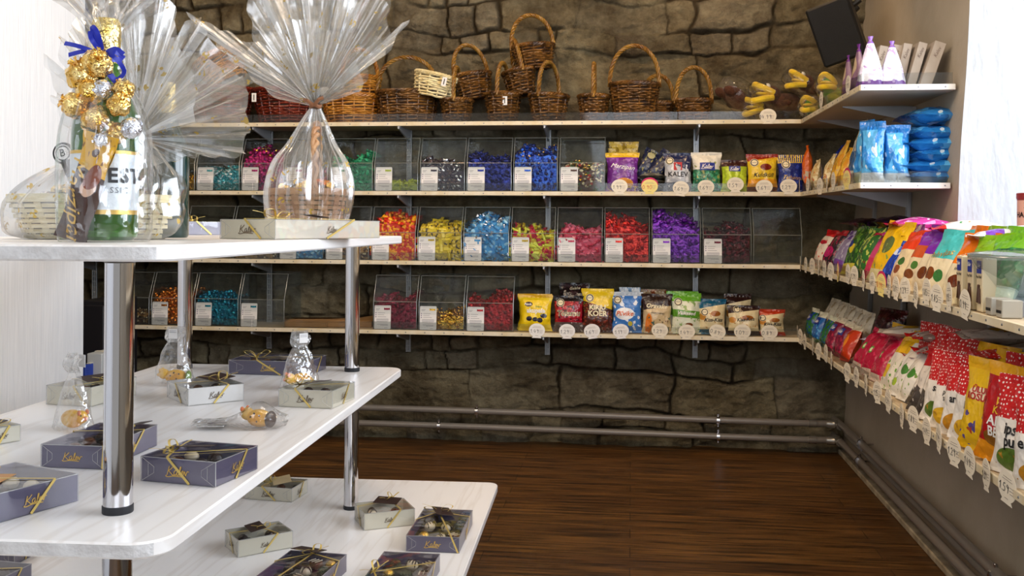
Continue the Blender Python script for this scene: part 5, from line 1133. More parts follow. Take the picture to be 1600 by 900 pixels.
for k, (x, y) in enumerate(t3):
    s = 1 if k not in (6, 11) else 0
    right_tag(2, x, y, pr3[k], '%s price tag from the corner on the third right-hand shelf' % ordw[k] if s else '%s price tag from the corner, yellow with magenta top, third right-hand shelf' % ordw[k], rot=[0, .05, -.08, .1][k % 4], yaw=.12 * ((k * 7) % 3 - 1), **({} if s else dict(card=TAGY, ink=INKR, top=True)))
t4 = [(1246, 519), (1250.5, 525), (1257.5, 533), (1270, 540), (1279, 548), (1290.5, 551), (1299, 562), (1324, 581), (1338, 588), (1353, 600), (1371, 612), (1388, 625), (1409, 648), (1427, 653), (1448, 672), (1467, 683), (1491, 704), (1515, 720), (1541, 740), (1574, 760)]
pr4 = ['1.39', '1.29', '1.19', '1.29', '1.09', '1.39', '1.29', '0.99', '1.19', '1.59', '1.15', '1.59', '1.35', '1.89', '1.49', '1.79', '1.29', '1.49', '1.09', '1.59']
for k, (x, y) in enumerate(t4): right_tag(3, x, y, pr4[k], '%s price tag from the corner on the bottom right-hand shelf' % ordw[k], rot=[0, .06, -.08, .1][k % 4], yaw=.12 * ((k * 5) % 3 - 1))
for k, (x, y) in enumerate(((1249, 292), (1262, 289), (1281, 290), (1292, 286), (1302, 282), (1323, 280))):
    right_tag(1, x, y, '1.%d9' % (k % 3 + 2), '%s price tag from the corner on the second right-hand shelf' % ordw[k] if k < 5 else 'yellow price tag with red top before the blue bags', yaw=.12 * (k % 3 - 1), **({} if k < 5 else dict(card=TAGY, ink=INKR, top=True)))
for k, (x, y) in enumerate(((1283, 156), (1325, 132))): right_tag(0, x, y, '3.99', ['price tag before the green plush toys on the top right-hand shelf', 'price tag before the violet pouches on the top right-hand shelf'][k])
# ---- second right-hand shelf
so = bm('orange_twist', '#e2681a', [('noise', '#c8b89a', 7, .55, 0, .45), ('noise', '#7a3a8a', 8, .64, 0, .5)]); sy = bm('yellow_clear', '#c8a86a', [('noise', '#e8d8a8', 6, .5, 0, 1), ('noise', '#b8501a', 8, .6, 0, .6)]); sb = bm('cobalt', '#162c9c', [('noise', '#3450d0', 6, .55, 0, 1)]); sa = bm('amber_fruit', '#e0961a', [('noise', '#f0c040', 6, .5, 0, 1), ('noise', '#7a4ab0', 7, .66, 0, .5)])
sg = bm('white_grey_fish', '#c8c4b4', [('band', '#2a5a8a', .2, .5), ('noise', '#6a7a8a', 6, .55, 0, .6), ('ell', '#8a8a6a', .5, .75, .2, .08)])
for k, (px, m, w, h, ln, dx, lb) in enumerate(((1262, so, .05, .20, .0, .03, 'slim orange twist-topped bag in the corner of the second shelf'), (1272, sy, .09, .13, .15, .03, 'clear and yellow bag beside the slim orange one'), (1283, sb, .12, .22, .45, .07, 'cobalt blue bag leaning behind the clear yellow bags'), (1289, sy, .09, .14, .25, .03, 'clear and yellow bag with orange dots before the blue one'), (1300, sa, .09, .19, .32, .035, 'tall amber bag beside the yellow price tag'), (1312, sa, .09, .15, .3, .035, 'short amber bag just before the grey one'), (1330, sg, .11, .23, .2, .035, 'grey and blue bag next to the light blue bags'))):
    rb(1, px, 290, 'candy_bag', lb, m, w, h, .04, ln, dx, seed=400 + k)
sk = bm('light_blue_wave', '#5cb4ec', [('noise', '#2a80c8', 2.2, .5, 0, 1), ('noise', '#dcecf6', 3, .6, 0, 1), ('band', '#c4cdd4', -1, .16), ('band', '#2a78c0', .86, 2)], rough=.16, bump=.7)
zz = ZT[1]
for k, (x, y, yaw, lean, lb) in enumerate(((.765, 3.46, -R(70), .12, 'light blue bag standing behind the two foremost blue bags'), (.785, 3.39, -R(35), .05, 'foremost light blue bag standing at the left end of the shelf'), (.862, 3.385, -R(10), .05, 'light blue bag standing beside the lying stack'))):
    bag('candy_bag', lb, sk, .085, .215 - .012 * k, .05, T(x, y, zz + .003) @ RZ(yaw) @ RX(-lean), seed=420 + k, crump=2.6, group='light blue bags at the end of the second right-hand shelf')
for k in range(6):
    lying(.975 + .012 * (k % 2), 3.47, zz + .022 + .036 * k + (.022 if k == 5 else 0), R(90) + [.1, -.2, .22, -.12, .2, -.25][k], '%s light blue bag of the lying stack' % ['lowest', 'second from lowest', 'third from lowest', 'fourth from lowest', 'second from top', 'topmost tilted'][k], sk, .27, .19, .058, roll=-.28 if k == 5 else 0, seed=430 + k, crump=2.8, group='light blue bags at the end of the second right-hand shelf')
# ---- top right-hand shelf: violet pouches and pale boxes
vio = bm('violet_pouch', '#e2d8f0', [('band', '#7a3aa0', -1, .12), ('band', '#8a5ab8', .86, 2), ('noise', '#f4f0fa', 5, .5, .1, .85), ('noise', '#b89ad0', 7, .62, 0, 1)], rough=.22)
viod = bm('violet_brown', '#8a6a80', [('ell', '#c8b090', .5, .55, .3, .25), ('band', '#6a2a80', .84, 2), ('band', '#5a2468', -1, .3)])
def cone(x, y, label, h, w, mat, yaw, seed, lean=0):
    """stand-up pouch that narrows to a twisted tip"""
    rn_ = random.Random(seed); root = empty('sweet_pouch', T(x, y, ZT[0] + .002) @ RZ(yaw) @ RX(-lean), label, 'pouch of sweets', 'violet pouches on the top right-hand shelf')
    def f(u, v):
        a = 2 * pi * u; q = (1 - v ** 1.5) * .92 + .06; r = w / 2 * q * (1 + .07 * mnoise.noise(V((cos(a) * 2, sin(a) * 2, v * 5 + seed)))) * (1 + .06 * sin(7 * a + v * 3))
        if v > .9: r = w / 2 * (.1 + (v - .9) * 1.2)
        return V((r * cos(a), r * .55 * sin(a), v * h))
    mb = MB(); mb.grid(f, 28, 24); mb.build('wrapper', mat, root, ang=70)
    MB().tube([(.004 * cos(a), .004 * sin(a), h * .895) for a in (2 * pi * k / 10 for k in range(10))], .0012, 5, closed=True).build('tie', GD, root)
cone(.775, 3.375, 'white and violet pouch standing at the left end of the top right shelf', .165, .085, vio, -.3, 1); cone(.845, 3.375, 'white and violet pouch nearest the pale boxes', .15, .085, vio, 0, 2, .05)
cone(.77, 3.52, 'brown and violet pouch behind the front white pouch', .165, .08, viod, -R(70), 3); cone(.765, 3.66, 'brown and violet pouch farthest back in the row', .15, .08, viod, -R(80), 4)
bxm = P('pale_beige_box', '#b8ab9c', .6, var='#aa9c8c', vscale=20)
for k, (x, y, a) in enumerate(((.865, 3.52, .22), (.895, 3.50, .20), (.925, 3.47, .27), (.965, 3.45, .33), (.828, 3.54, .2))):
    root = empty('slim_box', T(x - .012, y, ZT[0] + .002) @ RY(a), ['slim beige box leaning behind the right violet pouch', 'slim beige box between the others on the top right shelf', 'second slim beige box from the wall, leaning right', 'slim beige box nearest the wall, leaning right', 'slim beige box behind the left violet pouch'][k], 'box', 'slim beige boxes on the top right-hand shelf')
    MB().box((.0, 0, .078), (.028 + .008 * (k == 3), .11, .155), bev=.001).build('carton_body', bxm, root); lettering('Kalev', .016, P('brown_print', '#6a5648', .6), root, T(0, -.0556, .12) @ RY(R(-80)), shear=.3)
# ================================================================== CHOCOLATE BOXES ON THE TABLE
CB = {'dark': P('slate_violet_card', '#5b566c', .38, spec=.5), 'silver': P('champagne_card', '#e0dabf', .34, .0), 'white': P('pearl_card', '#efece0', .34, 0), 'grey': P('steel_grey_card', '#9c9fae', .32, 0)}
LIDF = film('lid_film', refl=.04, milk=.02, rough=.06, tint='#f4f4f8', fres=.4, bump=.15, bscale=12)
EDGF = film('fold_edge', refl=.2, milk=.55, rough=.2, fres=.3)
CHOC = P('dark_chocolate', '#2a1710', .3, bump=.2, bscale=120); MILKC = P('milk_chocolate', '#6b3d22', .3, bump=.3, bscale=90); WCH = P('white_chocolate', '#e9d9b4', .35); PIST = P('chopped_pistachio', '#5a6640', .8, bump=1, bscale=400, var='#2c2418', vscale=160)
RIB = P('gold_ribbon', '#d8bd6c', .3, .5); CARD = P('dark_brown_card', '#2f1d1a', .45); LIN = P('dark_tray', '#1d1512', .5); CARDB = P('beige_card', '#c8b48a', .5)
def ribbon_path(mb, pts, w, nrm): mb.ribbon(pts, w, nrm, th=.0006)
def bow(root, c, s, mat=RIB, ang=0, seed=0, up=.0):
    mb = MB(); rn_ = random.Random(seed)
    for sg in (-1, 1):
        a = ang + (0 if sg > 0 else pi) + rn_.uniform(-.3, .3); L_ = s * rn_.uniform(.8, 1.1); d = V((cos(a), sin(a), 0)); e = V((-sin(a), cos(a), 0))
        mb.ribbon(smooth_path([V((0, 0, 0)), d * L_ * .5 + e * L_ * .2 + V((0, 0, L_ * .45)), d * L_ + V((0, 0, L_ * .4)), d * L_ * .6 - e * L_ * .2 + V((0, 0, L_ * .08)), V((0, 0, .001))], 6), s * .11, (0, .3, 1))
        mb.ribbon(smooth_path([V((0, 0, .001)), d * L_ * .5 - e * L_ * .5 + V((0, 0, L_ * .3)), d * L_ * .9 - e * L_ * .8 + V((0, 0, L_ * (.1 + up)))], 5), s * .11, (0, .3, 1))
    mb.tube([(-s * .09, 0, .002), (s * .09, 0, .002)], s * .085, 8)
    return mb.build('bow', mat, root, c)
def praline(kind, M, label, group):
    root = None
    if kind == 'gold': mb = ell(MB(), (0, 0, .010), (.013, .013, .011), n=16); root = link('praline', mb.mesh('praline', GOLDF), None, M)
    elif kind == 'pist': mb = ell(MB(), (0, 0, .010), (.013, .013, .012), n=16); root = link('praline', mb.mesh('praline', PIST), None, M)
    elif kind == 'swirl':
        root = link('praline', ell(MB(), (0, 0, .009), (.014, .012, .011), n=16).mesh('praline', WCH), None, M); mb = MB()
        for k in range(4): mb.tube([(-.012 + .007 * k, .010 * cos(t) * .9, .009 + .0118 * sin(t)) for t in (pi * q / 8 for q in range(9))], .0013, 5)
        mb.build('chocolate_stripes', CHOC, root)
    elif kind == 'square':
        root = link('praline', MB().box((0, 0, .008), (.024, .022, .015), bev=.003).mesh('praline', MILKC), None, M); mb = MB()
        for k in range(3): mb.tube([(-.009 + .009 * k, -.010, .016), (-.006 + .009 * k, .010, .016)], .0013, 5)
        mb.build('cream_stripes', WCH, root)
    else: root = link('praline', ell(MB(), (0, 0, .009), (.013, .012, .011), n=16).mesh('praline', CHOC), None, M)
    return tag(root, label, 'praline', group)
def choc_box(tier, Fp, Lp, Rp, hpx, kind, label, inside=(), bow_at=(.25, .35), card=(.5, .5, .4, CARD), seed=0, square=False, logo_l=True, logo_r=True, rib=.35, fill=True, band=None, h=None):
    """Fp, Lp, Rp: photo pixels of the near, left and right bottom corners"""
    Fq, Lq, Rq = (tp(*q, tier) for q in (Fp, Lp, Rp)); ex = Fq - Lq; w = ex.length; ex.normalize(); ey = (Rq - Fq); ey = (ey - ex * ey.dot(ex)); d = max(ey.length, .05); ey.normalize(); ez = ex.cross(ey)
    if ez.z < 0: ey = -ey; ez = -ez
    s = 1550 / (TM.to_3x3() @ Fq).dot(_f); h = h or hpx / s
    M = TM @ Mx(((ex.x, ey.x, 0, Lq.x), (ex.y, ey.y, 0, Lq.y), (0, 0, 1, Lq.z + .0006), (0, 0, 0, 1)))
    root = empty('chocolate_box', M, label, 'chocolate box', 'ribboned chocolate boxes on the display table'); t = .0016; m = CB[kind]
    mb = MB(); mb.box((w / 2, d / 2, t / 2), (w, d, t)); mb.box((w / 2, t / 2, h / 2), (w, t, h), bev=.0005); mb.box((w / 2, d - t / 2, h / 2), (w, t, h), bev=.0005); mb.box((t / 2, d / 2, h / 2), (t, d - 2 * t, h)); mb.box((w - t / 2, d / 2, h / 2), (t, d - 2 * t, h)); mb.build('card_tray', m, root, smooth=False)
    MB().box((w / 2, d / 2, h * .22), (w - 2 * t, d - 2 * t, .001)).build('paper_cups', LIN, root, smooth=False)
    sl = MB(); e = .0008
    for q in ([(-e, -e, 0), (w + e, -e, 0), (w + e, -e, h + e), (-e, -e, h + e)], [(w + e, -e, 0), (w + e, d + e, 0), (w + e, d + e, h + e), (w + e, -e, h + e)], [(-e, -e, h + e), (w + e, -e, h + e), (w + e, d + e, h + e), (-e, d + e, h + e)], [(-e, d + e, 0), (-e, -e, 0), (-e, -e, h + e), (-e, d + e, h + e)], [(w + e, d + e, 0), (-e, d + e, 0), (-e, d + e, h + e), (w + e, d + e, h + e)]): sl.add(q, [(0, 1, 2, 3)])
    sl.build('clear_sleeve', LIDF, root, smooth=False)
    ed = MB(); r = .0006
    for a, b in (((-e, -e, h), (w + e, -e, h)), ((w + e, -e, h), (w + e, d, h)), ((w + e, -e, 0), (w + e, -e, h)), ((-e, -e, 0), (-e, -e, h)), ((-e, -e, h), (-e, d, h)), ((-e, d, h), (w, d, h))): ed.tube([a, b], r, 4)
    # folded flap outlines on the front face
    if kind in ('dark', 'silver', 'white'):
        for sx in (-1, 1):
            x0 = w / 2 - sx * w / 2; ed.tube([(x0, -.0014, h), (x0 + sx * w * .18, -.0014, h * .62), (x0 + sx * w * .18, -.0014, h * .38), (x0, -.0014, 0)], .0004, 4)
            ed.tube([(x0 + sx * w * .1, -.0014, h * .75), (x0 + sx * w * .1, -.0014, h * .25)], .0004, 4)
    ed.build('fold_edges', EDGF, root)
    lm = GD if kind == 'dark' else P('brown_gold_print', '#5c4a34', .5)
    sc_ = min(w * .085, .0105)
    if logo_l: link('lettering', stroke_mesh(SCRIPT, sc_, sc_ * .12, lm), root, T(w * .5, -.0017, h * .5))
    if logo_r: link('lettering', stroke_mesh(SCRIPT, sc_ * .85, sc_ * .11, lm), root, T(w + .0017, d * .5, h * .5) @ RZ(R(90)))
    rb_ = MB(); bx_, by_ = w * bow_at[0], d * bow_at[1]; o = .0018; z = h + .0018
    # crossing ribbon: over the lid, down the front face and the right face
    rb_.ribbon([(w * rib, -o, z), (bx_, by_, z + .0008)], .0038, (0, 0, 1), th=.0005)
    rb_.ribbon([(w * rib, -o, z), (min(w * .98, w * (rib + .30)), -o, 0.001)], .0038, (0, -1, 0), th=.0005)
    rb_.ribbon([(w + o, d * .72, z), (bx_, by_, z + .0008)], .0038, (0, 0, 1), th=.0005)
    rb_.ribbon([(w + o, d * .72, z), (w + o, d * .45, .001)], .0038, (1, 0, 0), th=.0005)
    rb_.ribbon([(bx_, by_, z + .0008), (-o, d * .55, z)], .0038, (0, 0, 1), th=.0005); rb_.ribbon([(-o, d * .55, z), (-o, d * .35, .001)], .0038, (-1, 0, 0), th=.0005)
    rb_.build('ribbon', RIB, root, smooth=False)
    bow(root, T(bx_, by_, z + .001), min(w, d) * .28, seed=seed, ang=seed * .7, up=.3)
    if card:
        cx, cy, cs, cm = card; cw = min(w, d) * cs; c = MB(); c.box((0, 0, 0), (cw * 1.3, cw * .8, .0012), bev=.0003)
        c.build('gift_card', cm, root, T(w * cx, d * cy, h + .008) @ RZ(.5 + seed) @ RX(R(9)))
    if band:
        b = MB(); b.ribbon([(w * .72, -.0022, 0.001), (w * .80, -.0022, h + .002)], .022, (0, -1, 0)); b.ribbon([(w * .80, -.0022, h + .002), (w * .45, d * .6, h + .002)], .022, (0, 0, 1)); o_ = b.build('orange_band', P('orange_gold_band', '#c98a3a', .4), root, smooth=False); o_['label'] = 'orange-gold paper band'
        lettering('Ilu magusalt', .009, BK, root, T(w * .76, -.0032, h * .55) @ RY(R(60)), shear=.3)
    if fill:
        mb = MB(); rn_ = random.Random(seed + 5); nx, ny = max(2, int(w / .034)), max(2, int(d / .034))
        for i in range(nx):
            for j in range(ny): ell(mb, (w * (i + .5) / nx, d * (j + .5) / ny, h * .22 + .008), (.012, .011, .009), mi=rn_.choice((0, 0, 1, 2)), n=12)
        pt_ = mb.build('chocolate_filling', [CHOC, MILKC, WCH], root); 
    for k, (u, v, kd) in enumerate(inside):
        nm = {'gold': 'gold-wrapped praline', 'pist': 'nut-crusted praline', 'swirl': 'white praline with dark stripes', 'square': 'square striped praline', 'dark': 'plain dark praline'}[kd]
        praline(kd, M @ T(w * u, d * v, h * .22 + .001) @ RZ(k * 1.3) @ SC(min(1.0, (h * .74) / .021)), '%s inside the %s' % (nm, ' '.join(label.split()[:7])), 'pralines inside the ' + ' '.join(label.split()[:7]))
    return root
choc_box('top', (349, 367.5), (271, 367.5), (352, 365.2), 22, 'grey', 'small steel-grey box with gold bow on the top tier', bow_at=(.75, .3), card=(.35, .4, .6, CARDB), seed=1, rib=.45, h=.0335, logo_l=False)
choc_box('top', (430, 374.6), (345, 373.6), (482, 371.2), 30, 'silver', 'champagne-gold box with gold bow on the top tier', bow_at=(.35, .3), card=(.7, .5, .35, CARD), seed=2, rib=.45, h=.0345)
choc_box('mid', (336.5, 762), (221, 751.5), (395.5, 733), 39, 'dark', 'slate-violet box with raised gold bow in the middle tier centre', bow_at=(.28, .2), card=(.42, .45, .42, CARD), seed=3, rib=.36)
choc_box('mid', (163, 734), (64.7, 730.4), (270, 697.5), 36, 'dark', 'wide slate-violet box half hidden by the front pole', bow_at=(.8, .6), card=(.85, .8, .3, CARD), seed=4, rib=1.0)
choc_box('mid', (-20, 823), (-120, 800), (74.7, 774), 44, 'dark', 'slate-violet box with orange band at the photo edge', bow_at=(.3, .3), card=None, seed=5, h=.037, band=True, logo_r=True)
choc_box('mid', (-32, 700), (-75, 688), (22, 686.7), 33, 'silver', 'champagne box cut off by the left photo edge', bow_at=(.9, .5), card=(.8, .6, .3, CARD), seed=6, h=.028)
choc_box('mid', (142, 636), (73, 632), (201, 617), 30, 'silver', 'champagne box behind the left marzipan bag', bow_at=(.8, .5), card=(.6, .5, .5, CARD), seed=7, rib=.6)
choc_box('mid', (294.4, 635), (262, 621), (376.2, 624.5), 27, 'white', 'pearl-white box at the middle of the middle tier', bow_at=(.6, .7), card=(.4, .75, .5, CARD), seed=8, rib=.4)
choc_box('mid', (481, 588), (357.7, 584.5), (501, 576), 22, 'dark', 'long slate-violet box at the back edge of the middle tier', bow_at=(.27, .3), card=(.45, .5, .4, CARD), seed=9, rib=.36, logo_r=False)
choc_box('mid', (519.3, 639.3), (436, 635.5), (550, 623.3), 28, 'silver', 'champagne box near the far right pole of the middle tier', bow_at=(.25, .3), card=(.45, .4, .45, CARD), seed=10, rib=.3)
choc_box('low', (455.6, 785), (384, 780), (486, 770), 21, 'silver', 'champagne box on the lowest tier partly under the middle tier', bow_at=(.4, .4), card=(.6, .5, .6, CARDB), seed=11)
choc_box('low', (372.5, 871.6), (352.5, 854.4), (454.7, 854.4), 26.5, 'silver', 'open-looking champagne box left on the lowest tier', bow_at=(.5, .6), card=(.4, .45, .5, CARD), seed=12, fill=False, inside=[(.3, .25, 'dark'), (.7, .25, 'pist'), (.3, .75, 'dark'), (.72, .72, 'gold')])
choc_box('low', (569.4, 829.4), (554.7, 812), (644.4, 817.5), 26, 'silver', 'champagne box beside the foot of the far right pole', bow_at=(.1, .7), card=(.3, .6, .5, CARD), seed=13, fill=False, inside=[(.3, .3, 'swirl'), (.7, .3, 'dark'), (.35, .75, 'dark'), (.75, .75, 'swirl')])
choc_box('low', (717.2, 864.7), (635, 861.6), (736, 820), 24.5, 'dark', 'slate-violet box nearest the right end of the lowest tier', bow_at=(.35, .85), card=(.45, .8, .45, CARD), seed=14, rib=.85, fill=False, inside=[(.25, .25, 'gold'), (.58, .22, 'swirl'), (.85, .25, 'square'), (.25, .6, 'swirl'), (.58, .58, 'swirl'), (.84, .6, 'pist'), (.25, .87, 'dark'), (.85, .88, 'pist')])
choc_box('low', (493, 938), (400, 930), (536, 893), 26, 'dark', 'slate-violet box at the lower photo edge, left of two', bow_at=(.45, .9), card=(.35, .95, .4, CARD), seed=15, fill=False, h=.036, inside=[(.2, .3, 'dark'), (.5, .3, 'square'), (.8, .3, 'dark'), (.2, .6, 'dark'), (.5, .6, 'swirl'), (.8, .6, 'pist'), (.25, .87, 'dark'), (.52, .88, 'square'), (.8, .87, 'gold')])
choc_box('low', (655, 949), (560, 944), (673, 892), 26, 'dark', 'slate-violet box at the lower photo edge, right of two', bow_at=(.1, .35), card=None, seed=16, fill=False, h=.036, inside=[(.25, .25, 'gold'), (.55, .25, 'dark'), (.85, .25, 'square'), (.25, .58, 'gold'), (.55, .58, 'pist'), (.85, .58, 'square'), (.25, .87, 'pist'), (.55, .87, 'swirl'), (.85, .87, 'square')])
choc_box('low', (22, 884), (-60, 880), (92, 866), 26, 'dark', 'slate-violet box under the near corner of the middle tier', bow_at=(.4, .4), card=(.5, .5, .3, CARD), seed=17)
choc_box('low', (-10, 935), (-100, 925), (34, 905), 26, 'dark', 'slate-violet box in the bottom left corner of the photo', bow_at=(.4, .4), card=None, seed=18)

# ---- marzipan figures in little clear bags
MZ = P('yellow_marzipan', '#f0bc2c', .5, bump=.3, bscale=80, var='#e09a30', vscale=26); MZG = P('green_marzipan', '#7a9a3a', .5); MZB = P('brown_marzipan', '#3a2418', .4); MZR = P('rosy_marzipan', '#e08050', .5)
PACK = film('pack_film', refl=.07, milk=.06, rough=.08, fres=.65, bump=.5, bscale=40); PACKW = film('pack_film_folded', refl=.2, milk=.38, rough=.12, fres=.5, bump=.6, bscale=60)
def pack_bag(root, w, d, h, seed, lean=0, top=.26):
    def f(u, v):
        a = 2 * pi * u; q = max(0, 1 - v * 1.05); ww = w / 2 * (.30 + .70 * q ** .7); dd = d / 2 * (q ** .8) + .003
        n = mnoise.noise(V((cos(a) * 2 + seed, sin(a) * 2, v * 4))); k = 1 + .13 * n + .07 * sin(9 * a + seed) * v
        return V((ww * cos(a) * k, dd * sin(a) * k, v * h * (1 - top) + .001))
    mb = MB(); mb.grid(f, 40, 26); mb.build('clear_bag', PACK, root, ang=80)
    ww = w * .33
    def g(u, v):
        x = (u - .5) * ww * (1 + .9 * sin(v * pi * .8) * .5); return V((x + .004 * sin(v * 5 + seed), .004 * sin(u * 9 + seed) + .012 * sin(v * 3.1), h * (1 - top) - .004 + v * h * top * (1 if v < .8 else 1.0)))
    mb = MB(); mb.grid(g, 14, 12); mb.grid(lambda u, v: g(u, v) + V((.003, -.010 - .004 * sin(v * 6), -.01 * v)), 14, 12); mb.build('folded_top', PACKW, root, ang=80)
    st = MB(); st.box((.002, -.017, h * (1 - top * .55)), (ww * .62, .0006, h * top * .62)); s_ = st.build('white_sticker', WHITEC, root)
    for k in range(5): MB().box((.002, -.0176, h * (1 - top * .35) - k * h * top * .1), (ww * .5, .0004, .0009)).build('sticker_print', GREYP, s_) if k < 2 else None
def figure(root, kind, M=None):
    mb = ell(MB(), (0, 0, .0), (.026, .017, .0165), n=24); ell(mb, (-.028, 0, .006), (.0125, .012, .012)); o = mb.build('marzipan_figure', MZ, root, M)
    m = MB(); ell(m, (-.04, 0, .004), (.005, .005, .004)); ell(m, (-.034, -.008, .015), (.004, .003, .005)); ell(m, (-.034, .008, .015), (.004, .003, .005)); m.build('snout_and_ears', MZR if kind != 'g' else MZ, o)
    m = MB(); ell(m, (-.037, -.006, .010), (.0017, .0017, .0017), n=8); ell(m, (-.037, .006, .010), (.0017, .0017, .0017), n=8); m.build('eyes', MZB, o)
    if kind == 'g': ell(MB(), (.03, 0, 0), (.006, .015, .0145)).build('green_end', MZG, o)
    if kind == 'b': ell(MB(), (.026, 0, 0), (.006, .016, .0155)).build('brown_end', MZB, o)
    m = MB(); [ell(m, (x, -.0155, z), (.0022, .0012, .0022), n=8) for x, z in ((-.008, .004), (.006, -.003), (.012, .008), (0, .011))]; m.build('dots', MZB, o)
    return o
def marz(px, py, hpx, label, kind, yaw=0, w=.055, lean=0):
    q = tp(px, py, 'mid'); s = 1550 / (TM.to_3x3() @ q).dot(_f); h = hpx / s
    root = empty('marzipan_pack', TM @ T(q + V((0, 0, .001))) @ RZ(yaw), label, 'marzipan figure in bag', 'marzipan figures in clear bags'); figure(root, kind, T(.004, 0, .0185)); pack_bag(root, .1, w, h, px * .01, lean); return root
marz(115, 671, 122, 'clear bag standing upright with round yellow marzipan figure at the left', 'r', yaw=R(150))
marz(272, 601, 93, 'clear bag standing by the far left pole with yellow and green marzipan', 'g', yaw=R(5))
marz(468, 607, 92, 'clear bag standing behind the champagne box with yellow marzipan figure', 'r', yaw=R(40))
q = tp(404, 669, 'mid'); root = empty('marzipan_pack', TM @ T(q + V((0, .004, .018))) @ RZ(R(190)), 'clear bag lying flat with yellow and brown marzipan figure', 'marzipan figure in bag', 'marzipan figures in clear bags')
figure(root, 'b', T(0, 0, 0) @ RZ(R(150)))
mb = MB()
def lf(u, v):
    a = 2 * pi * u; x = -.05 + v * .17; k = math.exp(-((x) / .045) ** 2); r = .009 + .022 * k; return V((x, (.036 + .006 * sin(x * 60)) * cos(a) * (1 - .3 * v), max(-.0175, r * sin(a) * (.35 + .65 * k) - .006 * (1 - k)) + .002 * mnoise.noise(V((x * 60, a * 2, 0)))))
mb.grid(lf, 28, 30); mb.build('clear_bag', PACK, root, ang=80); MB().box((.085, .0, -.012), (.05, .045, .002)).build('label_flap', PACKW, root, RX(.1)); MB().box((.075, -.005, -.005), (.035, .02, .0012)).build('brown_label', CARD, root, RZ(.2) @ RX(.2))
# ================================================================== GIFTS IN CELLOPHANE ON THE TOP TIER
CEL = film('cellophane', refl=.14, milk=.13, rough=.15, fres=.8, gold=True, bump=.12, bscale=18, milkcol='#fffbea'); CELB = film('cellophane_body', refl=.09, milk=.08, rough=.13, fres=.8, gold=True, bump=.12, bscale=18, milkcol='#fffbea')
def fan(root, c, L_, th0, th1, phis, seed, tilt=None, n=120, m=26, pleats=23, amp=.16, square=.55, name='cellophane_fan', mat=None, lens=None):
    """open end of a tied sheet: spreads from c; phis = angle range round the tie, lens = [(phi, factor)] for longer tips"""
    rn_ = random.Random(seed); ph = [rn_.uniform(0, 6.28) for _ in range(6)]; a0, a1 = phis
    def f(u, v):
        a = a0 + (a1 - a0) * u; r = v
        ln = L_ * (1 + .10 * sin(3 * a + ph[0]))
        for (pc, fac, wd) in (lens or []):
            dlt = (a - pc + pi) % (2 * pi) - pi; ln *= 1 + fac * math.exp(-(abs(dlt) / wd) ** 1.3)
        th = th0 + (th1 - th0) * v ** .7
        saw = (2 / pi) * math.asin(sin(pleats * a + ph[1] + .8 * sin(a * 2 + ph[2]))); saw2 = (2 / pi) * math.asin(sin(pleats * 2.3 * a + ph[3]))
        th += amp * saw * (.25 + .75 * v) + amp * .4 * saw2 * (1 - v * .5)
        rad = ln * r + .004
        d = V((sin(th) * cos(a), sin(th) * sin(a), cos(th))); p = d * rad
        p += V((mnoise.noise(p * 9 + V((seed, 0, 0))), mnoise.noise(p * 9 + V((0, seed, 5))), mnoise.noise(p * 9 + V((7, 0, seed))))) * .022 * v
        return p
    mb = MB(); mb.grid(f, n, m); M = T(*c) @ (tilt or Mx.Identity(4)); return mb.build(name, mat or CEL, root, M, ang=25)
def wrap(root, prof, seed, pleats=19, amp=.06, sx=1, sy=1, n=150, name='cellophane_wrap', mat=None):
    """lower part: follows the gift and gathers to the tie; prof = [(r, z)]"""
    ps = smooth_path([(r, 0, z) for r, z in prof], 7); rn_ = random.Random(seed); p1, p2 = rn_.uniform(0, 6), rn_.uniform(0, 6)
    def f(u, v):
        i = v * (len(ps) - 1); k = min(int(i), len(ps) - 2); q = ps[k].lerp(ps[k + 1], i - k); a = 2 * pi * u
        saw = (2 / pi) * math.asin(sin(pleats * a + p1 + .6 * sin(2 * a + p2))); rr = q.x * (1 + amp * (.25 + v) * saw + .05 * mnoise.noise(V((cos(a) * 2, sin(a) * 2, v * 3 + seed))) + .015 * mnoise.noise(V((cos(a) * 9, sin(a) * 9, v * 12 + seed)))) + .001 * saw
        return V((rr * cos(a) * sx, rr * sin(a) * sy, q.z))
    mb = MB(); mb.grid(f, n, 44); return mb.build(name, mat or CELB, root, ang=25)
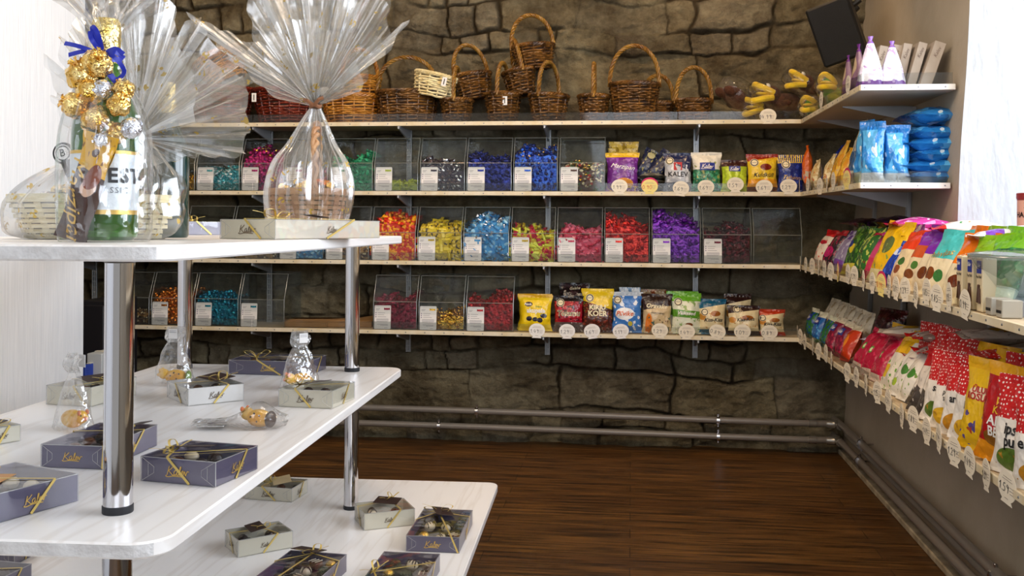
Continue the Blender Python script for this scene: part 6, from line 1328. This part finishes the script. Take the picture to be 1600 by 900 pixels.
def sheet_fan(root, tie, c, v, outline, dv, seed, pleats):
    """free end of a tied sheet: radiates from the tie to an uneven outer edge, folded into sharp pleats that stand out in depth"""
    P0 = V(tie); pts = [at_top(x, y, v=v) for x, y in outline]; pts = [V((p.x - c.x, 0, p.z - Wt)) for p in pts]
    cum = [0]
    for a, b in zip(pts[:-1], pts[1:]): cum.append(cum[-1] + (b - a).length)
    rn_ = random.Random(seed); ph = rn_.uniform(0, 6); o_ = V((seed, 3, 1))
    def edge(u):
        t = u * cum[-1]
        for i in range(len(pts) - 1):
            if t <= cum[i + 1] or i == len(pts) - 2: return pts[i].lerp(pts[i + 1], (t - cum[i]) / max(1e-6, cum[i + 1] - cum[i]))
    def f(u, r):
        e = edge(u); d = e - P0; L_ = d.length; q = P0 + d * r
        saw = (2 / pi) * math.asin(sin(pleats * pi * (u + .035 * sin(9 * u + ph)) + ph)); saw2 = (2 / pi) * math.asin(sin(pleats * 4.7 * u + ph * 2))
        amp = .004 + .11 * L_ * r * (1 - .45 * r)
        q.y = P0.y + dv * (r ** .8) + amp * saw * .8 + amp * .35 * saw2
        sd = V((-d.z, 0, d.x)).normalized(); q += sd * (amp * .28 * sin(pleats * pi * u * 2 + ph) + .010 * mnoise.noise(e * 7 + o_) * r)
        q.y += .012 * mnoise.noise(q * 11 + o_) * r
        return q
    mb = MB(); mb.grid(f, max(60, pleats * 10), 22); return mb.build('cellophane_fan', CEL, root, ang=14)
def at_top(px, py, Y=None, v=None):
    """table coordinates of a photo pixel at depth v along the table"""
    d = ray(px, py); t = v / d.dot(TF); q = d * t; return V((q.dot(TR), q.dot(TF), q.dot(TN)))
Wt = H3['top'] + .001
# ---- 1. sparkling wine bottle with sweets, blue ribbon
v1 = 1.36; cb_ = at_top(163, 378, v=v1); hz = at_top(163, 34, v=v1).z - Wt
bot = empty('wine_bottle_gift', TM @ T(cb_.x, v1, Wt), 'sparkling wine bottle gift in cellophane with blue ribbon on the top tier', 'bottle gift')
GLASS = P('green_bottle_glass', '#3f8a1e', .06, trans=.75, ior=1.3, coat=.5); S = hz / .30
def sl(*p): return [(r * S, z * S) for r, z in p]
bodyp = sl((0, .003), (.036, .001), (.0425, .006), (.0435, .02), (.0435, .15), (.041, .175), (.031, .202), (.021, .225), (.0155, .245), (.0145, .262), (.0145, .286), (.012, .289), (0, .289))
MB().lathe(bodyp, 48).build('glass_bottle', GLASS, bot)
MB().lathe(sl((0, .012), (.037, .014), (.0385, .03), (.0385, .15), (.0355, .172), (.02, .21), (.001, .214)), 40).build('wine', P('green_wine', '#a8c83a', .05, trans=.6, ior=1.2), bot)
MB().lathe(sl((.0162, .236), (.0158, .25), (.0185, .262), (.0195, .285), (.0185, .298), (.0165, .303), (0, .304)), 40).lathe(sl((.0235, .218), (.0165, .235), (.016, .25)), 40).build('gold_foil_top', foil('crumpled_gold_foil', '#d8b04a', '#f6e3a0', .2, .85), bot)
def band_arc(r, z0, z1, a0, a1, mat, name, n=30):
    mb = MB(); mb.grid(lambda u, v: V((r * cos(a0 + (a1 - a0) * u), r * sin(a0 + (a1 - a0) * u), z0 + (z1 - z0) * v)), n, 2); return mb.build(name, mat, bot)
LAB = P('silver_white_label', '#dfe6ea', .4, .1, bump=.2, bscale=60, var='#cfd8de', vscale=40); rB = .0440 * S
band_arc(rB, .042 * S, .117 * S, R(-150), R(40), LAB, 'label'); band_arc(rB + .0002, .036 * S, .042 * S, R(-150), R(40), GD, 'label_gold_edge'); band_arc(rB + .0002, .117 * S, .1215 * S, R(-150), R(40), GD, 'label_gold_edge')
def wt(s, size, mat, z, a0, bold=0):
    me = text_mesh(s, size, mat, bold=bold, wide=1.25).copy()
    for v in me.vertices: a = a0 + v.co.x / rB; v.co = V(((rB + .0012) * cos(a), (rB + .0012) * sin(a), v.co.z + z))
    link('lettering', me, bot)
wt('FESTIVAL', .027 * S, P('dark_grey_print', '#3c4148', .5), .087 * S, R(6), .0009); wt('CLASSIC', .011 * S, P('mid_grey_print', '#8a9098', .5), .068 * S, R(-55)); wt('Semi Seco', .006 * S, P('mid_grey_print'), .052 * S, R(-100))
nl = MB(); nl.grid(lambda u, v: V((.0325 * S * (1 - .33 * v) * cos(R(-75 + 50 * u)), .0325 * S * (1 - .33 * v) * sin(R(-75 + 50 * u)), (.185 + .03 * v) * S)), 10, 4); nl.build('neck_label', LAB, bot)
def crumple_ball(c, r, name, mat, parent, label, group, seed, own=True):
    rn_ = random.Random(seed); o_ = V((rn_.uniform(0, 9), 0, 0))
    def f(u, v):
        a, b = 2 * pi * u, pi * (v - .5); d = V((cos(a) * cos(b), sin(a) * cos(b), sin(b))); k = 1 + .20 * mnoise.noise(d * 2.2 + o_) + .13 * abs(mnoise.noise(d * 6 + o_)); return d * r * k
    mb = MB(); mb.grid(f, 26, 16); 
    for s in range(7):
        a = s * .9; mb.add([(0, 0, r * .8), (r * .4 * cos(a), r * .4 * sin(a), r * 1.22), (r * .6 * cos(a + .5), r * .6 * sin(a + .5), r * 1.1)], [(0, 1, 2)])
    return tag(link(name, mb.mesh(name, mat, ang=12), None, TM @ T(cb_.x, v1, Wt) @ T(*c) @ RX(rn_.uniform(-1.2, 1.2)) @ RY(rn_.uniform(-1, 1))), label, 'sweet', group)
GF = foil('bright_gold_foil', '#d09a30', '#ffe6a0', .14, .9); SF = foil('crumpled_silver_foil', '#c4cad8', '#f2f4fa', .14, .9)
bx = lambda px, py, dv=-.045: (lambda q: (q.x - cb_.x, dv, q.z - Wt))(at_top(px, py, v=v1 + dv))
for k, (px, py, r, m, w) in enumerate(((130, 118, .022, GF, 'gold'), (152, 100, .020, GF, 'gold'), (118, 165, .018, GF, 'gold'), (150, 188, .020, GF, 'gold'), (160, 140, .014, SF, 'silver'), (186, 165, .015, GF, 'gold'), (183, 208, .014, GF, 'gold'), (205, 200, .014, SF, 'silver'), (165, 222, .014, SF, 'silver'), (194, 140, .014, GF, 'gold'), (140, 145, .018, GF, 'gold'))):
    crumple_ball(bx(px, py, -.035 - .004 * (k % 3)), r, 'foil_sweet', m, bot, '%s foil-wrapped sweet bunched round the bottle neck under cellophane' % w, '%s foil-wrapped sweets round the bottle neck' % w, k)
# marzipan bar leaning against the bottle
pb1 = Pillow(.052, .150, .022, 5); c0 = bx(137, 377, -.06)
bar = empty('marzipan_bar', TM @ T(cb_.x + c0[0] - .022, v1 - .064, Wt + .002) @ RZ(R(-8)) @ RY(R(14)) @ RX(-.12), 'brown and gold marzipan bar leaning against the bottle', 'chocolate bar')
link('wrapper', pb1.mesh(bagmat('marzipan_bar', '#3a1f16', [('band', '#d8a424', .70, 2, .1), ('noise', '#8a5a1a', 9, .62, .72, 1), ('ell', '#c8a48c', .7, .5, .2, .09), ('ell', '#7a3a24', .7, .6, .22, .12), ('ell', '#4a2a1a', .5, .82, .12, .04)], rough=.2)), bar)
print_on(pb1, bar, 'Marzipan', .034, GD, .36, .36, rot=-R(78), shear=.4)
# its cellophane sleeve, ribbon and fan
wrap(bot, [(.052, 0), (.058, .004), (.060, .05), (.060, .13), (.054, .17), (.042, .205), (.022, .236), (.0185, .25)], 3, pleats=11, amp=.05, sx=1, sy=1.25, n=110, mat=film('bottle_film', refl=.05, milk=.02, rough=.1, fres=.5, bump=.4, bscale=24))
fan(bot, (0, 0, .25 * S), .13, .25, .75, (0, 2 * pi), 4, pleats=9, amp=.14, lens=[(R(180), .5, .3), (R(20), .5, .3), (R(100), .4, .3)], mat=film('bottle_film_top', refl=.08, milk=.05, rough=.1, fres=.7, bump=.4, bscale=24))
BL = P('blue_satin', '#1b2ba8', .3, .1); zr = bx(160, 84)[2]; mb = MB()
rr = .0215
mb.ribbon([(rr * cos(a), rr * sin(a), .004 * sin(a)) for a in (2 * pi * k / 24 for k in range(25))], .007, [V((cos(a), sin(a), 0)) for a in (2 * pi * k / 24 for k in range(25))])
for p in ([(.012, -.03, 0), (-.02, -.036, .012), (-.045, -.03, .018)], [(.012, -.03, 0), (-.01, -.034, .006), (-.038, -.032, .001)], [(.012, -.03, 0), (.0, -.04, .02), (-.006, -.034, .034)], [(.012, -.03, 0), (.008, -.04, .03), (-.002, -.036, .038), (.004, -.032, .01)], [(.012, -.03, 0), (.03, -.036, .004), (.042, -.03, -.004)], [(.012, -.03, 0), (.03, -.04, -.002), (.044, -.034, -.022), (.032, -.032, -.034), (.024, -.034, -.026)], [(.012, -.03, 0), (.018, -.036, -.02), (.03, -.03, -.038)], [(.012, -.03, .002), (.03, -.034, .009), (.043, -.034, .001)]):
    mb.ribbon(smooth_path(p, 5), .0062, (0.1, -1, .2), th=.0006)
mb.tube([(.008, -.031, 0), (.016, -.031, -.001)], .005, 8); mb.build('blue_bow', BL, bot, T(0, 0, zr))

# ---- 2. pale cane basket with its own wrap, behind the bottle
def basket_body(root, rb, rt, h, rows, stakes, r, mat, sq=1.0, flat=False, oval=1.0):
    mb = MB(); n = stakes * 2
    for j in range(rows):
        t = (j + .5) / rows; rr = rb + (rt - rb) * t ** .8; z0 = h * t; hh = h / rows * .38; pts = []; nn = []
        for k in range(n + 1):
            a = 2 * pi * k / n; q = rr + r * (1 if ((k // 1 + j) % 2) else -1); pts.append((q * cos(a) * oval, q * sin(a) * sq, z0)); nn.append(V((cos(a), sin(a), 0)))
        pts = smooth_path(pts, 3); nrm = [V((p.x, p.y, 0)).normalized() for p in pts]; mb.ribbon(pts, hh * 2, nrm, th=.0014)
    for k in range(stakes):
        a = 2 * pi * k / stakes; p0 = V((rb * cos(a) * oval, rb * sin(a) * sq, 0)); p1 = V((rt * cos(a) * oval, rt * sin(a) * sq, h)); mb.ribbon([p0, p0.lerp(p1, .5), p1], .015, V((cos(a), sin(a), 0)), th=.0016)
    mb.build('woven_body', mat, root); 
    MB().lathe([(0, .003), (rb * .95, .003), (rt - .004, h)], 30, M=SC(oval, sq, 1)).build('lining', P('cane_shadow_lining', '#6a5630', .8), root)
    rm = MB(); rm.ribbon([(rt * 1.02 * cos(a) * oval, rt * 1.02 * sin(a) * sq, h) for a in (2 * pi * k / 48 for k in range(49))], .013, [V((cos(a), sin(a), 0)) for a in (2 * pi * k / 48 for k in range(49))], th=.003); rm.build('rim', mat, root)
PC = P('split_cane', '#dccb98', .5, bump=.4, bscale=90, var='#f2e8c6', vscale=30, stretch=(1, 1, 6))
v2 = 1.60; c2 = at_top(146, 371, v=v2); k2 = at_top(275, 371, v=v2).x - c2.x
bk = empty('gift_basket', TM @ T(c2.x, v2, Wt), 'pale cane gift basket with sweets in printed cellophane behind the bottle', 'gift basket')
h2 = at_top(146, 311, v=v2).z - Wt
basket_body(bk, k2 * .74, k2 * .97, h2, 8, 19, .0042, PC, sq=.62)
hc = MB(); rn2 = random.Random(2)
for k in range(46):
    a = rn2.uniform(0, 6.28); q = rn2.uniform(0, .8) * k2 * .9; ell(hc, (q * cos(a), q * sin(a) * .6, h2 + rn2.uniform(-.006, .014)), (.014, .011, .010), mi=rn2.choice((0, 0, 1, 2)), n=10)
tag(hc.build('sweets_heap', [GF, SF, foil('copper_foil')], None, TM @ T(c2.x, v2, Wt)), 'foil-wrapped sweets heaped in the pale cane gift basket', 'sweets', None, 'stuff')
# second, dark bottle in that basket and a black lollipop-like seal card
v2b = 1.62; cc = at_top(248, 372, v=v2b); b2 = empty('wine_bottle', TM @ T(cc.x, v2b + .03, Wt + .001) @ SC(.92), 'dark green bottle with gold neck beside the cane basket under cellophane', 'bottle')
MB().lathe([(0, .001), (.037, .001), (.040, .006), (.040, .15), (.036, .18), (.02, .215), (.0145, .24), (.0145, .27), (0, .27)], 36).build('glass_bottle', P('dark_green_glass', '#14302a', .08, coat=.5), b2)
MB().lathe([(.024, .205), (.016, .225), (.0165, .285), (.015, .29), (0, .29)], 32).build('gold_foil_top', foil('crumpled_gold_foil'), b2); 
ps = at_top(88, 238, v=1.5); sc_card = empty('round_sweet', TM @ T(ps.x, 1.52, ps.z) @ RY(-.2), 'round black and white emblem sweet on a stick in the cane basket', 'lollipop'); MB().tube([(0, .002, -.012), (.012, .004, -.075)], .0075, 10).build('dark_stem', P('dark_stem', '#231b1e', .5), sc_card)
rD = .0175
for nm, r0, r1, yy_, m in (('disc', 0, rD, 0, BK), ('ring', rD * .72, rD * .8, -.0012, WT), ('centre', 0, rD * .58, -.0012, WT)): mb = MB(); mb.lathe([(r0, 0), (r1, 0)] if nm != 'disc' else [(0, 0), (r1, 0), (r1, .004), (0, .004)], 30, M=T(0, yy_) @ RX(R(90) if nm != 'disc' else R(-90))); mb.build(nm, m, sc_card)
lettering('B', .017, BK, sc_card, T(0, -.0025, 0))
zt2 = at_top(146, 215, v=v2).z - Wt
ox = at_top(214, 215, v=v2).x - c2.x
prof2 = [(k2 * .8, 0), (k2 * 1.0, .012), (k2 * 1.03, h2 * .8), (k2 * .86, h2 * 1.5), (k2 * .5, zt2 * .8), (k2 * .12, zt2)]
w2 = wrap(bk, prof2, 12, pleats=13, amp=.05, sy=.7, n=130)
for v in w2.data.vertices:
    t = max(0, v.co.z / zt2 - .35) / .65; v.co.x += ox * t ** 1.2
tie2 = (ox, 0, zt2)
for lay, (ol, dv, sd, pl_) in enumerate((
    ([(243, 262), (300, 250), (392, 246), (398, 170), (395, 128), (340, 100), (305, 92), (255, 40)], -.03, 21, 15),
    ([(392, 120), (330, 70), (300, 18), (275, 60), (250, -50), (215, -60), (190, 20), (160, -40), (120, 40)], .02, 33, 17),
    ([(215, -20), (160, 60), (136, -5), (120, 60), (98, 20), (92, 80), (82, 45), (76, 110), (57, 80), (72, 150), (68, 142), (100, 225)], .03, 44, 17),
    ([(330, 200), (330, 130), (300, 95), (262, 60), (240, 90)], -.06, 47, 9))):
    sheet_fan(bk, tie2, c2, v2, ol, dv, sd, pl_)
MB().tube([(.008 * cos(a), .008 * sin(a), 0) for a in (2 * pi * k / 16 for k in range(16))], .003, 6, closed=True).build('tie', GD, bk, T(*tie2))

# ---- 3. brown woven basket with tall handle in cellophane
BRC = P('flat_brown_willow', '#9a6a42', .5, bump=.4, bscale=90, var='#c09468', vscale=18)
v3 = 2.02; c3 = at_top(480, 367, v=v3); k3 = at_top(537, 367, v=v3).x - c3.x
g3 = empty('gift_basket', TM @ T(c3.x, v3, Wt), 'brown woven gift basket with twisted handle in tall cellophane wrap', 'gift basket')
h3 = at_top(480, 300, v=v3).z - Wt; zt3 = at_top(493, 166, v=v3).z - Wt
basket_body(g3, k3 * .78, k3 * 1.0, h3, 10, 15, .004, BRC, sq=.8)
hd = MB()
for s_ in range(2):
    pts = []
    for k in range(61):
        t = pi * k / 60; y = k3 * .75 * cos(t); z = h3 * .9 + (zt3 * .86 - h3 * .9) * sin(t) ** .7; ph = 14 * t + s_ * pi; pts.append((.018 + .0045 * cos(ph), y, z + .0045 * sin(ph)))
    hd.tube(pts, .005, 7)
hd.build('handle', BRC, g3, RZ(R(12)))
rn3 = random.Random(9); hc = MB()
for k in range(40):
    a = rn3.uniform(0, 6.28); q = rn3.uniform(0, .8) * k3 * .85; ell(hc, (q * cos(a), q * sin(a) * .75, h3 + rn3.uniform(-.004, .02)), (.013, .010, .010), mi=rn3.choice((0, 0, 1, 2)), n=10)
tag(hc.build('sweets_heap', [GF, SF, foil('copper_foil')], None, TM @ T(c3.x, v3, Wt)), 'gold and silver sweets heaped in the brown gift basket', 'sweets', None, 'stuff')
ox3 = at_top(493, 166, v=v3).x - c3.x
w3 = wrap(g3, [(k3 * .8, 0), (k3 * 1.0, .012), (k3 * 1.16, h3 * .95), (k3 * 1.0, h3 * 1.6), (k3 * .62, zt3 * .72), (k3 * .3, zt3 * .9), (k3 * .1, zt3)], 31, pleats=21, amp=.09, sy=.85, n=200)
for v in w3.data.vertices: v.co.x += ox3 * max(0, v.co.z / zt3) ** 2
tie3 = (ox3, 0, zt3)
for lay, (ol, dv, sd, pl_) in enumerate((
    ([(500, 140), (572, 130), (560, 95), (640, 30), (606, 90), (612, -40), (560, 20), (545, -70), (500, -10), (470, -80), (430, 10), (385, -70), (405, 60), (420, 110)], -.02, 51, 23),
    ([(560, 140), (590, 60), (600, 0), (560, -60), (480, -60), (420, -50), (388, 0), (395, 60), (340, 90)], .045, 52, 19),
    ([(440, 60), (400, 70), (292, 18), (345, 75), (400, 130), (440, 155)], .01, 53, 9),
    ([(530, 60), (500, 40), (450, 40), (430, 80)], -.06, 54, 11))):
    sheet_fan(g3, tie3, c3, v3, ol, dv, sd, pl_)
MB().tube([(.009 * cos(a), .009 * sin(a), .002 * sin(3 * a)) for a in (2 * pi * k / 20 for k in range(20))], .0045, 7, closed=True).tube([(0, -.012, 0), (.012, -.018, .012), (.02, -.014, .016)], .004, 6).tube([(0, -.012, 0), (-.012, -.018, .009), (-.02, -.012, .012)], .004, 6).build('raffia_tie', P('brown_raffia', '#8a5a3a', .7), g3, T(*tie3))
# ================================================================== CAMERA, LIGHT
sc = bpy.context.scene
cam = bpy.data.cameras.new('camera'); co = bpy.data.objects.new('camera', cam); COL.objects.link(co)
cam.sensor_width = 36; cam.lens = 36 * F_PX / 1600; cam.shift_y = (CY - 450) / 1600; cam.clip_start = .02
co.matrix_world = Mx(((CR.x, CU.x, -_f.x, CAM.x), (CR.y, CU.y, -_f.y, CAM.y), (CR.z, CU.z, -_f.z, CAM.z), (0, 0, 0, 1)))
sc.camera = co
def area(name, loc, to, sx, sy, w, col, spread=180):
    l = bpy.data.lights.new(name, 'AREA'); l.shape = 'RECTANGLE'; l.size = sx; l.size_y = sy; l.energy = w; l.color = hexc(col)[:3]; l.spread = R(spread)
    o = bpy.data.objects.new(name, l); COL.objects.link(o); o.location = loc
    o.rotation_euler = (V(to) - V(loc)).to_track_quat('-Z', 'Y').to_euler(); return o
area('daylight_window', (XO + .3, 1.8, 1.7), (0, 1.85, 1.35), 2.2, 1.3, 95, '#e9f2ff')
area('front_fill', (.35, -1.3, 2.0), (-1.1, 1.9, .8), 1.8, 1.4, 48, '#eef4ff')  # unseen fill added behind the camera to lift the front faces
area('warm_fill', (-.7, 1.9, 2.55), (-.5, 4.5, .6), 2.8, .5, 50, '#ffe2c0')  # added warm fill for the back wall and bins, no real fixture
def spot(loc, to, w, ang=80, col='#ffd09a', r=.04):
    l = bpy.data.lights.new('ceiling_spot', 'SPOT'); l.energy = w; l.spot_size = R(ang); l.spot_blend = .6; l.color = hexc(col)[:3]; l.shadow_soft_size = r
    o = bpy.data.objects.new('ceiling_spot', l); COL.objects.link(o); o.location = loc; o.rotation_euler = (V(to) - V(loc)).to_track_quat('-Z', 'Y').to_euler()
for x in (-1.9, -1.0, -.1, .55): spot((x, 3.8, 2.55), (x, 4.62, 1.2), 17, 95)
spot((-.1, 2.6, 2.5), (.9, 3.2, .9), 9, 80); spot((-.3, 2.2, 2.5), (.2, 3.3, 0), 30, 55)
w = bpy.data.worlds.new('world'); sc.world = w; w.use_nodes = True
w.node_tree.nodes['Background'].inputs[0].default_value = (1, .97, .92, 1); w.node_tree.nodes['Background'].inputs[1].default_value = .4
sc.view_settings.view_transform = 'Standard'; sc.view_settings.look = 'None'; sc.view_settings.gamma = 1; sc.view_settings.use_curve_mapping = False; sc.view_settings.exposure = 0
sc.cycles.max_bounces = 10; sc.cycles.transparent_max_bounces = 32; sc.cycles.caustics_reflective = False; sc.cycles.caustics_refractive = False
sc.cycles.use_denoising = True; sc.cycles.sample_clamp_indirect = 6
